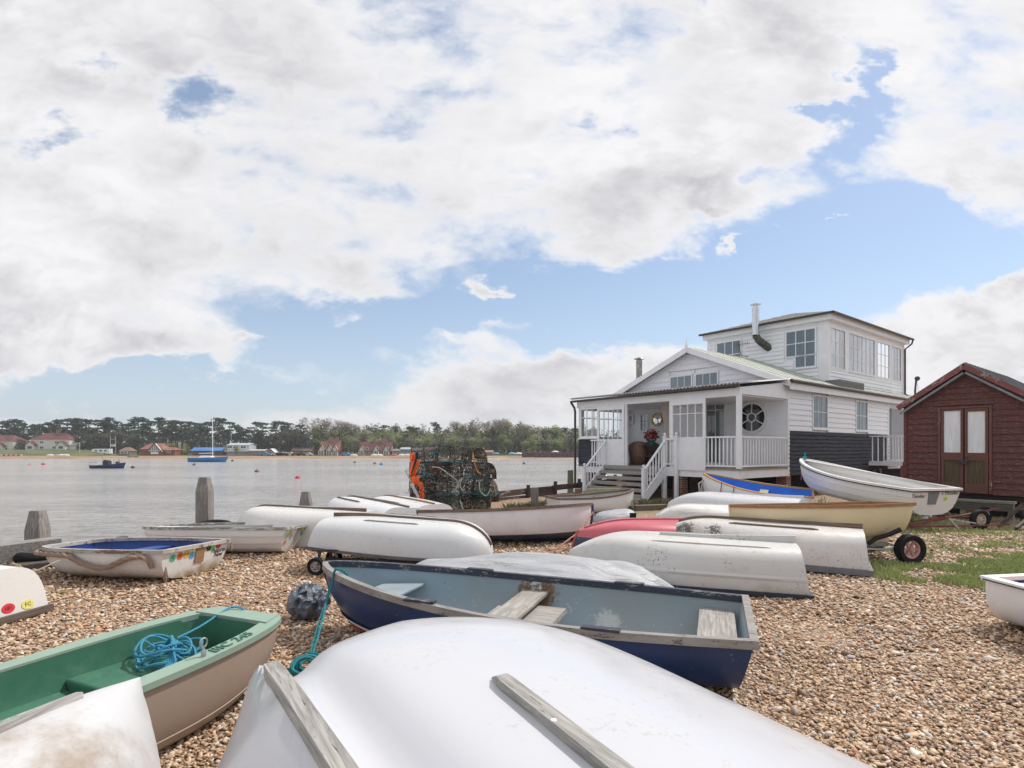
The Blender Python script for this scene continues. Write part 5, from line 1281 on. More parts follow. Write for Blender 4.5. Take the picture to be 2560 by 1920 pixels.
for (a, c, nm) in ((dm + .015, dl - .07, 0), (dr + .07, dm - .015, 1)):
    g0, g1 = sz(dm, 1132), sz(dm, 1030); p0, p1 = sz(dm, 1207), sz(dm, 1151); m = .055
    if nm == 0: g0, g1 = sz(dl, 1131), sz(dl, 1029)
    b = MB(); panel(b, 'X', 0, a, c, dz0, dz1 - .06, .02, .055, [(a + m, c - m, g0, g1), (a + m, c - m, p0, p1)]); d = b.build('door', DB, t)
    b = MB(); fb(b, 'X', 0, a + m, c - m, p0, p1, .0, .03); b.build('door_panel', OLV, d)
    b = MB(); fb(b, 'X', 0, a + m, c - m, g0, g1, .0, .034); m2, T = newmat('whitewashed pane %d' % nm); tc = T.new('ShaderNodeTexCoord').outputs['Object']
    nn = T.noise(T.mapping(tc, scale=(5, 5, .8)), 3, 5, .6, .6); finish(T, T.mix(T.step(nn, .35, .7), (.62, .63, .65, 1), (.72, .74, .77, 1)), .12, 0, nn, .1, .01); b.build('pane', m2, d)
b = MB(); fb(b, 'X', 0, dr, dr + .055, dz0, dz1, .001, .05); fb(b, 'X', 0, dl - .055, dl, dz0, dz1, .001, .05); fb(b, 'X', 0, dr, dl, dz1 - .05, dz1, .0, .052); b.build('door_frame', M_paint_chip('flaking door frame', (.13, .04, .035), under=(.45, .4, .38), lo=.57, scale=5), t)
b = MB(); zz = sz(dm, 1156); b.box(-.09, -.058, dm - .02, dm + .16, zz - .02, zz + .02); b.box(-.10, -.058, dm - .08, dm + .03, zz - .045, zz + .035); b.build('padlock', M_plain('dark blue padlock', (.02, .03, .06), .4, .3), t, None, bevel=.004)
b = MB(); b.ball((-.09, dm - .06, zz + .12), .025, 10); b.build('door_handle', IRON, t, 40)
for y in (WL - .2, 0.0, WR + .2):
    for x in (.45, 2, 3.7): b = MB(); b.box(x - .12, x + .12, y - .12, y + .12, -.05, zB); b.build('pier', BRICK, t)
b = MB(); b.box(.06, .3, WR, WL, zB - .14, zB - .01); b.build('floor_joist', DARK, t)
b = MB(); b.box(.6, .65, WR, WL, -.05, zB - .15); b.build('underfloor_shade_boards', DARK, t)  # dark sheet standing in for the shade beneath the shed
# plank walkway before the shed
P1 = Vector((10.32, 13.4)); P2 = Vector((11.05, 12.48)); t = thing('plank_bench', 'mossy plank walkway on low posts in front of the red shed', 'walkway', (P1.x, P1.y, 0), atan2(P2.y - P1.y, P2.x - P1.x))
Lp = (P2 - P1).length
MOSS = M_wood('mossy plank', (.12, .12, .09), (.30, .29, .22), 'x', lichen=(.16, .19, .06))
b = MB(); b.box(-2.2, Lp, -.05, .10, .43, .48); b.box(-2.2, Lp - .01, .11, .26, .43, .478); b.build('plank', MOSS, t)
b = MB(); b.box(-2.2, Lp - .03, -.03, .0, .26, .428); b.build('side_board', M_wood('dark wet timber', (.05, .045, .04), (.14, .13, .11), 'x'), t)
b = MB()
for x in (-2, -.9, .2, Lp - .12): b.box(x, x + .1, .0, .1, -.02, .43)
b.build('leg', MOSS, t)
# mast tip and flag behind the shed
p = WP(2288, 975, 32); t = thing('mast', 'thin dark mast leaning behind the roof of the house', 'mast', (p.x, p.y, 0), 0)
q = WP(2291, 942, 32); b = MB(); b.tube([(-.1, 0, 0), (0, 0, p.z), (q.x - p.x, 0, q.z)], .05, 6); b.build('pole', IRON, t, 40); b = MB(); b.ball((q.x - p.x + .05, 0, q.z - .1), .14, 8); b.tube([(q.x - p.x, 0, q.z), (q.x - p.x + .25, 0, p.z - 1)], .008, 4); b.build('fitting', IRON, t)
# ================================================================== wheels and trolleys
def wheel(par, c, r, wdt, rim_mat, axis='y', spokes=6, name='wheel'):
    """tyre + spoked rim as one part with sub-parts"""
    T0 = Matrix.Translation(c)
    if axis == 'x': T0 = T0 @ Matrix.Rotation(pi / 2, 4, 'Z')
    rr = r * .80
    b = MB(); n = 30; sec = [(-.5, .70), (-.5, .93), (-.32, 1.0), (.32, 1.0), (.5, .93), (.5, .70), (.36, .60), (-.36, .60)]
    rows = [[(r * q * cos(2 * pi * k / n), wdt * a, r * q * sin(2 * pi * k / n)) for (a, q) in sec] for k in range(n)] ; rows.append(rows[0])
    b.loft(rows, closed=True); ty = b.build(name, RUBBER, par, 50, T0)
    b = MB(); b.lathe([(r * .60, -.28 * wdt), (r * .62, .0), (r * .60, .28 * wdt), (r * .50, .2 * wdt), (r * .50, -.2 * wdt), (r * .60, -.28 * wdt)], (0, 0, 0), 28, 'y', False)
    for k in range(spokes):
        a = 2 * pi * k / spokes; b.beam((r * .10 * cos(a), 0, r * .10 * sin(a)), (r * .53 * cos(a), 0, r * .53 * sin(a)), .26 * wdt, r * .14, (0, 1, 0))
    b.lathe([(.001, -.34 * wdt), (r * .13, -.32 * wdt), (r * .15, .0), (r * .13, .32 * wdt), (.001, .34 * wdt)], (0, 0, 0), 14, 'y', False)
    b.build('rim', rim_mat, ty, 40, T0); return ty
PINK = M_plain('faded pink rim', (.50, .25, .25), .5, var=.12); CREAMR = M_plain('rusty cream rim', (.48, .40, .33), .6, var=.3, scale=25); GREYR = M_plain('grey rim', (.35, .34, .34), .6, .3, var=.2)
t = thing('launching_trolley', 'two wheeled launching trolley with one pink and one cream rim under the cream boat', 'trolley', (5.69, 8.12, 0), .1)
wheel(t, (0, 0, .215), .215, .13, PINK); o = wheel(t, (.22, 1.0, .20), .20, .12, CREAMR, spokes=8)
b = MB(); b.beam((0.02, .0, .20), (.22, 1.0, .20), .035, .035); b.beam((.05, .5, .20), (-2.2, .35, .22), .05, .05); b.beam((-.9, .30, .20), (0, .02, .2), .03, .03); b.build('frame', STEEL, t)
b = MB(); b.tube([(-.45, .25, .26), (-.35, .22, .34), (-.22, .1, .42), (-.12, .02, .50)], .035, 8); b.build('cradle_arm', M_plain('black foam', (.02, .02, .022), .8), t, 40)
t = thing('launching_trolley', 'small wheeled trolley with rusty hub under the raised white dinghy on the left', 'trolley', (-2.56, 7.42, 0), -.1)
wheel(t, (0, 0, .115), .115, .07, GREYR, spokes=5); wheel(t, (-.02, .62, .115), .115, .07, GREYR, spokes=5)
b = MB(); b.beam((0, 0, .115), (-.02, .62, .115), .025, .025); b.beam((-.02, .1, .12), (0, .12, .30), .03, .03); b.beam((-.02, .5, .12), (0, .5, .30), .03, .03); b.beam((0, .3, .16), (1.7, .1, .16), .035, .03); b.beam((-.1, .12, .30), (.25, .12, .30), .04, .03)
b.beam((1.55, -.2, .0), (1.55, -.2, .27), .08, .08); b.beam((1.55, .5, .0), (1.55, .5, .27), .08, .08); b.build('frame', IRON, t)
t = thing('boat_trailer', 'rusty red boat trailer with a cream spoked wheel under the lapstrake dinghy', 'trailer', (9.55, 11.6, 0), .18)
wheel(t, (0, 0, .205), .205, .12, CREAMR, spokes=8); wheel(t, (-.9, 1.9, .205), .205, .12, CREAMR, spokes=8)
b = MB(); b.beam((0, 0, .22), (-.9, 1.9, .22), .04, .04)
b.beam((-1.75, -.10, .14), (.9, .35, .38), .03, .035); b.beam((-1.6, .0, .20), (-.05, .12, .30), .028, .03); b.beam((-1.75, -.05, .10), (.6, -.1, .10), .03, .03); b.beam((-1.5, .1, .2), (-1.6, 2.6, .3), .05, .05); b.build('frame', RUST, t)
b = MB(); b.beam((-.85, -.1, .26), (-.62, -.12, .02), .03, .04); b.beam((-.85, -.1, .25), (-.15, -.05, .14), .022, .03); b.build('stay', STEEL, t)
b = MB(); b.lathe([(.03, -.06), (.05, 0), (.03, .06)], (-1.2, .1, .26), 10, 'x'); b.beam((-1.2, .1, .18), (-1.2, .1, .3), .03, .03); b.build('keel_roller', M_plain('pale roller', (.5, .52, .55), .5), t, 40)
t = thing('trailer', 'dark trailer with small wheel at the right edge beside the plank walkway', 'trailer', (10.55, 11.75, 0), .3)
wheel(t, (0.05, 0, .30), .11, .07, CREAMR, spokes=5); wheel(t, (.3, .9, .18), .18, .1, GREYR)
b = MB(); b.beam((-.5, -.2, .05), (.9, .1, .5), .05, .05); b.beam((0, 0, .12), (.05, 0, .32), .06, .05); b.beam((-.2, .3, .0), (.5, .3, .45), .05, .06); b.tube([(-.35, -.1, .0), (-.2, -.1, .14), (.0, -.12, .05)], .03, 6); b.build('frame', IRON, t)
# prop under the blue-lined boat's bow, with fenders
t = thing('boat_stand', 'weathered stand and hanging ropes under the bow of the blue-lined boat', 'stand', (5.0, 14.85, 0), 0)
b = MB(); b.beam((-.1, 0, 0), (.0, 0, .8), .05, .05); b.beam((.12, .1, 0), (.02, 0, .8), .05, .05); b.beam((.5, -.1, .3), (0, 0, .35), .04, .04); b.build('post', WOODG, t)
b = MB(); b.tube([(-.03, -.05, .85), (-.08, -.08, .6), (-.02, -.1, .3), (.02, -.08, .05)], .02, 7); b.tube([(-.05, -.05, .8), (-.15, -.1, .75), (-.12, -.1, .5)], .022, 7); b.build('rope', M_rope('pale rope', (.35, .33, .3), (.65, .62, .58)), t, 50)
b = MB(); b.box(1.4, 1.7, -.5, .5, 0, .12); b.box(2.3, 2.6, -.8, .2, 0, .1); b.build('chock', WOODD, t)

# ================================================================== timber posts, sea wall, log, tyre
def post(x, y, w, ztop, label, sh=.10, name='timber_post', tilt=0.0, base=-2.4):
    t = thing(name, label, 'post', (x, y, base), 0, rot=(tilt, 0, .05))
    h = ztop - base; b = MB(); r = w / 2; rows = []
    for z, s, c in ((0, 1, .10), (h - .30, 1, .10), (h - .29, .995, .10), (h - .02, .70, .22), (h, .66, .24)):
        rr = r * s; k = rr * (1 - c); rows.append([(rr, -k, z), (rr, k, z), (k, rr, z), (-k, rr, z), (-rr, k, z), (-rr, -k, z), (-k, -rr, z), (k, -rr, z)])
    b.loft(rows, closed=True, capa=True, capb=True); b.build('shaft', WOODZ, t, 30, bevel=.008); return t
p1 = post(-7.18, 8.6, .235, .72, 'thick weathered timber post with cut corners beside the tyre, leftmost of the three grey posts')
p2 = post(-6.22, 11.5, .26, 1.08, 'tall weathered timber post with mossy yellow top standing alone against the water')
p3 = post(-5.08, 14.0, .26, .60, 'short weathered timber post behind the upturned cream-white dinghy')
for p in (p1, p2, p3): p['group'] = 'grey timber mooring posts on the beach edge'
t = thing('mooring_pile', 'thin dark green pile standing in the water left of the house', 'pile', (3.55, 34.5, WATER_Z - .5), 0)
b = MB(); b.tube([(0, 0, 0), (0, 0, 2.5), (.01, 0, 2.6)], .19, 10); b.tube([(0, 0, 2.5), (0, 0, 3.05)], .18, 10); b.build('shaft', M_wood('algae pile', (.04, .045, .02), (.16, .15, .07), 'z'), t, 40)
def fz_pile(): pass
# sea wall, planks between steel piles
PLK = M_paint_chip('tarred sea wall planks', (.075, .045, .035), under=(.42, .40, .37), lo=.56, scale=2.2, rough=.85, blotch=(.13, .085, .065), spots=(.3, .28, .25), axis=(.5, .5, 3))
t = thing('sea_wall', 'low sea wall of dark brown planks and steel piles along the edge of the shingle', 'sea wall', (0, 0, 0), 0)
b = MB(); pb = MB()
segs = [((-7.9, 6.5), -.03), ((-7.45, 8.4), .0), ((-6.35, 11.5), .02), ((-5.35, 13.6), .10), ((-3.3, 14.9), .20), ((-.55, 17.8), .30), ((2.5, 21.9), .36), ((5.5, 27.0), .36)]
for (a, za), (c, zc) in zip(segs, segs[1:]):
    A_, C_ = Vector((a[0], a[1], 0)), Vector((c[0], c[1], 0)); L_ = (C_ - A_).length; n = max(1, int(L_ / 1.5))
    for i in range(n):
        p = A_.lerp(C_, i / n); q = A_.lerp(C_, (i + 1) / n); zt = za + (zc - za) * (i + .5) / n
        for k in range(12):
            z = zt - .11 - k * .205; j = random.uniform(-.025, .03)
            if k == 1 and random.random() < .2: continue
            b.beam(p + Vector((j, 0, z + random.uniform(-.012, .012))), q + Vector((j, 0, z + random.uniform(-.02, .02))), .09, .195 - random.random() * .012)
        dd = (q - p).normalized(); nn = Vector((dd.y, -dd.x, 0))
        pp = p + nn * .10; zz = zt + random.uniform(.0, .14)
        pb.box(pp.x - .06, pp.x + .06, pp.y - .06, pp.y + .06, -2.4, zz)
b.build('planks', PLK, t); pb.build('steel_piles', IRON, t)
# loose timbers between pots and stairs
def timber(label, P, w, h, mat, grp='loose timbers by the sea wall'):
    c = Vector(P[0]); t = thing('timber_baulk', label, 'timber', (c.x, c.y, 0), 0, grp); b = MB(); b.beam(Vector((0, 0, P[0][2])), Vector(P[1]) - Vector((c.x, c.y, 0)), w, h); b.build('timber', mat, t, None, bevel=.01); return t
timber('blue-grey stained upright post standing in the shingle between the crab pots and the steps', ((.62, 15.2, 0), (.60, 15.2, .62)), .20, .2, M_wood('blue stained wood', (.09, .10, .13), (.28, .24, .2), 'z'))
timber('short pale post right beside the blue-grey stained one', ((.95, 15.2, 0), (.98, 15.2, .34)), .16, .16, WOODZ)
timber('dark stump at the right end of the loose timbers', ((2.05, 17.6, 0), (2.05, 17.6, .42)), .2, .2, WOODD)
timber('pale yellow-green plank lying against the sea wall', ((2.25, 17.3, .32), (3.3, 17.1, .36)), .08, .22, M_wood('yellowish plank', (.25, .24, .16), (.42, .40, .28), 'x'))
timber('long grey baulk lying on the shingle below the sea wall', ((.9, 14.9, .1), (2.6, 16.0, .14)), .14, .16, WOODG)
timber('dark baulk lying at the foot of the steps', ((3.25, 15.1, .07), (5.0, 15.6, .07)), .2, .16, WOODD)
timber('old broad timber lying along the edge below the tyre', ((-8.6, 6.2, .12), (-6.6, 8.3, .24)), .30, .24, M_wood('cracked grey log', (.13, .12, .11), (.36, .34, .32), 'x', crack=.95))
timber('lower dark timber under the broad grey one by the tyre', ((-8.4, 5.9, -.02), (-6.4, 7.9, .0)), .25, .2, M_wood('black log', (.03, .025, .02), (.12, .10, .09), 'x'))
t = thing('tyre', 'old black car tyre leaning flat against the leftmost timber post', 'tyre', (-6.72, 8.05, .15), 0, rot=(.10, .05, 0)); b = MB(); n = 32
b.loft([[((.20 + .085 * cos(a)) * cos(2 * pi * k / n), (.20 + .085 * cos(a)) * sin(2 * pi * k / n), .08 * sin(a)) for a in [i * pi / 6 for i in range(12)]] for k in range(n + 1)], closed=True); b.build('rubber', RUBBER, t, 60)
t = thing('tyre', 'half hidden old tyre at the foot of the tall timber post', 'tyre', (-5.85, 11.2, .12), 0, rot=(.12, .1, 0)); b = MB()
b.loft([[((.26 + .07 * cos(a)) * cos(2 * pi * k / n), (.26 + .07 * cos(a)) * sin(2 * pi * k / n), .07 * sin(a)) for a in [i * pi / 6 for i in range(12)]] for k in range(n + 1)], closed=True); b.build('rubber', RUBBER, t, 60)

# ================================================================== ropes
def rope(label, pts, r, mat, sm=True, name='rope', group=None, cat='rope'):
    """label, world points through which the rope runs (Catmull-Rom)"""
    P = [Vector(p) for p in pts]; out = []
    Q = [P[0] * 2 - P[1]] + P + [P[-1] * 2 - P[-2]]
    for i in range(1, len(Q) - 2):
        for k in range(8):
            u = k / 8; a, b_, c, d = Q[i - 1], Q[i], Q[i + 1], Q[i + 2]
            out.append(.5 * ((2 * b_) + (c - a) * u + (2 * a - 5 * b_ + 4 * c - d) * u * u + (3 * b_ - a - 3 * c + d) * u ** 3))
    out.append(P[-1]); o0 = P[0]; b = MB()
    # twisted three strand look
    for s in range(3):
        tw = []
        L_ = 0
        for i, p in enumerate(out):
            if i: L_ += (p - out[i - 1]).length
            d = (out[min(i + 1, len(out) - 1)] - out[max(i - 1, 0)]).normalized(); x = d.cross(Vector((0.13, .2, 1))).normalized(); y = d.cross(x)
            a = L_ / (r * 5.5) * 2 * pi / 2 + s * 2 * pi / 3; tw.append(p - o0 + (x * cos(a) + y * sin(a)) * r * .45)
        b.tube(tw, r * .62, 5)
    o = b.build(name, mat, None, 60, loc=tuple(o0)); return tag(o, label, cat, group)
def dense(pts, n):
    P = [Vector(p) for p in pts]; out = []
    for i in range(len(P) - 1):
        for k in range(n): out.append(P[i].lerp(P[i + 1], k / n))
    return out + [P[-1]]
R_BR = M_rope('frayed brown rope', (.22, .13, .09), (.50, .36, .28)); R_YE = M_rope('yellow hemp rope', (.20, .16, .07), (.50, .42, .24)); R_BL = M_rope('light blue rope', (.02, .24, .42), (.10, .48, .68)); R_TE = M_rope('teal rope', (.0, .14, .18), (.03, .36, .40)); R_WH = M_rope('white cord', (.4, .38, .34), (.66, .63, .58)); R_RD = M_rope('salmon strap', (.42, .14, .1), (.6, .3, .22))
# fender rope on B19 : follows its gunwale then droops along the near side
o = []
M19 = b19.t.matrix_basis @ b19.T
def g19(t, sg, dz=0.0, out=.05): x, y, z = b19.sec(t, 1 if dz > -.04 else .86); n_ = out; return M19 @ Vector((x + (n_ if t > .95 else 0), sg * (y + n_), b19.S(t) + dz))
pts = [g19(.97, -1, -.06), M19 @ Vector((b19.L + .055, 0, b19.S(1) - .06)), g19(.97, 1, -.06), g19(.85, 1, -.06), g19(.72, 1, -.06, .045), g19(.62, 1, -.07, .05), g19(.54, 1, -.14, .035), g19(.45, 1, -.19, .03), g19(.36, 1, -.20, .03), g19(.28, 1, -.14, .035), g19(.2, 1, -.08, .045), g19(.12, 1, -.06, .05), g19(.07, 1, -.1, .045), g19(.05, 1, -.2, .03)]
rope('thick frayed brown rope slung round the blue-lined dinghy as a fender', [p for p in pts], .033, R_BR)
p = M19 @ Vector((-.02, b19.w(0) - .03, b19.S(0) - .22)); t = thing('rope_tassel', 'frayed rope end hanging at the left corner of the stern with the oval stickers', 'rope', tuple(p), 0, 'frayed rope ends')
def tassel(t, n=16, L=.14):
    b = MB()
    for k in range(n): a = random.uniform(0, 2 * pi); s = random.uniform(.4, 1); b.tube([(0, 0, .03), (.012 * cos(a), .012 * sin(a), -.03), (.03 * cos(a) * s, .03 * sin(a) * s, -L * s)], .006, 5)
    b.build('strands', R_BR, t, 60)
tassel(t); p = M19 @ Vector((-.03, -b19.w(0) - .03, b19.S(0) - .06)); t = thing('rope_tassel', 'frayed rope end hanging at the right corner of the stern with the oval stickers', 'rope', tuple(p), 0, 'frayed rope ends'); tassel(t, 14, .09)
rope('yellowish hemp rope running from the old timbers down onto the shingle by the tyre', [GP(30, 1411, .28), GP(50, 1418, .28), GP(66, 1442, .16), GP(90, 1462, .05), GP(112, 1476, .02), GP(150, 1482, .02), GP(172, 1480, .03)], .022, R_YE)
rope('thin pale mooring line from the tyre post to the blue-lined dinghy', [GP(20, 1460, .12), GP(60, 1440, .18), GP(95, 1425, .24), GP(150, 1400, .32)], .008, R_WH)
# coil of light blue rope in the green boat
M21 = b21.t.matrix_basis @ b21.T
def coil():
    t = thing('rope_coil', 'loose coil of light blue rope lying in the green dinghy', 'rope', tuple(M21 @ Vector((1.93, .06, .325))), b21.t.rotation_euler.z); rr = random.Random(5); b = MB()
    for k in range(9):
        cx, cy = rr.uniform(-.05, .05), rr.uniform(-.06, .06); ra, rb = rr.uniform(.07, .15), rr.uniform(.10, .20); ph = rr.uniform(0, 6); an = rr.uniform(-.5, .5); z0 = .015 + .012 * k
        pts = [(cx + ra * cos(a) * cos(an) - rb * sin(a) * sin(an), cy + ra * cos(a) * sin(an) + rb * sin(a) * cos(an), max(.008, z0 + .03 * sin(a * 2 + ph))) for a in np.linspace(0, 2 * pi, 26, endpoint=False)]
        b.tube(pts, .0075, 6, True)
    for k in range(5):
        y = .1 + .02 * k; b.tube([(0, 0, .12), (.0 - .05 * k * .3, -y * .5, .13), (-.12, -.12 - .02 * k, .06), (-.2 - .02 * k, -.16 - .015 * k, -.02), (-.24, -.12 - .01 * k, -.08)], .0075, 6)
    b.tube([(-.04, -.1, .08), (0, 0, .15), (.04, .1, .08)], .011, 6); b.build('rope', R_BL, t, 60)
coil()
a = M21 @ Vector((2.0, .10, .44)); c = M21 @ Vector((b21.L - .02, .14, b21.S(1) + .03)); d = M21 @ Vector((b21.L + .01, .02, b21.S(1) + .0))
rope('light blue painter running from the coil to the bow of the green dinghy', [a, a.lerp(c, .4) - Vector((0, 0, .01)), a.lerp(c, .75) + Vector((0, 0, .0)), c, M21 @ Vector((b21.L + .0, .06, b21.S(1) + .028)), d], .0075, R_BL)
# teal rope over the bow of B2 and down to the ground with a knot
M2 = b2.t.matrix_basis @ b2.T
def P2(t, sg, dz, out=.03): x, y, z = b2.sec(t, 1); return M2 @ Vector((x, sg * (y + out), b2.S(t) + dz))
k0 = GP(772, 1655, .10)
rope('teal rope looped over the bow rail of the old blue boat', [P2(.90, 1, -.02, -.12), P2(.905, 1, .05, -.03), P2(.915, 1, .04, .03), P2(.92, 1, -.1, .06), k0.lerp(P2(.92, 1, -.1, .06), .5) + Vector((-.02, 0, -.02)), k0], .011, R_TE, group='teal ropes at the bow of the blue boat')
rope('teal rope hanging from the bow of the old blue boat beside its twin', [P2(.935, 1, -.12, .05), k0.lerp(P2(.93, 1, -.1, .06), .5) + Vector((.02, -.01, 0)), k0 + Vector((.01, 0, 0))], .011, R_TE, group='teal ropes at the bow of the blue boat')
t = thing('rope_knot', 'big untidy knot of teal rope on the shingle by the nearest white hull', 'rope', tuple(k0 - Vector((0, 0, .08))), 0); b = MB(); rr = random.Random(8)
for k in range(9):
    ph = rr.uniform(0, 6); R = rr.uniform(.05, .12); th = rr.uniform(.2, 1.3); b.tube([(R * cos(a), R * sin(a) * cos(th) - .02 * k * .3, .07 + R * .8 * sin(a) * sin(th)) for a in np.linspace(ph, ph + 5.5, 20)], .010, 6)
b.tube([(-.05, 0, .08), (-.14, -.1, .03), (-.22, -.08, .012), (-.2, -.25, .012)], .010, 6); b.build('rope', R_TE, t, 60)
rope('thin teal line lying on the shingle near the green dinghy', [GP(640, 1706, .02), GP(655, 1710, .02), GP(668, 1708, .02), GP(690, 1690, .03)], .008, R_TE)
# chain
def chain(label, pts, link=.05):
    P = dense(pts, 12); t = thing('chain', label, 'chain', tuple(P[0]), 0); b = MB(); acc = 0; k = 0
    for i in range(1, len(P)):
        acc += (P[i] - P[i - 1]).length
        if acc > link * .7:
            acc = 0; k += 1; d = (P[i] - P[i - 1]).normalized(); s = d.cross(Vector((0, 0, 1))).normalized() if k % 2 else Vector((0, 0, 1)); c = P[i] - P[0]
            b.tube([c + d * cos(a) * link * .5 + s * sin(a) * link * .28 for a in np.linspace(0, 2 * pi, 10, endpoint=False)], link * .09, 5, True)
    b.build('links', M_plain('grey chain', (.30, .30, .31), .5, .5, var=.3), t, 60)
chain('grey chain lying on the shingle under the bow of the old blue boat', [GP(855, 1585, .05), GP(832, 1595, .03), GP(806, 1606, .02), GP(795, 1625, .02), GP(812, 1640, .02)], .055)
# red-pink strap from B14's bow
rope('salmon pink strap stretched from the bow of the long white boat to the ground', [Vector((1.45, 10.22, .50)), WP(1445, 1330, 9.7), WP(1420, 1350, 9.2), GP(1378, 1384, .02)], .015, R_RD)
# red ropes on b10
M10 = b10.t.matrix_basis @ b10.T
for i, t_ in enumerate((.80, .68)):
    x, y, z = b10.sec(t_, 1); y_ = y + .03; pts = [M10 @ Vector((x, y_, b10.S(t_) + .02)), M10 @ Vector((x + .02, b10.sec(t_, .8)[1] + .012, b10.sec(t_, .8)[2])), M10 @ Vector((x + .05, b10.sec(t_, .55)[1] + .012, b10.sec(t_, .55)[2]))]
    rope(('dark red line over the side near the bow of the blue-lined rowing boat', 'second dark red line over the side of the blue-lined rowing boat, nearer its middle')[i], pts, .010, M_rope('dark red line', (.2, .02, .03), (.4, .08, .08)), group='red lines over the blue-lined boat')
# turquoise ties on b11's bow
M11 = b11.t.matrix_basis @ b11.T
t = thing('bow_lashing', 'turquoise and pink lashing tied round the bow of the lapstrake dinghy', 'rope', tuple(M11 @ Vector((b11.L - .08, 0, b11.S(1) + .02))), 0); b = MB(); rr = random.Random(2)
for k in range(6): ph = rr.uniform(0, 6); b.tube([(.045 * cos(a), .03 * sin(a), .02 + .03 * sin(a + ph)) for a in np.linspace(0, 5.5, 12)], .008, 6)
b.tube([(0, 0, .05), (-.02, -.02, .16), (.03, 0, .12)], .012, 6); b.tube([(-.06, -.04, 0), (-.1, -.1, -.2), (-.12, -.1, -.42)], .012, 6)
b.build('rope', M_rope('turquoise rope', (.0, .25, .32), (.05, .5, .55)), t, 60); b = MB(); b.tube([(-.04, -.06, -.1), (-.16, -.16, -.3), (-.2, -.2, -.55)], .013, 6); b.tube([(-.2, -.2, -.25), (-.05, -.08, -.2)], .01, 6); b.build('pink_rope', M_rope('pink rope', (.35, .04, .12), (.6, .15, .3)), t, 60)
# grey bag at the bow of B2
t = thing('tarpaulin_bundle', 'crumpled shiny grey tarpaulin bundle on the shingle in front of the old blue boat bow', 'tarpaulin', (-1.97, 5.5, 0), 0)
b = MB(); rows = []
for i in range(29):
    th = pi * i / 28; rows.append([((.205 - .12 * abs(mnoise.noise(Vector((cos(2 * pi * k / 48) * 2.6, sin(2 * pi * k / 48) * 2.6, i * .14))))) * sin(th) ** .8 * cos(2 * pi * k / 48) * 1.05, (.21 - .14 * abs(mnoise.noise(Vector((cos(2 * pi * k / 48) * 3.1 + 5, sin(2 * pi * k / 48) * 3.1, i * .2))))) * sin(th) ** .8 * sin(2 * pi * k / 48), max(.0, .16 + .16 * cos(th) + .05 * abs(mnoise.noise(Vector((cos(2 * pi * k / 48) * 5, sin(2 * pi * k / 48) * 5, i * .35)))))) for k in range(48)])
b.loft(rows, closed=True); b.build('bundle', M_plain('shiny grey plastic', (.13, .15, .19), .2, var=.15, scale=6, bump=.6, bd=.02), t, 40)
# pale sack heap left of pots
t = thing('net_heap', 'heap of pale grey netting beside the crab pots', 'netting', (-3.05, 12.2, 0), 0); b = MB(); rows = []
for i in range(15):
    u = i / 14; rows.append([((u - .5) * 1.25, .42 * sin(pi * u) ** .6 * cos(a), max(0, .42 * sin(pi * u) ** .7 * sin(a) * (1 + .35 * mnoise.noise(Vector((u * 6, a * 2, 1)))))) for a in np.linspace(0, pi, 17)])
b.loft(rows); b.build('netting', M_plain('pale grey net', (.36, .38, .40), .9, var=.45, scale=26, bump=1, bd=.03), t, 60)
# oar-like pole by the white dinghy at the house and rod by shed
t = thing('wooden_pole', 'thin brown pole leaning against the side deck of the house', 'pole', tuple(GP(2216, 1215, .0) * 0 + Vector((10.2, 15.6, 0))), 0); b = MB(); b.tube([(0, 0, .0), (-.06, .02, 1.1)], .022, 6); b.build('pole', WOODD, t)
t = thing('pipe', 'thin red pipe standing at the left corner of the red shed', 'pipe', tuple(Vector((10.35, 15.05, 0))), 0); b = MB(); b.tube([(0, 0, .0), (.02, 0, 1.3)], .02, 6); b.build('pipe', M_plain('red pipe', (.4, .02, .04), .4), t)

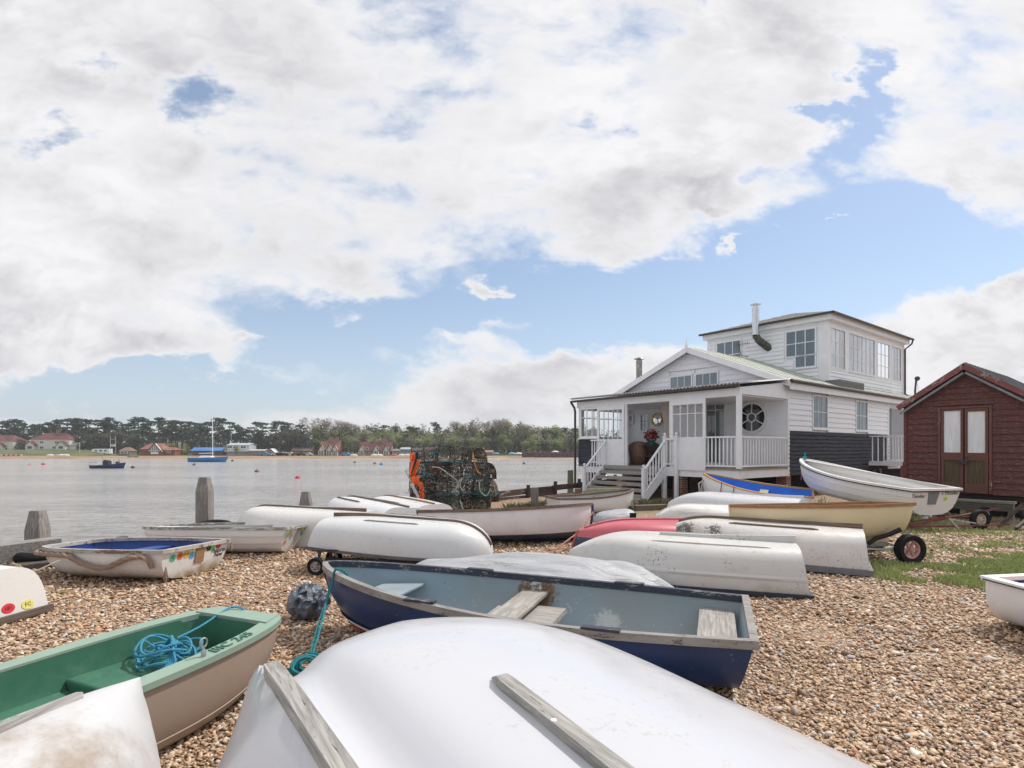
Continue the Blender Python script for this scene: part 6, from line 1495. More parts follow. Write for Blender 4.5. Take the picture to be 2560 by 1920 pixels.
# ================================================================== crab pots
def net_seg(b, p, q, r=.0048): b.beam(p, q, r * 2, r * 2)
def make_pot(name, seed, arch, slat_mat, net_mat, L=.66, Wd=.46, Ht=.385):
    rr = random.Random(seed); t = thing(name, '', 'crab pot', (0, 0, 0), 0)
    b = MB()
    for i in range(5): y = -Wd / 2 + Wd * i / 4; b.box(-L / 2, L / 2, y - .014, y + .014, .0, .018)
    b.box(-L / 2, -L / 2 + .03, -Wd / 2 - .015, Wd / 2 + .015, .018, .036); b.box(L / 2 - .03, L / 2, -Wd / 2 - .015, Wd / 2 + .015, .018, .036); b.build('base', slat_mat, t)
    def prof(a): # a in 0..pi around the arch
        if arch: return (Wd / 2 * cos(a) * (1 if abs(cos(a)) < .98 else 1), .03 + Ht * sin(a) ** .8)
        c, s = cos(a), sin(a); k = max(abs(c) * 1.0, abs(s)); return (Wd / 2 * c / k * (1 if True else 0) * .98, .03 + Ht * min(1, s / k))
    b = MB(); A = [pi * i / 12 for i in range(13)]
    for x in (-L / 2 + .01, 0, L / 2 - .01): b.tube([(x, prof(a)[0], prof(a)[1]) for a in A], .011, 6)
    for a in (pi * .25, pi * .5, pi * .75): y, z = prof(a); b.tube([(-L / 2, y, z), (L / 2, y, z)], .009, 6)
    b.build('frame', M_plain('rubber bound frame', (.03, .032, .03), .8, var=.5, scale=30), t, 60)
    b = MB(); N = 11
    G = [[(-L / 2 + L * i / 13 + rr.uniform(-.012, .012), prof(pi * j / N)[0] * .985 + rr.uniform(-.008, .008), prof(pi * j / N)[1] * .985 + rr.uniform(-.01, .008)) for j in range(N + 1)] for i in range(14)]
    for i in range(13):
        for j in range(N):
            if rr.random() < .93: net_seg(b, G[i][j], G[i + 1][j + 1])
            if rr.random() < .93: net_seg(b, G[i][j + 1], G[i + 1][j])
    for x in (-L / 2, L / 2):
        for k in range(9):
            a = pi * (k + .5) / 9.5; c = pi * rr.random(); y, z = prof(a); y2, z2 = prof(c); net_seg(b, (x, y, z), (x, y2 * .9, .03 if rr.random() < .5 else z2))
    for k in range(46):
        p = Vector((rr.uniform(-L / 2, L / 2), rr.uniform(-Wd / 2, Wd / 2) * .8, rr.uniform(.03, Ht * .8))); q = p + Vector((rr.uniform(-.2, .2), rr.uniform(-.1, .1), rr.uniform(-.12, .12))); net_seg(b, p, q, .004)
    b.build('netting', net_mat, t)
    for sx in (-.17, .17): b = MB(); b.tube([(sx + .075 * cos(a), -Wd / 2 * .96, .19 + .075 * sin(a)) for a in np.linspace(0, 2 * pi, 14, endpoint=False)], .010, 6, True); b.lathe([(.07, -Wd / 2 * .95), (.045, -Wd / 2 + .16)], (sx, 0, .19), 10, 'y', False); b.build('entry_funnel', M_plain('tan funnel net', (.27, .2, .13), .8, var=.4, scale=30), t, 60)
    return t
N1 = M_rope('brown net twine', (.10, .08, .065), (.36, .31, .27)); N2 = M_rope('dark green net', (.03, .06, .05), (.20, .25, .21)); N3 = M_rope('black net', (.02, .02, .02), (.14, .12, .10))
TEAL = M_plain('teal plastic slats', (.01, .13, .14), .5, var=.25); BRS = M_plain('dark slats', (.08, .06, .05), .7, var=.3)
protos = [make_pot('crab_pot', 1, True, TEAL, N1), make_pot('crab_pot', 2, False, TEAL, N2), make_pot('crab_pot', 3, True, BRS, N3)]
SOX, SOY = -1.62, 15.0   # stack centre
lay = []
# (column along x, row level, proto, twist)  front row then back row
for lvl in range(4):
    for ci, xo in enumerate((-.68, .0, .68)):
        if lvl == 3 and ci == 2: continue
        lay.append((xo + random.uniform(-.03, .03), -.1 + random.uniform(-.04, .04), lvl * .412 + .05, (lvl * 2 + ci) % 3, random.uniform(-.22, .22), ('left', 'middle', 'right')[ci], lvl, 0))
for lvl in range(4):
    if lvl < 3: lay.append((.66 + .1, .50, lvl * .412 + .05, (lvl + 1) % 3, pi / 2 + random.uniform(-.2, .2), 'back right', lvl, 1)); lay.append((-.35, .45, lvl * .412 + .05, lvl % 3, random.uniform(-.1, .1), 'back left', lvl, 1))
lay.append((.92, -.02, .86, 2, pi / 2 + .2, 'far right', 2, 2)); lay.append((.98, .05, .42, 0, pi / 2 - .1, 'far right', 1, 2)); lay.append((.62, .0, 1.26, 2, pi / 2 + .5, 'tilted top right', 3, 2))
names = ['bottom row', 'second row from the bottom', 'third row from the bottom', 'top row']
used = set(); nk = {}
for (x, y, z, pk, rz, side, lvl, wh) in lay:
    src = protos[pk]
    if pk in used: o = copy_tree(src)
    else: o = src; used.add(pk)
    o.location = (SOX + x, SOY + y, z); o.rotation_euler = (random.uniform(-.09, .09), random.uniform(-.08, .08), rz)
    kind = ('round-topped teal-based crab pot', 'square teal-based crab pot', 'round-topped dark crab pot')[pk]
    tag(o, '%s, %s in the %s' % (kind, side, names[lvl]), 'crab pot', 'crab pots stacked by the sea wall')
# gear hung on the stack
def cloth(name, label, cat, P, mat, loc, par=None):
    t = thing(name, label, cat, loc, 0); b = MB(); b.loft(P); o = b.build('cloth', mat, t, 60); md = o.modifiers.new('s', 'SOLIDIFY'); md.thickness = .004; return t
ORG = M_plain('orange flag cloth', (.80, .13, .03), .7, var=.15, scale=12)
def flag(label, px, py, w, h, seed, Y=14.45, skew=0.0, taper=.3):
    p = WP(px, py, Y); rr = random.Random(seed); P = []
    for i in range(7):
        v = i / 6; P.append([((u / 8 - .5) * w * (1 - taper * v) + skew * v, .04 * sin(u * 1.1 + seed) * (.3 + v), -h * v + .02 * sin(u * 1.7 + seed)) for u in range(9)])
    return cloth('marker_flag', label, 'flag', P, ORG, tuple(p))
flag('small orange flag at the top left of the crab pots', 1032, 1133, .17, .20, 1, skew=-.03)
flag('large orange flag hanging down the left side of the crab pots', 1040, 1150, .24, .40, 2, skew=-.10)
flag('middle orange flag hanging below the large one on the crab pots', 1037, 1190, .24, .24, 3, skew=.02)
flag('narrow orange flag lying against the crab pot frames', 1052, 1205, .10, .36, 4, skew=.02)
flag('lowest orange-red rag on the left of the crab pots', 1056, 1232, .10, .16, 5)
t = thing('marker_flag', 'furled black flag among the orange ones on the crab pots', 'flag', tuple(WP(1043, 1131, 14.4)), 0); b = MB(); b.tube([(0, 0, 0), (-.02, 0, -.15), (-.09, 0, -.38), (-.15, 0, -.54)], .04, 8, rf=lambda s: 1.1 - .8 * s); b.build('cloth', M_plain('black cloth', (.012, .012, .014), .8), t, 60)
t = thing('flag_pole', 'pale flag pole with floats leaning on the left of the crab pots', 'pole', tuple(WP(1013, 1176, 14.35)), 0); b = MB(); b.tube([(0, 0, 0), (.18, 0, -.36), (.35, .02, -.72)], .014, 6); b.build('pole', M_wood('pale pole', (.3, .28, .25), (.5, .48, .44), 'z'), t)
b = MB(); b.tube([(.17, -.01, -.36), (.25, 0, -.52), (.34, .01, -.70)], .035, 8); b.lathe([(.05, -.40), (.055, -.36), (.05, -.33)], (.18, 0, 0), 10); b.build('float', M_plain('dirty white foam', (.5, .5, .47), .8, var=.2), t, 50)
t = thing('buoy', 'yellow float lying at the foot of the crab pots', 'buoy', tuple(WP(1036, 1263, 14.2)), 0); b = MB(); b.ball((0, 0, 0), .10, 14, (1, 1, .9)); b.build('float', M_plain('yellow plastic', (.6, .42, .03), .5, var=.2), t, 60)
GREENR = M_rope('pale green rope', (.22, .34, .28), (.55, .62, .52))
rr = random.Random(11)
for i, (pts, lb, m_) in enumerate(((((1080, 1167), (1100, 1170), (1125, 1188), (1140, 1199), (1146, 1210)), 'pale green rope slanting across the front of the crab pots', GREENR),
    (((1146, 1208), (1140, 1222), (1128, 1232)), 'pale rope tail hanging from the knot on the crab pots', GREENR), (((1146, 1206), (1156, 1195), (1150, 1212), (1158, 1228)), 'knotted beige rope in the middle of the crab pots', R_WH),
    (((1150, 1250), (1156, 1268), (1162, 1285)), 'short pale rope hanging low on the crab pots', R_WH), (((1182, 1132), (1186, 1155), (1192, 1175), (1202, 1186)), 'orange rope hanging at the right of the crab pots', M_rope('orange rope', (.5, .16, .03), (.75, .35, .12))),
    (((1198, 1205), (1200, 1225), (1208, 1236), (1218, 1238), (1226, 1222)), 'green-white rope looped at the lower right of the crab pots', GREENR), (((1052, 1262), (1085, 1264), (1120, 1265), (1135, 1272)), 'orange-brown rope along the bottom row of the crab pots', M_rope('rusty rope', (.3, .1, .04), (.5, .24, .12))))):
    rope(lb, [WP(a, c, 14.45 - .03 * (k % 2)) for k, (a, c) in enumerate(pts)], .014, m_, group='ropes hung on the crab pots')
t = thing('rope_tangle', 'tangle of teal, white and red cordage stuffed between the crab pots', 'rope', (SOX, SOY - .36, 0), 0)
for m_, n_, s_ in ((R_TE, 12, 1), (GREENR, 14, 2), (N1, 46, 3), (M_rope('red cord', (.35, .02, .03), (.5, .08, .08)), 7, 4), (N3, 70, 5)):
    rr = random.Random(s_); b = MB()
    for k in range(n_):
        x, z = rr.uniform(-.95, .95), rr.uniform(.1, 1.7); R = rr.uniform(.03, .10); ph = rr.uniform(0, 6)
        if x > .4 and z > 1.35: z -= .4
        b.tube([(x + R * cos(a) * 1.4, rr.uniform(-.03, .05), z + R * sin(a) * .8) for a in np.linspace(ph, ph + rr.uniform(3, 7), 14)], rr.uniform(.006, .011), 5)
    b.build('cord', m_, t, 60)['kind'] = 'stuff'

# ================================================================== pebbles and grass
def pebbles():
    rs = np.random.RandomState(4); N = 100000
    # sample in view-like wedge but on the real ground: density falls with distance
    Y = 1.9 + (rs.rand(N) ** 1.7) * 9.0; X = (rs.rand(N) * 2 - 1) * (Y * .96 + .3)
    keep = X > np.array([edge_x(y) + .25 for y in Y]); X, Y = X[keep], Y[keep]; n = len(X)
    # skip stones hidden deep under the nearest hull
    base = []; m = 7
    for (s, zz) in ((0.0, 1.0), (.62, .78), (1.0, .22), (.86, -.35)):
        if s == 0: base.append((0, 0, 1.0)); continue
        for k in range(m): a = 2 * pi * k / m; base.append((s * cos(a), s * sin(a), zz))
    base = np.array(base); nv = len(base); fc = [(0, 1 + k, 1 + (k + 1) % m) for k in range(m)]
    tri = list(fc); quads = []
    for r in range(2):
        for k in range(m): quads.append((1 + r * m + k, 1 + (r + 1) * m + k, 1 + (r + 1) * m + (k + 1) % m, 1 + r * m + (k + 1) % m))
    size = (.007 + .0095 * rs.rand(n) ** 2.2) * (1 + .10 * np.maximum(0, Y - 3)); big = rs.rand(n) < .035; size[big] *= 1.7
    sx = size * (1 + .7 * rs.rand(n)); sy_ = size * (.8 + .3 * rs.rand(n)); sz_ = size * (.45 + .35 * rs.rand(n)); an = rs.rand(n) * 2 * pi; ti = rs.randn(n) * .35; tj = rs.randn(n) * .35
    gz_ = np.array([ground_h(x, y) for x, y in zip(X, Y)])
    wob = 1 + .16 * rs.randn(n, nv, 1)
    V = base[None] * wob * np.stack([sx, sy_, sz_], 1)[:, None, :]
    c, s = np.cos(ti)[:, None], np.sin(ti)[:, None]; V[..., 0], V[..., 2] = V[..., 0] * c - V[..., 2] * s, V[..., 0] * s + V[..., 2] * c
    c, s = np.cos(tj)[:, None], np.sin(tj)[:, None]; V[..., 1], V[..., 2] = V[..., 1] * c - V[..., 2] * s, V[..., 1] * s + V[..., 2] * c
    c, s = np.cos(an)[:, None], np.sin(an)[:, None]; V[..., 0], V[..., 1] = V[..., 0] * c - V[..., 1] * s, V[..., 0] * s + V[..., 1] * c
    V[..., 0] += X[:, None]; V[..., 1] += Y[:, None]; V[..., 2] += (gz_ + sz_ * .35 + rs.rand(n) * .007)[:, None]
    me = bpy.data.meshes.new('pebbles'); T3, Q4 = np.array(tri), np.array(quads); off = (np.arange(n) * nv)[:, None, None]
    loops = np.concatenate([(T3[None] + off).reshape(n, -1), (Q4[None] + off).reshape(n, -1)], 1).reshape(-1)
    tot = np.tile(np.concatenate([np.full(len(tri), 3), np.full(len(quads), 4)]), n); st = np.concatenate([[0], np.cumsum(tot)[:-1]])
    me.vertices.add(n * nv); me.vertices.foreach_set('co', V.reshape(-1)); me.loops.add(len(loops)); me.loops.foreach_set('vertex_index', loops.astype(np.int32)); me.polygons.add(len(tot)); me.polygons.foreach_set('loop_start', st.astype(np.int32))
    try: me.polygons.foreach_set('loop_total', tot.astype(np.int32))
    except Exception: pass
    me.update(calc_edges=True); me.polygons.foreach_set('use_smooth', np.ones(len(tot), bool))
    at = me.attributes.new('tone', 'FLOAT', 'POINT'); at.data.foreach_set('value', np.repeat(rs.rand(n), nv).astype(np.float32))
    m_, T = newmat('pebble stone'); a = T.new('ShaderNodeAttribute', attribute_name='tone'); ramp = T.new('ShaderNodeValToRGB'); T.put(ramp, 0, a.outputs['Fac']); ramp.color_ramp.interpolation = 'CONSTANT'; el = ramp.color_ramp.elements
    el[0].color = (.17, .11, .07, 1); el[1].color = (.74, .68, .58, 1); el[1].position = .95
    for p, c in ((.06, (.29, .165, .10)), (.16, (.44, .27, .155)), (.30, (.55, .375, .235)), (.45, (.61, .435, .285)), (.58, (.49, .325, .20)), (.68, (.64, .485, .335)), (.78, (.37, .29, .23)), (.84, (.68, .56, .45)), (.90, (.46, .22, .12)), (.925, (.50, .49, .50))):
        e = el.new(p); e.color = c4(c)
    tcn = T.new('ShaderNodeTexCoord').outputs['Object']; n_ = T.noise(tcn, 90, 4, .6); c = T.mix(T.step(n_, .3, .7, 0, .4), ramp.outputs[0], T.mix(.5, ramp.outputs[0], (.15, .10, .07, 1)))
    finish(T, c, .6, 0, n_, .3, .003); me.materials.append(m_)
    o = bpy.data.objects.new('pebbles', me); COL.objects.link(o); tag(o, kind='stuff'); o['label'] = 'orange-brown shingle pebbles covering the beach'
pebbles()
def grass(name, label, blobs, n, seed, h=.07, col=((.05, .10, .02), (.16, .22, .06))):
    rs = random.Random(seed); V = []; Fc = []; tone = []
    for _ in range(n):
        bx, by, sx, sy__, an, w = rs.choices(blobs, [q[5] for q in blobs])[0]; u = rs.gauss(0, .5); v = rs.gauss(0, .5)
        x = bx + u * sx * cos(an) - v * sy__ * sin(an); y = by + u * sx * sin(an) + v * sy__ * cos(an)
        if mnoise.noise(Vector((x * 1.7, y * 1.7, 3))) < -.08 + .25 * (u * u + v * v): continue
        z = ground_h(x, y)
        a = rs.uniform(0, 2 * pi); H_ = h * rs.uniform(.35, 1.2); w_ = .0035 * (1 + y * .12); lx, ly = rs.uniform(-.6, .6) * H_, rs.uniform(-.6, .6) * H_
        i = len(V); V += [(x - w_ * cos(a), y - w_ * sin(a), z - .01), (x + w_ * cos(a), y + w_ * sin(a), z - .01), (x + lx * .4 + w_ * .7 * cos(a), y + ly * .4, z + H_ * .6), (x + lx, y + ly, z + H_)]; Fc += [(i, i + 1, i + 2), (i, i + 2, i + 3)]; r = rs.random(); tone += [r] * 4
    me = bpy.data.meshes.new(name); me.from_pydata(V, [], Fc); at = me.attributes.new('tone', 'FLOAT', 'POINT'); at.data.foreach_set('value', tone)
    m_, T = newmat(name + ' blades'); a = T.new('ShaderNodeAttribute', attribute_name='tone'); finish(T, T.mix(a.outputs['Fac'], c4(col[0]), c4(col[1])), .6); me.materials.append(m_)
    o = bpy.data.objects.new(name, me); COL.objects.link(o); tag(o, label, kind='stuff')
grass('grass', 'short green grass growing through the shingle at the right', [(6.5, 7.55, 2.6, 1.3, -.2, 6), (7.6, 8.1, 2.4, 1.1, 0, 3), (8.2, 9.4, 2.2, .8, .2, .8), (9.4, 11.2, 2.6, 1.0, .2, .6), (8.0, 13.0, 3.0, 1.6, .2, 1.2), (5.3, 7.1, .9, .4, 0, .7)], 80000, 5, .07, ((.17, .23, .06), (.50, .54, .24)))
grass('weeds', 'rough grass and weeds under the steps and along the house', [(5.2, 16.2, 2.2, .9, .3, 3), (7.0, 16.6, 2.5, .8, .3, 1), (.6, 15.3, 1.2, .5, .2, 1.2), (1.3, 16.0, 1.4, .5, .6, .8), (3.9, 15.6, 1.0, .5, 0, 1)], 9000, 6, .22, ((.05, .07, .02), (.2, .22, .10)))
# ================================================================== far bank
FS = 219.0  # water line of the far bank
def fh(y, x=0.0):
    if y < FS: return WATER_Z
    h = WATER_Z + min(1, (y - FS) / 11) * .85 + max(0, min(1, (y - 232) / 14)) * .35 + max(0, min(1, (y - 248) / 40)) * 3.2
    k = max(0, min(1, (-168 - x) / 10)); return h + k * max(0, min(1, (y - 232) / 10)) * 2.3
b = MB(); rows = []
for y in (FS - 6, FS, FS + 4, FS + 8, FS + 11, 232, 235, 238, 242, 246, 248, 252, 258, 265, 280, 306, 500, 1500):
    rows.append([(x, y, fh(y, x) - (1.0 if y < FS else 0)) for x in [-1500, -900, -600] + list(range(-480, 481, 8)) + [600, 900, 1500]])
b.loft(rows)
m, T = newmat('far bank sand and grass'); tc = T.new('ShaderNodeTexCoord').outputs['Object']; yy = T.new('ShaderNodeSeparateXYZ', ins={0: tc}).outputs[1]
nn = T.noise(T.mapping(tc, scale=(.12, .5, 1)), .6, 6, .65); f = T.step(T.math('ADD', yy, T.math('MULTIPLY', T.math('SUBTRACT', nn, .5), 8)), FS + 12.5, FS + 14)
finish(T, T.mix(f, T.mix(T.step(nn, .4, .65), (.26, .165, .10, 1), (.40, .28, .19, 1)), T.mix(T.step(nn, .3, .7), (.06, .085, .03, 1), (.15, .16, .06, 1))), .9)
tag(b.build('far_bank', m, smooth=60), kind='structure')
def X(px, Y): return (px - CX) / F * Y
TILE = M_plain('red clay tiles', (.15, .055, .05), .8, var=.2, scale=.8); TILEO = M_plain('orange clay tiles', (.27, .12, .09), .8, var=.2, scale=.8); CREAMW = M_plain('cream render', (.62, .60, .54), .8, var=.04, scale=.4); RBR = M_plain('red brick wall', (.23, .075, .055), .85, var=.2, scale=.7)
DGL = M_plain('dark far window', (.06, .08, .10), .2, var=.1); TIMB = M_plain('black timber', (.03, .025, .025), .8); GROOF = M_plain('grey roof', (.22, .21, .20), .8, var=.15)
def far_house(label, cat, pxa, pxb, Y, zb, zw, zr, depth, wall, roof, hip=True, gable_end=False, wins=(), chim=(), extra=None, name='house', group=None, ov=.3):
    xa, xb = X(pxa, Y), X(pxb, Y); Wd = xb - xa; t = thing(name, label, cat, ((xa + xb) / 2, Y, zb - .6), 0, group); h = zw - zb + .6; r = zr - zb + .6; w = Wd / 2
    b = MB(); b.box(-w, w, 0, depth, 0, h)
    if not hip and not gable_end: b.prism([(-w, 0, h), (-w, depth, h), (-w, depth / 2, r - .1)], (Wd, 0, 0))
    if gable_end: b.prism([(-w, 0, h), (w, 0, h), (0, 0, r - .1)], (0, depth, 0))
    b.build('wall', wall, t); b = MB(); o = ov
    if hip:
        k = min(w * .5, depth / 2); P = [(-w - o, -o, h), (w + o, -o, h), (w + o, depth + o, h), (-w - o, depth + o, h)]; b.add(P + [(-w + k, depth / 2, r), (w - k, depth / 2, r)], [(0, 1, 5, 4), (1, 2, 5), (2, 3, 4, 5), (3, 0, 4), (3, 2, 1, 0)])
    elif gable_end:
        b.prism([(-w - o, -o, h - .1), (0, -o, r + .1), (0, -o, r), (-w - o, -o, h - .25)], (0, depth + 2 * o, 0)); b.prism([(w + o, -o, h - .1), (0, -o, r + .1), (0, -o, r), (w + o, -o, h - .25)], (0, depth + 2 * o, 0))
    else:
        b.prism([(-w - o, -o, h - .1), (-w - o, depth / 2, r + .1), (-w - o, depth / 2, r), (-w - o, -o, h - .25)], (Wd + 2 * o, 0, 0)); b.prism([(-w - o, depth + o, h - .1), (-w - o, depth / 2, r + .1), (-w - o, depth / 2, r), (-w - o, depth + o, h - .25)], (Wd + 2 * o, 0, 0))
    rf = b.build('roof', roof, t)
    for (f_, cw, ch) in chim: b = MB(); x = -w + Wd * f_; b.box(x - cw, x + cw, depth / 2 - .5, depth / 2 + .5, r - 1, r + ch); b.build('chimney', M_plain('chimney brick', (.25, .14, .11), .8, var=.1), rf)
    for (f_, z0, z1, ww) in wins:
        x = -w + Wd * f_; b = MB(); b.box(x - ww, x + ww, -.06, .0, z0 + .6, z1 + .6); wn = b.build('window', WHITE_TRIM, t); b = MB(); b.box(x - ww * .8, x - ww * .06, -.09, -.061, z0 + .72, z1 + .48); b.box(x + ww * .06, x + ww * .8, -.09, -.061, z0 + .72, z1 + .48); b.build('pane', DGL, wn)
    if extra: extra(t, w, depth, h, r)
    return t
def porches(xs):
    def f(t, w, d, h, r):
        for x0 in xs:
            x = -w + 2 * w * x0; b = MB(); b.box(x - 1.9, x + 1.9, -1.6, 0, 0, 2.6); b.prism([(x - 1.9, -1.6, 2.6), (x + 1.9, -1.6, 2.6), (x, -1.6, 4.1)], (0, 1.6, 0)); p = b.build('porch', CREAMW, t)
            b = MB(); b.prism([(x - 2.2, -1.8, 2.45), (x, -1.8, 4.3), (x, -1.8, 4.05), (x - 2.2, -1.8, 2.2)], (0, 2, 0)); b.prism([(x + 2.2, -1.8, 2.45), (x, -1.8, 4.3), (x, -1.8, 4.05), (x + 2.2, -1.8, 2.2)], (0, 2, 0)); b.build('porch_roof', TILE, p); b = MB(); b.box(x - .9, x + .9, -1.68, -1.6, 1.0, 2.1); b.build('porch_window', DGL, p)
    return f
def zpy(py, Y): return EYE - (py - HY) / F * Y
Y = 246
far_house('cream semi-detached house with dark red hipped roof and two gabled porches across the river', 'house', 75, 173, Y, zpy(1124, Y), zpy(1099, Y), zpy(1082, Y), 8, CREAMW, TILE, wins=((.3, 2.6, 3.7, 1.0), (.68, 2.6, 3.7, 1.0), (.3, .3, 1.5, .9), (.62, .3, 1.5, .9)), chim=((.54, .6, 1.3),), extra=porches((.07, .86)))
far_house('cream house with dark red roof cut off by the left edge, across the river', 'house', -40, 33, Y, zpy(1127, Y), zpy(1103, Y), zpy(1087, Y), 8, CREAMW, TILE, wins=((.75, .3, 1.5, .8),), extra=porches((.6,)))
far_house('low cream lean-to beside the hipped cream house', 'shed', 174, 190, Y, zpy(1124, Y), zpy(1113, Y), zpy(1106, Y), 5, CREAMW, GROOF, hip=False)
far_house('small open hut with brown pyramid roof across the river', 'hut', 297, 323, 238, zpy(1136, 238), zpy(1128, 238), zpy(1118, 238), 5, M_plain('grey-brown hut', (.18, .15, .13), .8), M_plain('brown thatch', (.22, .15, .11), .9), wins=((.5, .4, 1.2, 1.6),))
Y = 240
def halftimber(t, w, d, h, r):
    x0 = w * .45; b = MB(); b.box(x0 - 2.9, x0 + 2.9, -1.2, 0, 0, h * .62); b.build('bay', RBR, t); b = MB(); b.prism([(x0 - 3.0, -1.25, h * .62), (x0 + 3.0, -1.25, h * .62), (x0, -1.25, r * .98)], (0, 1.2, 0)); g = b.build('gable', CREAMW, t)
    b = MB()
    for k in (-2, -1, 0, 1, 2): b.box(x0 + k * .8 - .1, x0 + k * .8 + .1, -1.32, -1.26, h * .62, h * .62 + (r * .98 - h * .62) * (1 - abs(k) * .27))
    b.box(x0 - 2.8, x0 + 2.8, -1.33, -1.27, h * .62, h * .62 + .2); b.beam((x0 - 3.3, -1.4, h * .55), (x0, -1.4, r), .2, .25); b.beam((x0 + 3.3, -1.4, h * .55), (x0, -1.4, r), .2, .25); b.build('timbers', TIMB, g)
    b = MB(); b.box(x0 - 1.6, x0 + 1.6, -1.32, -1.2, .9, 2.3); b.build('window', WHITE_TRIM, t)
far_house('red brick cottage with black and white gable and orange roof across the river', 'house', 351, 406, Y, zpy(1137, Y), zpy(1123, Y), zpy(1108, Y), 7, RBR, TILEO, extra=halftimber)
far_house('low brick outbuilding with orange roof joined to the black and white gabled cottage', 'outbuilding', 407, 437, Y, zpy(1136, Y), zpy(1125, Y), zpy(1118, Y), 5, RBR, TILEO, wins=((.5, .8, 1.9, .8),))
far_house('long brick store with bright blue roof behind the yacht', 'store', 478, 553, Y, zpy(1137, Y), zpy(1126, Y), zpy(1119, Y), 6, M_plain('dark brick wall', (.12, .07, .06), .9, var=.2), M_plain('bright blue roof', (.06, .20, .48), .5, var=.06), hip=False)
def club(t, w, d, h, r):
    b = MB(); b.box(-w - .3, w + .3, -1.6, 0, h * .42, h * .48); 
    for k in range(9): x = -w + 2 * w * k / 8; b.box(x - .05, x + .05, -1.6, -1.5, h * .48, h * .66)
    b.box(-w, w, -1.62, -1.5, h * .66, h * .68); b.build('balcony', WHITE_TRIM, t)
far_house('pale two storey club house with balcony and flat grey roof across the river', 'club house', 568, 622, Y, zpy(1137, Y), zpy(1112, Y), zpy(1108, Y), 7, M_plain('pale grey render', (.45, .47, .50), .7), M_plain('pale roof', (.42, .45, .5), .6), hip=False, wins=((.12, 2.7, 3.8, 1.2), (.4, 2.7, 3.8, 1.3), (.75, 2.7, 3.8, 1.3)), extra=club)
far_house('low white glazed pavilion beside the club house', 'pavilion', 621, 660, 238, zpy(1139, 238), zpy(1126, 238), zpy(1124, 238), 5, M_plain('brick and white pavilion', (.20, .13, .11), .8, var=.2), M_plain('pale flat roof', (.5, .5, .48), .7), hip=False, wins=[((k + .5) / 8, .6, 2.0, .30) for k in range(8)])
far_house('tiny brick hut with white edged gable near the parked cars', 'hut', 668, 686, 238, zpy(1139, 238), zpy(1130, 238), zpy(1122, 238), 4, RBR, WHITE_TRIM, hip=False, gable_end=True, wins=((.5, .7, 1.7, .5),))
far_house('low brown roofed building behind the parked cars', 'building', 730, 778, 244, zpy(1135, 244), zpy(1126, 244), zpy(1119, 244), 5, M_plain('brown wall', (.16, .11, .09), .9), M_plain('brown roof', (.24, .18, .15), .9), hip=False)
def tudor(t, w, d, h, r):
    for f_ in (-.8, .1, .75):
        x = w * f_; b = MB(); b.box(x - 1.2, x + 1.2, -.9, .0, 0, h); b.prism([(x - 1.2, -.9, h), (x + 1.2, -.9, h), (x, -.9, h + (r - h) * .6)], (0, 1.6, 0)); g = b.build('gable', CREAMW, t); b = MB(); b.beam((x - 1.5, -1, h - .2), (x, -1, h + (r - h) * .66), .2, .25); b.beam((x + 1.5, -1, h - .2), (x, -1, h + (r - h) * .66), .2, .25)
        for k in (-1, 0, 1): b.box(x + k * .65 - .14, x + k * .65 + .14, -.97, -.91, 0, h * 1.05)
        b.build('timbers', TIMB, g)
far_house('steep red roofed half-timbered house with two tall brick chimneys', 'house', 798, 846, Y, zpy(1140, Y), zpy(1128, Y), zpy(1104, Y), 7, RBR, TILEO, hip=False, chim=((.48, .8, 2.0), (.80, .6, 2.0)), extra=lambda t, w, d, h, r: tudor(t, w * .9, d, h, r))
far_house('long red roofed half-timbered terrace with dormers across the river', 'house', 897, 976, Y, zpy(1140, Y), zpy(1128, Y), zpy(1105, Y), 7, M_plain('timber frame wall', (.30, .25, .23), .8, var=.5, scale=1.5), TILE, hip=False, chim=((.45, .5, 1.4), (.72, .7, 1.8)), wins=((.25, 2.6, 3.8, .7), (.58, 2.6, 3.8, .8), (.88, 2.6, 3.8, .8)), extra=tudor)
far_house('low grey glazed building right of the half-timbered terrace', 'building', 981, 1001, Y, zpy(1138, Y), zpy(1126, Y), zpy(1123, Y), 5, M_plain('grey glass wall', (.16, .19, .22), .5), GROOF, hip=False, wins=((.3, .8, 2.1, .9), (.75, .8, 2.1, .7)))
far_house('long low pale blue-grey building left of the crab pots', 'building', 1002, 1049, Y, zpy(1137, Y), zpy(1122, Y), zpy(1119, Y), 5, M_plain('pale blue wall', (.34, .40, .42), .6), M_plain('pale blue roof', (.42, .46, .48), .6), hip=False, wins=[((k + .5) / 6, .8, 2.1, .7) for k in range(6)])
far_house('small brown roofed hut on the beach under the far wood', 'hut', 1190, 1232, 240, zpy(1137, 240), zpy(1130, 240), zpy(1126, 240), 4, M_plain('pinkish hut', (.25, .16, .14), .9), M_plain('pink-brown roof', (.3, .2, .17), .9), hip=False)
# sheet piling
t = thing('sheet_pile_wall', 'long rusty purple sheet pile wall along the far beach', 'wall', (X(1305, 225), 225, -2.3), 0); b = MB(); Lw = X(1500, 225) - X(1305, 225); rows = []
for k in range(161): x = Lw * k / 160; rows.append([(x, .18 * (1 if (k // 2) % 2 else -1), 0), (x, .18 * (1 if (k // 2) % 2 else -1), 2.62)])
b.loft(rows); b.build('piles', M_plain('rusty sheet piles', (.13, .07, .075), .8, var=.3, scale=.8), t)
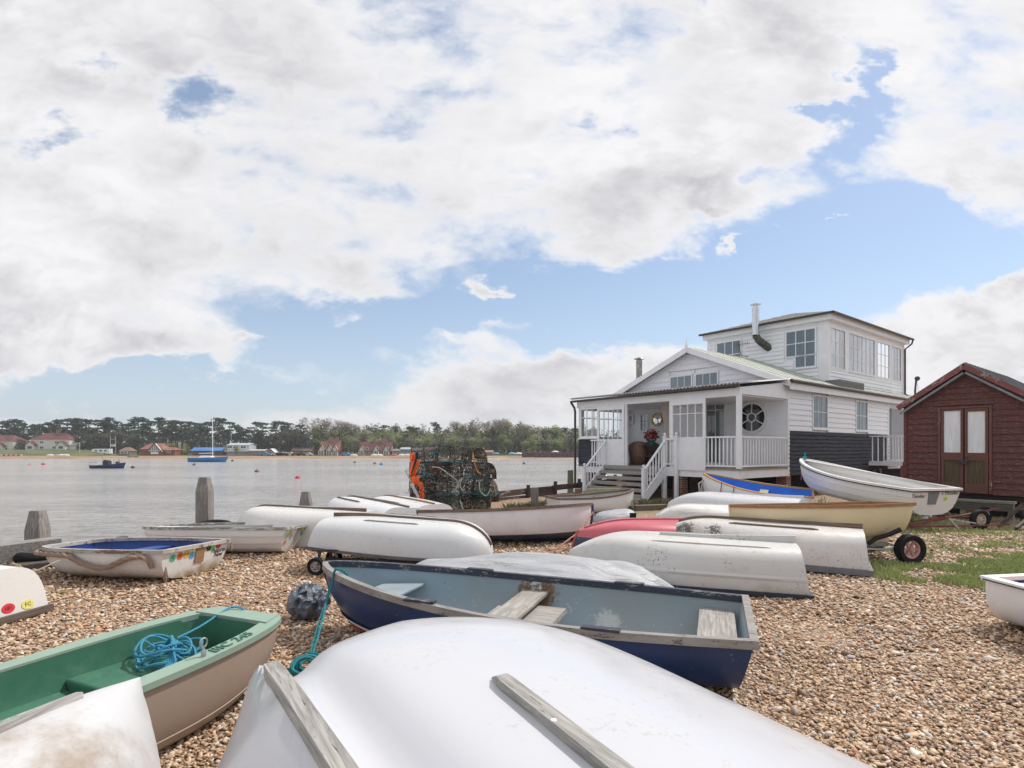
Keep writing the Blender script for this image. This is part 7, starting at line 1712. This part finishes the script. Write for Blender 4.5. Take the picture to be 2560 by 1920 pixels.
# motorhome
t = thing('motorhome', 'white motorhome parked on the far bank before the dark rounded trees', 'motorhome', (X(248, 240), 240, zpy(1138, 240)), 0)
b = MB(); w = 4.2; b.prism([(-w, 0, .6), (w, 0, .6), (w, 0, 2.7), (-w * .4, 0, 2.7), (-w * .75, 0, 2.5), (-w * .8, 0, 2.0), (-w * .72, 0, 1.7), (-w * .95, 0, 1.2)], (0, 2.2, 0)); b.build('body', WHITE_TRIM, t, None, bevel=.1)
for x in (-2.7, 2.2): b = MB(); b.lathe([(.45, -.06), (.45, .3)], (x, 0, .45), 14, 'y'); b.build('wheel', RUBBER, t)
for x, s in ((-1.4, .5), (.6, .6), (2.6, .5)): b = MB(); b.box(x - s, x + s, -.05, -.01, 1.6, 2.2); b.build('window', DGL, t)
# cars
def car(px, Y, col, label, L=4.2, name='car'):
    t = thing(name, label, 'car', (X(px, Y), Y, zpy(1139.5, Y)), 0, 'cars parked on the far bank'); h = L / 2
    b = MB(); b.prism([(-h, 0, .3), (h, 0, .3), (h, 0, .8), (h * .6, 0, .9), (h * .3, 0, 1.4), (-h * .5, 0, 1.45), (-h * .85, 0, .95), (-h, 0, .85)], (0, 1.7, 0)); b.build('body', M_plain('car %s' % (col,), col, .3, var=.03), t, None, bevel=.06)
    b = MB(); b.prism([(h * .5, -.02, .92), (h * .28, -.02, 1.32), (-h * .48, -.02, 1.36), (-h * .7, -.02, .95)], (0, .018, 0)); b.build('windows', DGL, t)
    for x in (-h * .62, h * .6): b = MB(); b.lathe([(.32, -.05), (.32, .2)], (x, 0, .32), 12, 'y'); b.build('wheel', RUBBER, t)
for px, col, lb in ((690, (.6, .6, .62), 'silver car right of the tiny brick hut'), (701, (.35, .02, .03), 'red car between silver cars near the tiny brick hut'), (710, (.55, .57, .6), 'pale car next to the red one on the far bank'), (724, (.7, .7, .7), 'white car midway between the two groups of parked cars'), (740, (.5, .1, .12), 'dark pink car in the right hand group of parked cars'), (752, (.05, .06, .08), 'black car behind the blue one on the far bank'), (768, (.45, .5, .6), 'pale blue car at the right end of the parked cars'), (864, (.15, .3, .6), 'blue boat-shaped car between the two half-timbered houses'), (662, (.15, .3, .45), 'small blue car before the glazed pavilion')): car(px, 236, col, lb)
# small boats on the far beach
def skiff(px, py, col, label, L=3.2):
    Y_ = F * (EYE + 1.5) / (py - HY + .001) if False else 226; t = thing('dinghy', label, 'dinghy', (X(px, Y_), Y_, zpy(py + 1.5, Y_)), 0, 'dinghies on the far beach'); b = MB(); rows = []
    for i in range(9):
        u = -1 + i / 4; w = max(.03, 1 - u * u) ** .6; rows.append([(u * L / 2, .7 * w * cos(a), .75 * w * sin(a)) for a in np.linspace(0, pi, 7)])
    b.loft(rows); b.build('hull', M_plain('far hull %s' % (col,), col, .5, var=.03), t, 60)
for px, py, col, lb in ((126, 1138, (.7, .7, .7), 'white upturned dinghy on the far sand below the hipped cream house'), (143, 1139, (.6, .35, .3), 'pinkish upturned dinghy on the far sand below the hipped cream house'), (154, 1138, (.7, .7, .7), 'white upturned dinghy between the pinkish one and its right neighbour'), (165, 1138, (.68, .68, .66), 'rightmost white upturned dinghy below the hipped cream house'),
    (885, 1138, (.65, .65, .65), 'white dinghy left of the terrace on the far beach'), (936, 1138, (.7, .7, .7), 'white dinghy below the left part of the half-timbered terrace'), (948, 1138, (.72, .72, .72), 'white dinghy below the right part of the half-timbered terrace'), (985, 1138, (.5, .08, .08), 'red and white dinghy below the grey glazed building'), (1004, 1138, (.7, .7, .7), 'white dinghy left end below the long blue-grey building'), (1018, 1138, (.66, .66, .68), 'white dinghy right end below the long blue-grey building'),
    (1239, 1134, (.1, .25, .45), 'blue dinghy right of the beach hut'), (1280, 1134, (.2, .4, .6), 'blue dinghy left of the sheet pile wall'), (1297, 1134, (.7, .7, .7), 'white dinghy at the end of the sheet pile wall'), (1388, 1130, (.75, .75, .75), 'white dinghy on top of the sheet pile wall'), (340, 1143, (.05, .05, .05), 'dark skiff lying at the far water edge below the hut'), (325, 1143, (.08, .07, .06), 'dark float at the far water edge left of the dark skiff')): skiff(px, py, col, lb)
for k in range(9):
    px = 3 + k * 6; t = thing('barrier_block', ('red' if k % 2 else 'white') + ' barrier block on the far sand, number %s from the left edge' % ['one', 'two', 'three', 'four', 'five', 'six', 'seven', 'eight', 'nine'][k], 'barrier', (X(px, 232), 232, zpy(1139.5, 232)), 0, 'red and white barrier blocks'); b = MB(); b.prism([(-.47, 0, 0), (.47, 0, 0), (.42, .1, .55), (-.42, .1, .55)], (0, .4, 0)); b.build('block', M_plain('barrier %d' % (k % 2), ((.62, .6, .6), (.45, .03, .04))[k % 2], .5), t, None, bevel=.04)
# poles
def pole(px, y0, y1, label, Y=238, r=.10, box=None, name='utility_pole', col=(.45, .45, .45), cat='pole'):
    t = thing(name, label, cat, (X(px, Y), Y, zpy(y1, Y)), 0); b = MB(); b.tube([(0, 0, 0), (0, 0, zpy(y0, Y) - zpy(y1, Y))], r, 6); b.build('shaft', M_plain('pole paint %s' % (col,), col, .6), t); return t
pole(276, 1090, 1132, 'left pole of the transformer pair on the far bank'); t = pole(289, 1091, 1132, 'right pole of the transformer pair on the far bank, carrying the box')
b = MB(); b.box(-2.1, -.3, -.4, .4, 2.6, 3.6); b.box(-2.2, 0, -.1, .1, 5.6, 5.75); b.build('transformer', M_plain('pale box', (.5, .52, .55), .5), t)
pole(199, 1106, 1135, 'lone white pole before the yellow gorse', col=(.65, .62, .55)); pole(578, 1082, 1112, 'thin flag pole behind the club house', r=.07, Y=246, col=(.6, .6, .6))
# wood : trees
def foliage_mat(name, a, b_, c=None):
    m, T = newmat(name); tc = T.new('ShaderNodeTexCoord').outputs['Object']; n = T.noise(tc, .45, 4, .6); n2 = T.noise(tc, 2.8, 4, .7)
    f = T.math('ADD', T.math('MULTIPLY', n, .5), T.math('MULTIPLY', n2, .5)); col = T.mix(T.step(f, .38, .62), c4(a), c4(b_))
    p = finish(T, col, .8, spec=.2); tl = T.new('ShaderNodeBsdfTranslucent'); T.put(tl, 0, col); mx = T.new('ShaderNodeMixShader', ins={0: .35}); T.l.new(p.outputs[0], mx.inputs[1]); T.l.new(tl.outputs[0], mx.inputs[2]); T.l.new(mx.outputs[0], [q for q in T.n if q.type == 'OUTPUT_MATERIAL'][0].inputs[0]); return m
FP = foliage_mat('pine needles', (.04, .068, .052), (.10, .145, .10)); FO = foliage_mat('holm oak leaves', (.075, .080, .058), (.17, .17, .125)); FG = foliage_mat('spring green leaves', (.18, .24, .07), (.40, .46, .19)); FY = foliage_mat('gorse in flower', (.20, .17, .03), (.46, .36, .06)); FB = foliage_mat('bare twig haze', (.20, .17, .13), (.36, .31, .25)); FD = foliage_mat('pale grey-green leaves', (.24, .26, .15), (.46, .48, .30)); BARK = M_plain('pine bark', (.10, .07, .055), .9, var=.2)
def leafmesh(name, blobs, n, size, seed, flat=0.5):
    """blobs: (cx,cy,cz,rx,ry,rz)"""
    rs = np.random.RandomState(seed); vol = np.array([q[3] * q[4] * q[5] for q in blobs]) ** .7; idx = rs.choice(len(blobs), n, p=vol / vol.sum()); B_ = np.array(blobs)[idx]
    d = rs.randn(n, 3); d /= np.linalg.norm(d, axis=1)[:, None]; r = rs.rand(n) ** .36; c = B_[:, :3] + d * r[:, None] * B_[:, 3:]
    u = rs.randn(n, 3); u[:, 2] *= flat; u /= np.linalg.norm(u, axis=1)[:, None]; w = np.cross(u, rs.randn(n, 3)); w /= np.linalg.norm(w, axis=1)[:, None]; s = size * (.5 + rs.rand(n))[:, None]
    V = np.stack([c - u * s, c + w * s * .55, c + u * s, c - w * s * .55], 1).reshape(-1, 3); me = bpy.data.meshes.new(name); me.from_pydata([tuple(v) for v in V], [], [(4 * i, 4 * i + 1, 4 * i + 2, 4 * i + 3) for i in range(n)]); return me
def tree_proto(kind, seed):
    r = random.Random(seed); H_ = 10.0; b = MB(); bl = []
    if kind == 'pine':
        lean = r.uniform(-.6, .6); b.tube([(0, 0, -1), (lean * .3, 0, H_ * .5), (lean, 0, H_ * .95)], .22, 6, rf=lambda s: 1.2 - .8 * s)
        for k in range(r.randint(5, 7)):
            z = H_ * (.52 + .46 * k / 6) + r.uniform(-.3, .3); a = r.uniform(0, 2 * pi); R = r.uniform(.8, 2.2) * (1.15 if k < 5 else .5); x, y = lean * z / H_ + R * cos(a), R * sin(a) * .6
            b.tube([(lean * (z - 1) / H_, 0, z - 1.0), (x * .6, y * .6, z - .3), (x, y, z)], .07, 4); bl.append((x, y, z, r.uniform(1.2, 2.3), r.uniform(1.0, 1.8), r.uniform(.30, .55)))
        bl.append((lean, 0, H_ * .97, 1.7, 1.4, .5)); me = leafmesh('crown', bl, 620, .30, seed, .25)
    elif kind == 'oak':
        b.tube([(0, 0, -1), (0, 0, H_ * .5)], .35, 6)
        for k in range(16): a = r.uniform(0, 2 * pi); R = r.uniform(.5, 3.4); z = r.uniform(2.2, 8.2); R *= sin(min(pi, max(.2, (z + .5) / 10 * pi))) ** .5; bl.append((R * cos(a), R * sin(a) * .7, z, r.uniform(1.3, 2.2), r.uniform(1.2, 2), r.uniform(1.1, 1.8)))
        bl.append((0, 0, 4.5, 3.3, 2.5, 3.8)); me = leafmesh('crown', bl, 1100, .36, seed)
    elif kind == 'leafy':
        b.tube([(0, 0, -1), (.1, 0, H_ * .6), (0, 0, H_ * .9)], .2, 6, rf=lambda s: 1.2 - .9 * s)
        for k in range(14): a = r.uniform(0, 2 * pi); z = r.uniform(2.5, 9.2); R = r.uniform(.2, 2.1) * (1.2 - z / 14); bl.append((R * cos(a), R * sin(a), z, r.uniform(.8, 1.6), r.uniform(.8, 1.5), r.uniform(.8, 1.6)))
        for k in range(5): a = r.uniform(0, 2 * pi); b.tube([(0, 0, 3 + k), (cos(a), sin(a), 5 + k * .8)], .06, 4)
        me = leafmesh('crown', bl, 700, .26, seed)
    elif kind == 'bare':
        def br(p, d, L_, rad, n):
            q = p + d * L_; b.tube([p, (p + q) / 2 + Vector((r.uniform(-.1, .1), 0, 0)), q], rad, 4, rf=lambda s: 1 - .35 * s)
            if n: 
                for _ in range(3): nd = (d + Vector((r.gauss(0, .45), r.gauss(0, .45), r.gauss(.1, .2)))).normalized(); br(q, nd, L_ * r.uniform(.6, .8), rad * .6, n - 1)
            else: bl.append((q.x, q.y, q.z, .55, .55, .6))
        br(Vector((0, 0, -1)), Vector((0, 0, 1)), 4.2, .2, 4); me = leafmesh('crown', bl, 520, .13, seed)
    else:
        for k in range(8): bl.append((r.uniform(-2.4, 2.4), r.uniform(-.6, .6), r.uniform(.8, 6) , r.uniform(1, 2), 1.2, r.uniform(1, 2)))
        b.tube([(0, 0, -1), (0, 0, 3)], .2, 5); me = leafmesh('crown', bl, 380, .30, seed)
    return me, b
FM = {'pine': FP, 'oak': FO, 'leafy': FG, 'bare': FB, 'bush': FY}; PROT = {}
def get_proto(kind, v):
    if (kind, v) not in PROT:
        me, b = tree_proto(kind, v * 13 + len(kind)); tb = bpy.data.meshes.new('trunk'); tb.from_pydata([tuple(q) for q in b.v], [], b.f); tb.materials.append(BARK); PROT[(kind, v)] = (me, tb)
    return PROT[(kind, v)]
CM = {}
def tree(kind, px, ytop, ybase, Y, label, v, wsc=1.0, mat=None, group=None):
    me, tb = get_proto(kind, v); z0 = min(zpy(ybase, Y), fh(Y, X(px, Y))); h = zpy(ytop, Y) - z0; s = h / 10.0
    nm = {'pine': 'pine_tree', 'oak': 'oak_tree', 'leafy': 'leafy_tree', 'bare': 'bare_tree', 'bush': 'gorse_bush'}[kind]; mt_ = mat or FM[kind]; key = (me.name, mt_.name)
    if key not in CM: m2 = me.copy(); m2.materials.clear(); m2.materials.append(mt_); CM[key] = m2
    t = thing(nm, label, 'bush' if kind == 'bush' else 'tree', (X(px, Y), Y, z0), random.choice((0, pi)) + random.uniform(-.4, .4), group); t.scale = (s * wsc, s * wsc, s)
    for n_, mm in (('crown', CM[key]), ('trunk', tb)): c = bpy.data.objects.new(n_, mm); COL.objects.link(c); c.parent = t
    return t
rt = random.Random(21)
G_P = 'umbrella pines across the river'
# outline of the pine tops read off the photo: px, top y
pines = [(4, 1056), (16, 1052), (34, 1049), (47, 1053), (60, 1058), (84, 1062), (104, 1060), (121, 1057), (140, 1054), (152, 1050), (167, 1049), (182, 1046), (196, 1047), (212, 1051), (226, 1050), (243, 1051), (262, 1052), (273, 1045), (290, 1055), (305, 1061), (322, 1062),
    (346, 1043), (357, 1047), (372, 1054), (395, 1045), (408, 1053), (425, 1051), (440, 1052), (455, 1056), (470, 1055), (486, 1058), (505, 1058), (520, 1056), (545, 1048), (558, 1047), (572, 1056), (590, 1062), (600, 1070), (618, 1075), (645, 1056), (655, 1058), (692, 1053), (703, 1055), (718, 1059), (755, 1063), (812, 1062), (840, 1068), (962, 1064), (985, 1070), (1030, 1068), (1045, 1070), (1085, 1056), (1375, 1076), (1412, 1071), (1440, 1072), (1395, 1078)]
def seg(px):
    for a, c, s in ((-50, 75, 'behind the cream house at the left edge'), (75, 200, 'behind the hipped cream house'), (200, 330, 'behind the dark rounded trees and motorhome'), (330, 445, 'behind the black and white gabled cottage'), (445, 532, 'behind the blue roofed store left of the yacht mast'), (532, 640, 'behind the club house right of the yacht mast'), (640, 790, 'above the rounded trees behind the parked cars'), (790, 880, 'behind the house with two tall chimneys'), (880, 985, 'behind the half-timbered terrace'), (985, 1110, 'rising above the crab pots'), (1110, 1260, 'between the crab pots and the blue dinghies'), (1260, 1500, 'behind the sheet pile wall left of the house')):
        if a <= px < c: return s
    return 'at the edge'
def lab(kind, px, many): return '%s %s' % (kind, seg(px))
for i, (px, yt) in enumerate(pines):
    tree('pine', px, yt, 1128, 256 + rt.uniform(-4, 14), 'dark flat-topped pine ' + seg(px), i % 5, rt.uniform(.85, 1.15), group='dark pines ' + seg(px))
for i in range(48):
    px = -20 + i * 13.2 + rt.uniform(-4, 4)
    tree('pine', px, rt.uniform(1066, 1086), 1130, 276 + rt.uniform(0, 14), 'dark flat-topped pine ' + seg(px), i % 5, rt.uniform(1.0, 1.4), group='dark pines ' + seg(px))
for px, yt, w in ((232, 1074, 1.25), (262, 1071, 1.25), (300, 1071, 1.2), (330, 1077, 1.15), (345, 1090, 1), (636, 1082, 1.0), (658, 1079, 1.15), (690, 1076, 1.2), (722, 1064, 1.1), (745, 1068, 1.15), (765, 1080, 1), (507, 1088, 1.0), (530, 1096, .9), (480, 1095, .9), (30, 1092, 1), (58, 1096, .9), (100, 1080, 1), (128, 1082, .9), (160, 1078, 1), (195, 1088, .8)):
    tree('oak', px, yt, 1139, 250 + rt.uniform(-3, 4), 'dense rounded dark olive tree ' + seg(px), int(px) % 3, w, group='rounded dark trees ' + seg(px))
MID = [FG, FD, FO, FB, FD, FG]
for i in range(70):
    px = 785 + i * 10.2 + rt.uniform(-5, 5); k = i % 6
    yt = 1064 + 10 * mnoise.noise(Vector((px * .02, 0, 0))) + rt.uniform(-4, 10)
    if px > 1090: yt -= 8 * math.exp(-((px - 1275) / 70) ** 2)
    tree('leafy', px, yt, 1138, 262 + rt.uniform(-8, 14), ('spring green leafy tree ', 'grey-green leafy tree ', 'olive leafy tree ', 'brownish budding tree ', 'grey-green leafy tree ', 'spring green leafy tree ')[k] + seg(px), i % 4, rt.uniform(1.0, 1.4), MID[k], group=('spring green trees ', 'grey-green trees ', 'olive trees ', 'brownish trees ', 'grey-green trees ', 'spring green trees ')[k] + seg(px))
for i in range(66):
    px = 780 + i * 10.8 + rt.uniform(-5, 5); k = (i * 5 + 2) % 6; yt = rt.uniform(1082, 1098)
    tree('leafy', px, yt, 1140, 249 + rt.uniform(-3, 5), ('low spring green tree ', 'low grey-green tree ', 'low olive tree ', 'low brownish tree ', 'low grey-green tree ', 'low spring green tree ')[k] + seg(px), i % 4, rt.uniform(1.2, 1.7), MID[k], group=('low spring green trees ', 'low grey-green trees ', 'low olive trees ', 'low brownish trees ', 'low grey-green trees ', 'low spring green trees ')[k] + seg(px))
for px, yt in ((792, 1053), (806, 1052), (822, 1054), (838, 1053), (850, 1055), (868, 1060), (1145, 1058), (1158, 1056), (1180, 1058), (1225, 1056), (1240, 1053), (1256, 1054), (1270, 1052), (1284, 1054), (1300, 1060), (1318, 1068), (1345, 1070)):
    tree('bare', px, yt, 1135, 255 + rt.uniform(-4, 8), 'bare twiggy tree ' + seg(px), int(px) % 3, 1.3, group='bare trees ' + seg(px))
for px, yt, w in ((50, 1095, 1.1), (60, 1102, 1), (205, 1098, 1.0), (212, 1100, 1.0), (393, 1098, 1), (420, 1092, 1.1), (435, 1094, 1), (600, 1100, 1), (465, 1098, .8), (342, 1105, .7)):
    tree('bush', px, yt, 1135, 249, 'yellow flowering bush ' + seg(px), int(px) % 3, w, group='yellow bushes ' + seg(px))
for i in range(34):
    px = 790 + i * 19 + rt.uniform(-6, 6); tree('bush', px, rt.uniform(1122, 1129), 1139, 243, 'low olive hedge bush ' + seg(px), i % 3, 1.8, (FO, FD, FG)[i % 3], group='low hedge bushes ' + seg(px))
for i in range(14):
    px = 440 + i * 13; tree('bush', px, rt.uniform(1112, 1122), 1139, 245, 'low olive hedge bush ' + seg(px), i % 3, 1.6, (FO, FD)[i % 2], group='low hedge bushes ' + seg(px))
tree('leafy', 591, 1114, 1136, 236, 'small pale green tree in front of the club house', 1, 1.5, FG)
# far wood mass behind
def woodmass():
    rs = np.random.RandomState(9); bl = []
    for k in range(240):
        px = rs.uniform(-60, 1560); Y_ = 310 + rs.uniform(0, 30); yt = 1088 + rs.uniform(-4, 10) if px < 640 else 1078 + rs.uniform(-4, 10)
        z = zpy(yt, Y_); bl.append((X(px, Y_), Y_, z - 3.5, 6, 4, 5.5)); bl.append((X(px, Y_), Y_, z - 11, 6, 4, 7))
    me = leafmesh('woodland', bl, 26000, .75, 3); me.materials.append(FO); o = bpy.data.objects.new('woodland', me); COL.objects.link(o); tag(o, 'far-off wood closing the view behind the pines and leafy trees', kind='stuff')
woodmass()

# ================================================================== boats afloat and buoys
t = thing('sailing_yacht', 'blue hulled sailing yacht moored in the river with bare mast', 'yacht', tuple(GP(522, 1155, WATER_Z)), 0); Yy = t.location.y; k = Yy / F
Lh = 97 * k; b = MB(); rows = []
for i in range(25):
    u = i / 24; w = 1.5 * max(.02, 1 - max(0, (u - .35) / .65) ** 2.2) ** .7 * (.75 + .25 * min(1, u * 4)); sh = 1.25 + .35 * u * u; x = (u - .5) * Lh; rows.append([(x - .0 * Lh + (-(1 - q) * 1.1 if u > .9 else 0) * (u - .9) * 8, w * sin(q * pi / 2) ** .6 * 1, -.4 + (sh + .4) * q) for q in np.linspace(0, 1, 7)][::-1] + [(x + (-(1 - q) * 1.1 if u > .9 else 0) * (u - .9) * 8, -w * sin(q * pi / 2) ** .6, -.4 + (sh + .4) * q) for q in np.linspace(0, 1, 7)[1:]])
b.loft(rows); b.add(rows[0], [tuple(range(13))]); b.build('hull', M_plain('yacht blue', (.02, .16, .40), .35, var=.05), t, 50)
b = MB(); b.loft([[(r[0][0], r[0][1] * .97, r[0][2] - .02), (r[-1][0], r[-1][1] * .97, r[-1][2] - .02)] for r in rows]); b.build('deck', WHITE_TRIM, t)
b = MB(); b.prism([(-Lh * .25, -.9, 1.2), (Lh * .12, -.9, 1.25), (Lh * .08, -.8, 1.75), (-Lh * .18, -.8, 1.85)], (0, 1.8, 0)); b.build('cabin', WHITE_TRIM, t, bevel=.05)
b = MB(); mx = (532 - 522) * k; mh = (1153 - 1036) * k; b.tube([(mx, 0, 1.2), (mx - .1, 0, mh)], .10, 8); b.tube([(mx, 0, 2.6), (mx - 4, 0, 2.5)], .09, 6); b.beam((mx, -.9, mh * .55), (mx, .9, mh * .55), .06, .05); b.build('mast', WHITE_TRIM, t)
b = MB(); b.tube([(mx - .05, 0, mh * .97), (Lh * .48, 0, 1.6)], .018, 4); b.tube([(mx - .05, 0, mh * .97), (-Lh * .49, 0, 1.3)], .018, 4); b.tube([(mx - .05, 0, mh * .9), (mx, 1.4, 1.3)], .015, 4); b.tube([(mx - .05, 0, mh * .9), (mx, -1.4, 1.3)], .015, 4)
b.tube([(-Lh * .48, -1, 1.3), (-Lh * .48, -1, 2.3), (-Lh * .48, 1, 2.3), (-Lh * .48, 1, 1.3)], .03, 4); b.build('rigging', STEEL, t)
t = thing('fishing_boat', 'small dark blue fishing boat with black wheelhouse moored on the left', 'fishing boat', tuple(GP(272, 1171, WATER_Z)), 0); Yy = t.location.y; k = Yy / F; Lh = 84 * k; b = MB(); rows = []
for i in range(21):
    u = i / 20; w = 1.05 * max(.02, 1 - max(0, (u - .4) / .6) ** 2.3) ** .7 * (.8 + .2 * min(1, u * 4)); sh = .62 + .55 * u ** 2.2; x = (u - .5) * Lh
    rows.append([(x + (-(1 - q) * .5 * max(0, u - .8) * 5), w * sin(q * pi / 2) ** .6, -.3 + (sh + .3) * q) for q in np.linspace(1, 0, 7)] + [(x + (-(1 - q) * .5 * max(0, u - .8) * 5), -w * sin(q * pi / 2) ** .6, -.3 + (sh + .3) * q) for q in np.linspace(0, 1, 7)[1:]])
b.loft(rows); b.add(rows[0], [tuple(range(13))]); b.build('hull', M_plain('fishing boat blue', (.008, .03, .10), .35, var=.08), t, 50)
b = MB(); b.loft([[(r[0][0], r[0][1] * .97, r[0][2] - .02), (r[-1][0], r[-1][1] * .97, r[-1][2] - .02)] for r in rows]); b.build('deck', WHITE_TRIM, t)
b = MB(); b.prism([(-.9, -.5, .55), (.25, -.5, .65), (.15, -.45, 1.5), (-.5, -.45, 1.7), (-.85, -.45, 1.5)], (0, 1, 0)); b.build('wheelhouse', M_plain('black canopy', (.012, .014, .02), .4), t)
b = MB(); b.tube([(-1.2, 0, .5), (-1.2, 0, 3.1)], .04, 6); b.build('mast', M_wood('mast wood', (.3, .22, .14), (.4, .3, .2), 'z'), t)
b = MB(); b.tube([(-3.2, -.7, .6), (-3.3, -.8, 1.5), (-1.9, -.8, 1.6), (-1.8, -.7, .6)], .035, 5); b.tube([(-3.2, .7, .6), (-3.3, .8, 1.5), (-1.9, .8, 1.6), (-1.8, .7, .6)], .035, 5); b.beam((-3.3, -.8, 1.5), (-3.3, .8, 1.5), .05, .05); b.beam((-3.5, -.5, 1.1), (-1.9, -.6, 1.15), .05, .14); b.build('rail', STEEL, t)
b = MB(); b.box(1.5, 2.0, -.3, .3, .9, 1.35); b.tube([(1.2, -.3, .8), (1.2, -.3, 1.5)], .04, 5); b.tube([(1.9, 0, 1.3), (2.1, 0, 1.9)], .03, 5); b.build('winch', IRON, t)
def buoy(px, py, col, label, r, sq=(1, 1, .9), ring=True):
    p = GP(px, py, WATER_Z); t = thing('mooring_buoy', label, 'buoy', tuple(p), 0, 'mooring buoys on the river'); b = MB(); b.ball((0, 0, r * .25), r, 12, sq); b.build('float', M_plain('buoy %s' % (col,), col, .5, var=.15), t, 60)
    b = MB(); b.tube([(.0, 0, r * .95), (.12 * r * 3, 0, r * 1.2), (0, 0, r * 1.4)], .03, 5); b.build('ring', IRON, t)
for px, py, col, lb, r in ((108, 1162, (.55, .04, .06), 'red buoy left of the fishing boat', .42), (73, 1163, (.5, .2, .2), 'faint pink buoy at the far left of the river', .3), (332, 1170, (.04, .04, .045), 'dark buoy just right of the fishing boat', .38), (485, 1163, (.05, .05, .05), 'dark buoy below the stern of the yacht', .36), (581, 1153, (.02, .02, .02), 'black buoy just right of the yacht bow', .42), (642, 1180, (.16, .10, .07), 'brown and white buoy right of the yacht, lower than the others', .36), (744, 1196, (.62, .02, .06), 'bright red-pink buoy in the middle of the river', .32),
    (887, 1157, (.06, .06, .07), 'grey buoy left of the brown and blue pair', .4), (937, 1160, (.22, .14, .05), 'brown buoy beside the blue one', .45), (953, 1162, (.02, .18, .38), 'blue buoy left of the crab pots', .45), (924, 1146, (.25, .2, .15), 'tiny pale buoy near the far beach', .35), (1310, 1160, (.02, .02, .02), 'black buoy between the crab pots and the house', .38)): buoy(px, py, col, lb, r)
b = None
# faint sea haze over the far bank
hz = MB(); hz.box(-900, 900, -60, 1400, WATER_Z - 3, 60)
m = bpy.data.materials.new('air haze'); m.use_nodes = True; T = NT(m.node_tree); pv = T.new('ShaderNodeVolumePrincipled'); pv.inputs['Color'].default_value = (.80, .84, .9, 1); pv.inputs['Density'].default_value = .00038; pv.inputs['Anisotropy'].default_value = .2
o_ = T.new('ShaderNodeOutputMaterial'); T.l.new(pv.outputs[0], o_.inputs['Volume'])
HAZE = True
if HAZE: tag(hz.build('haze', m), kind='stuff')
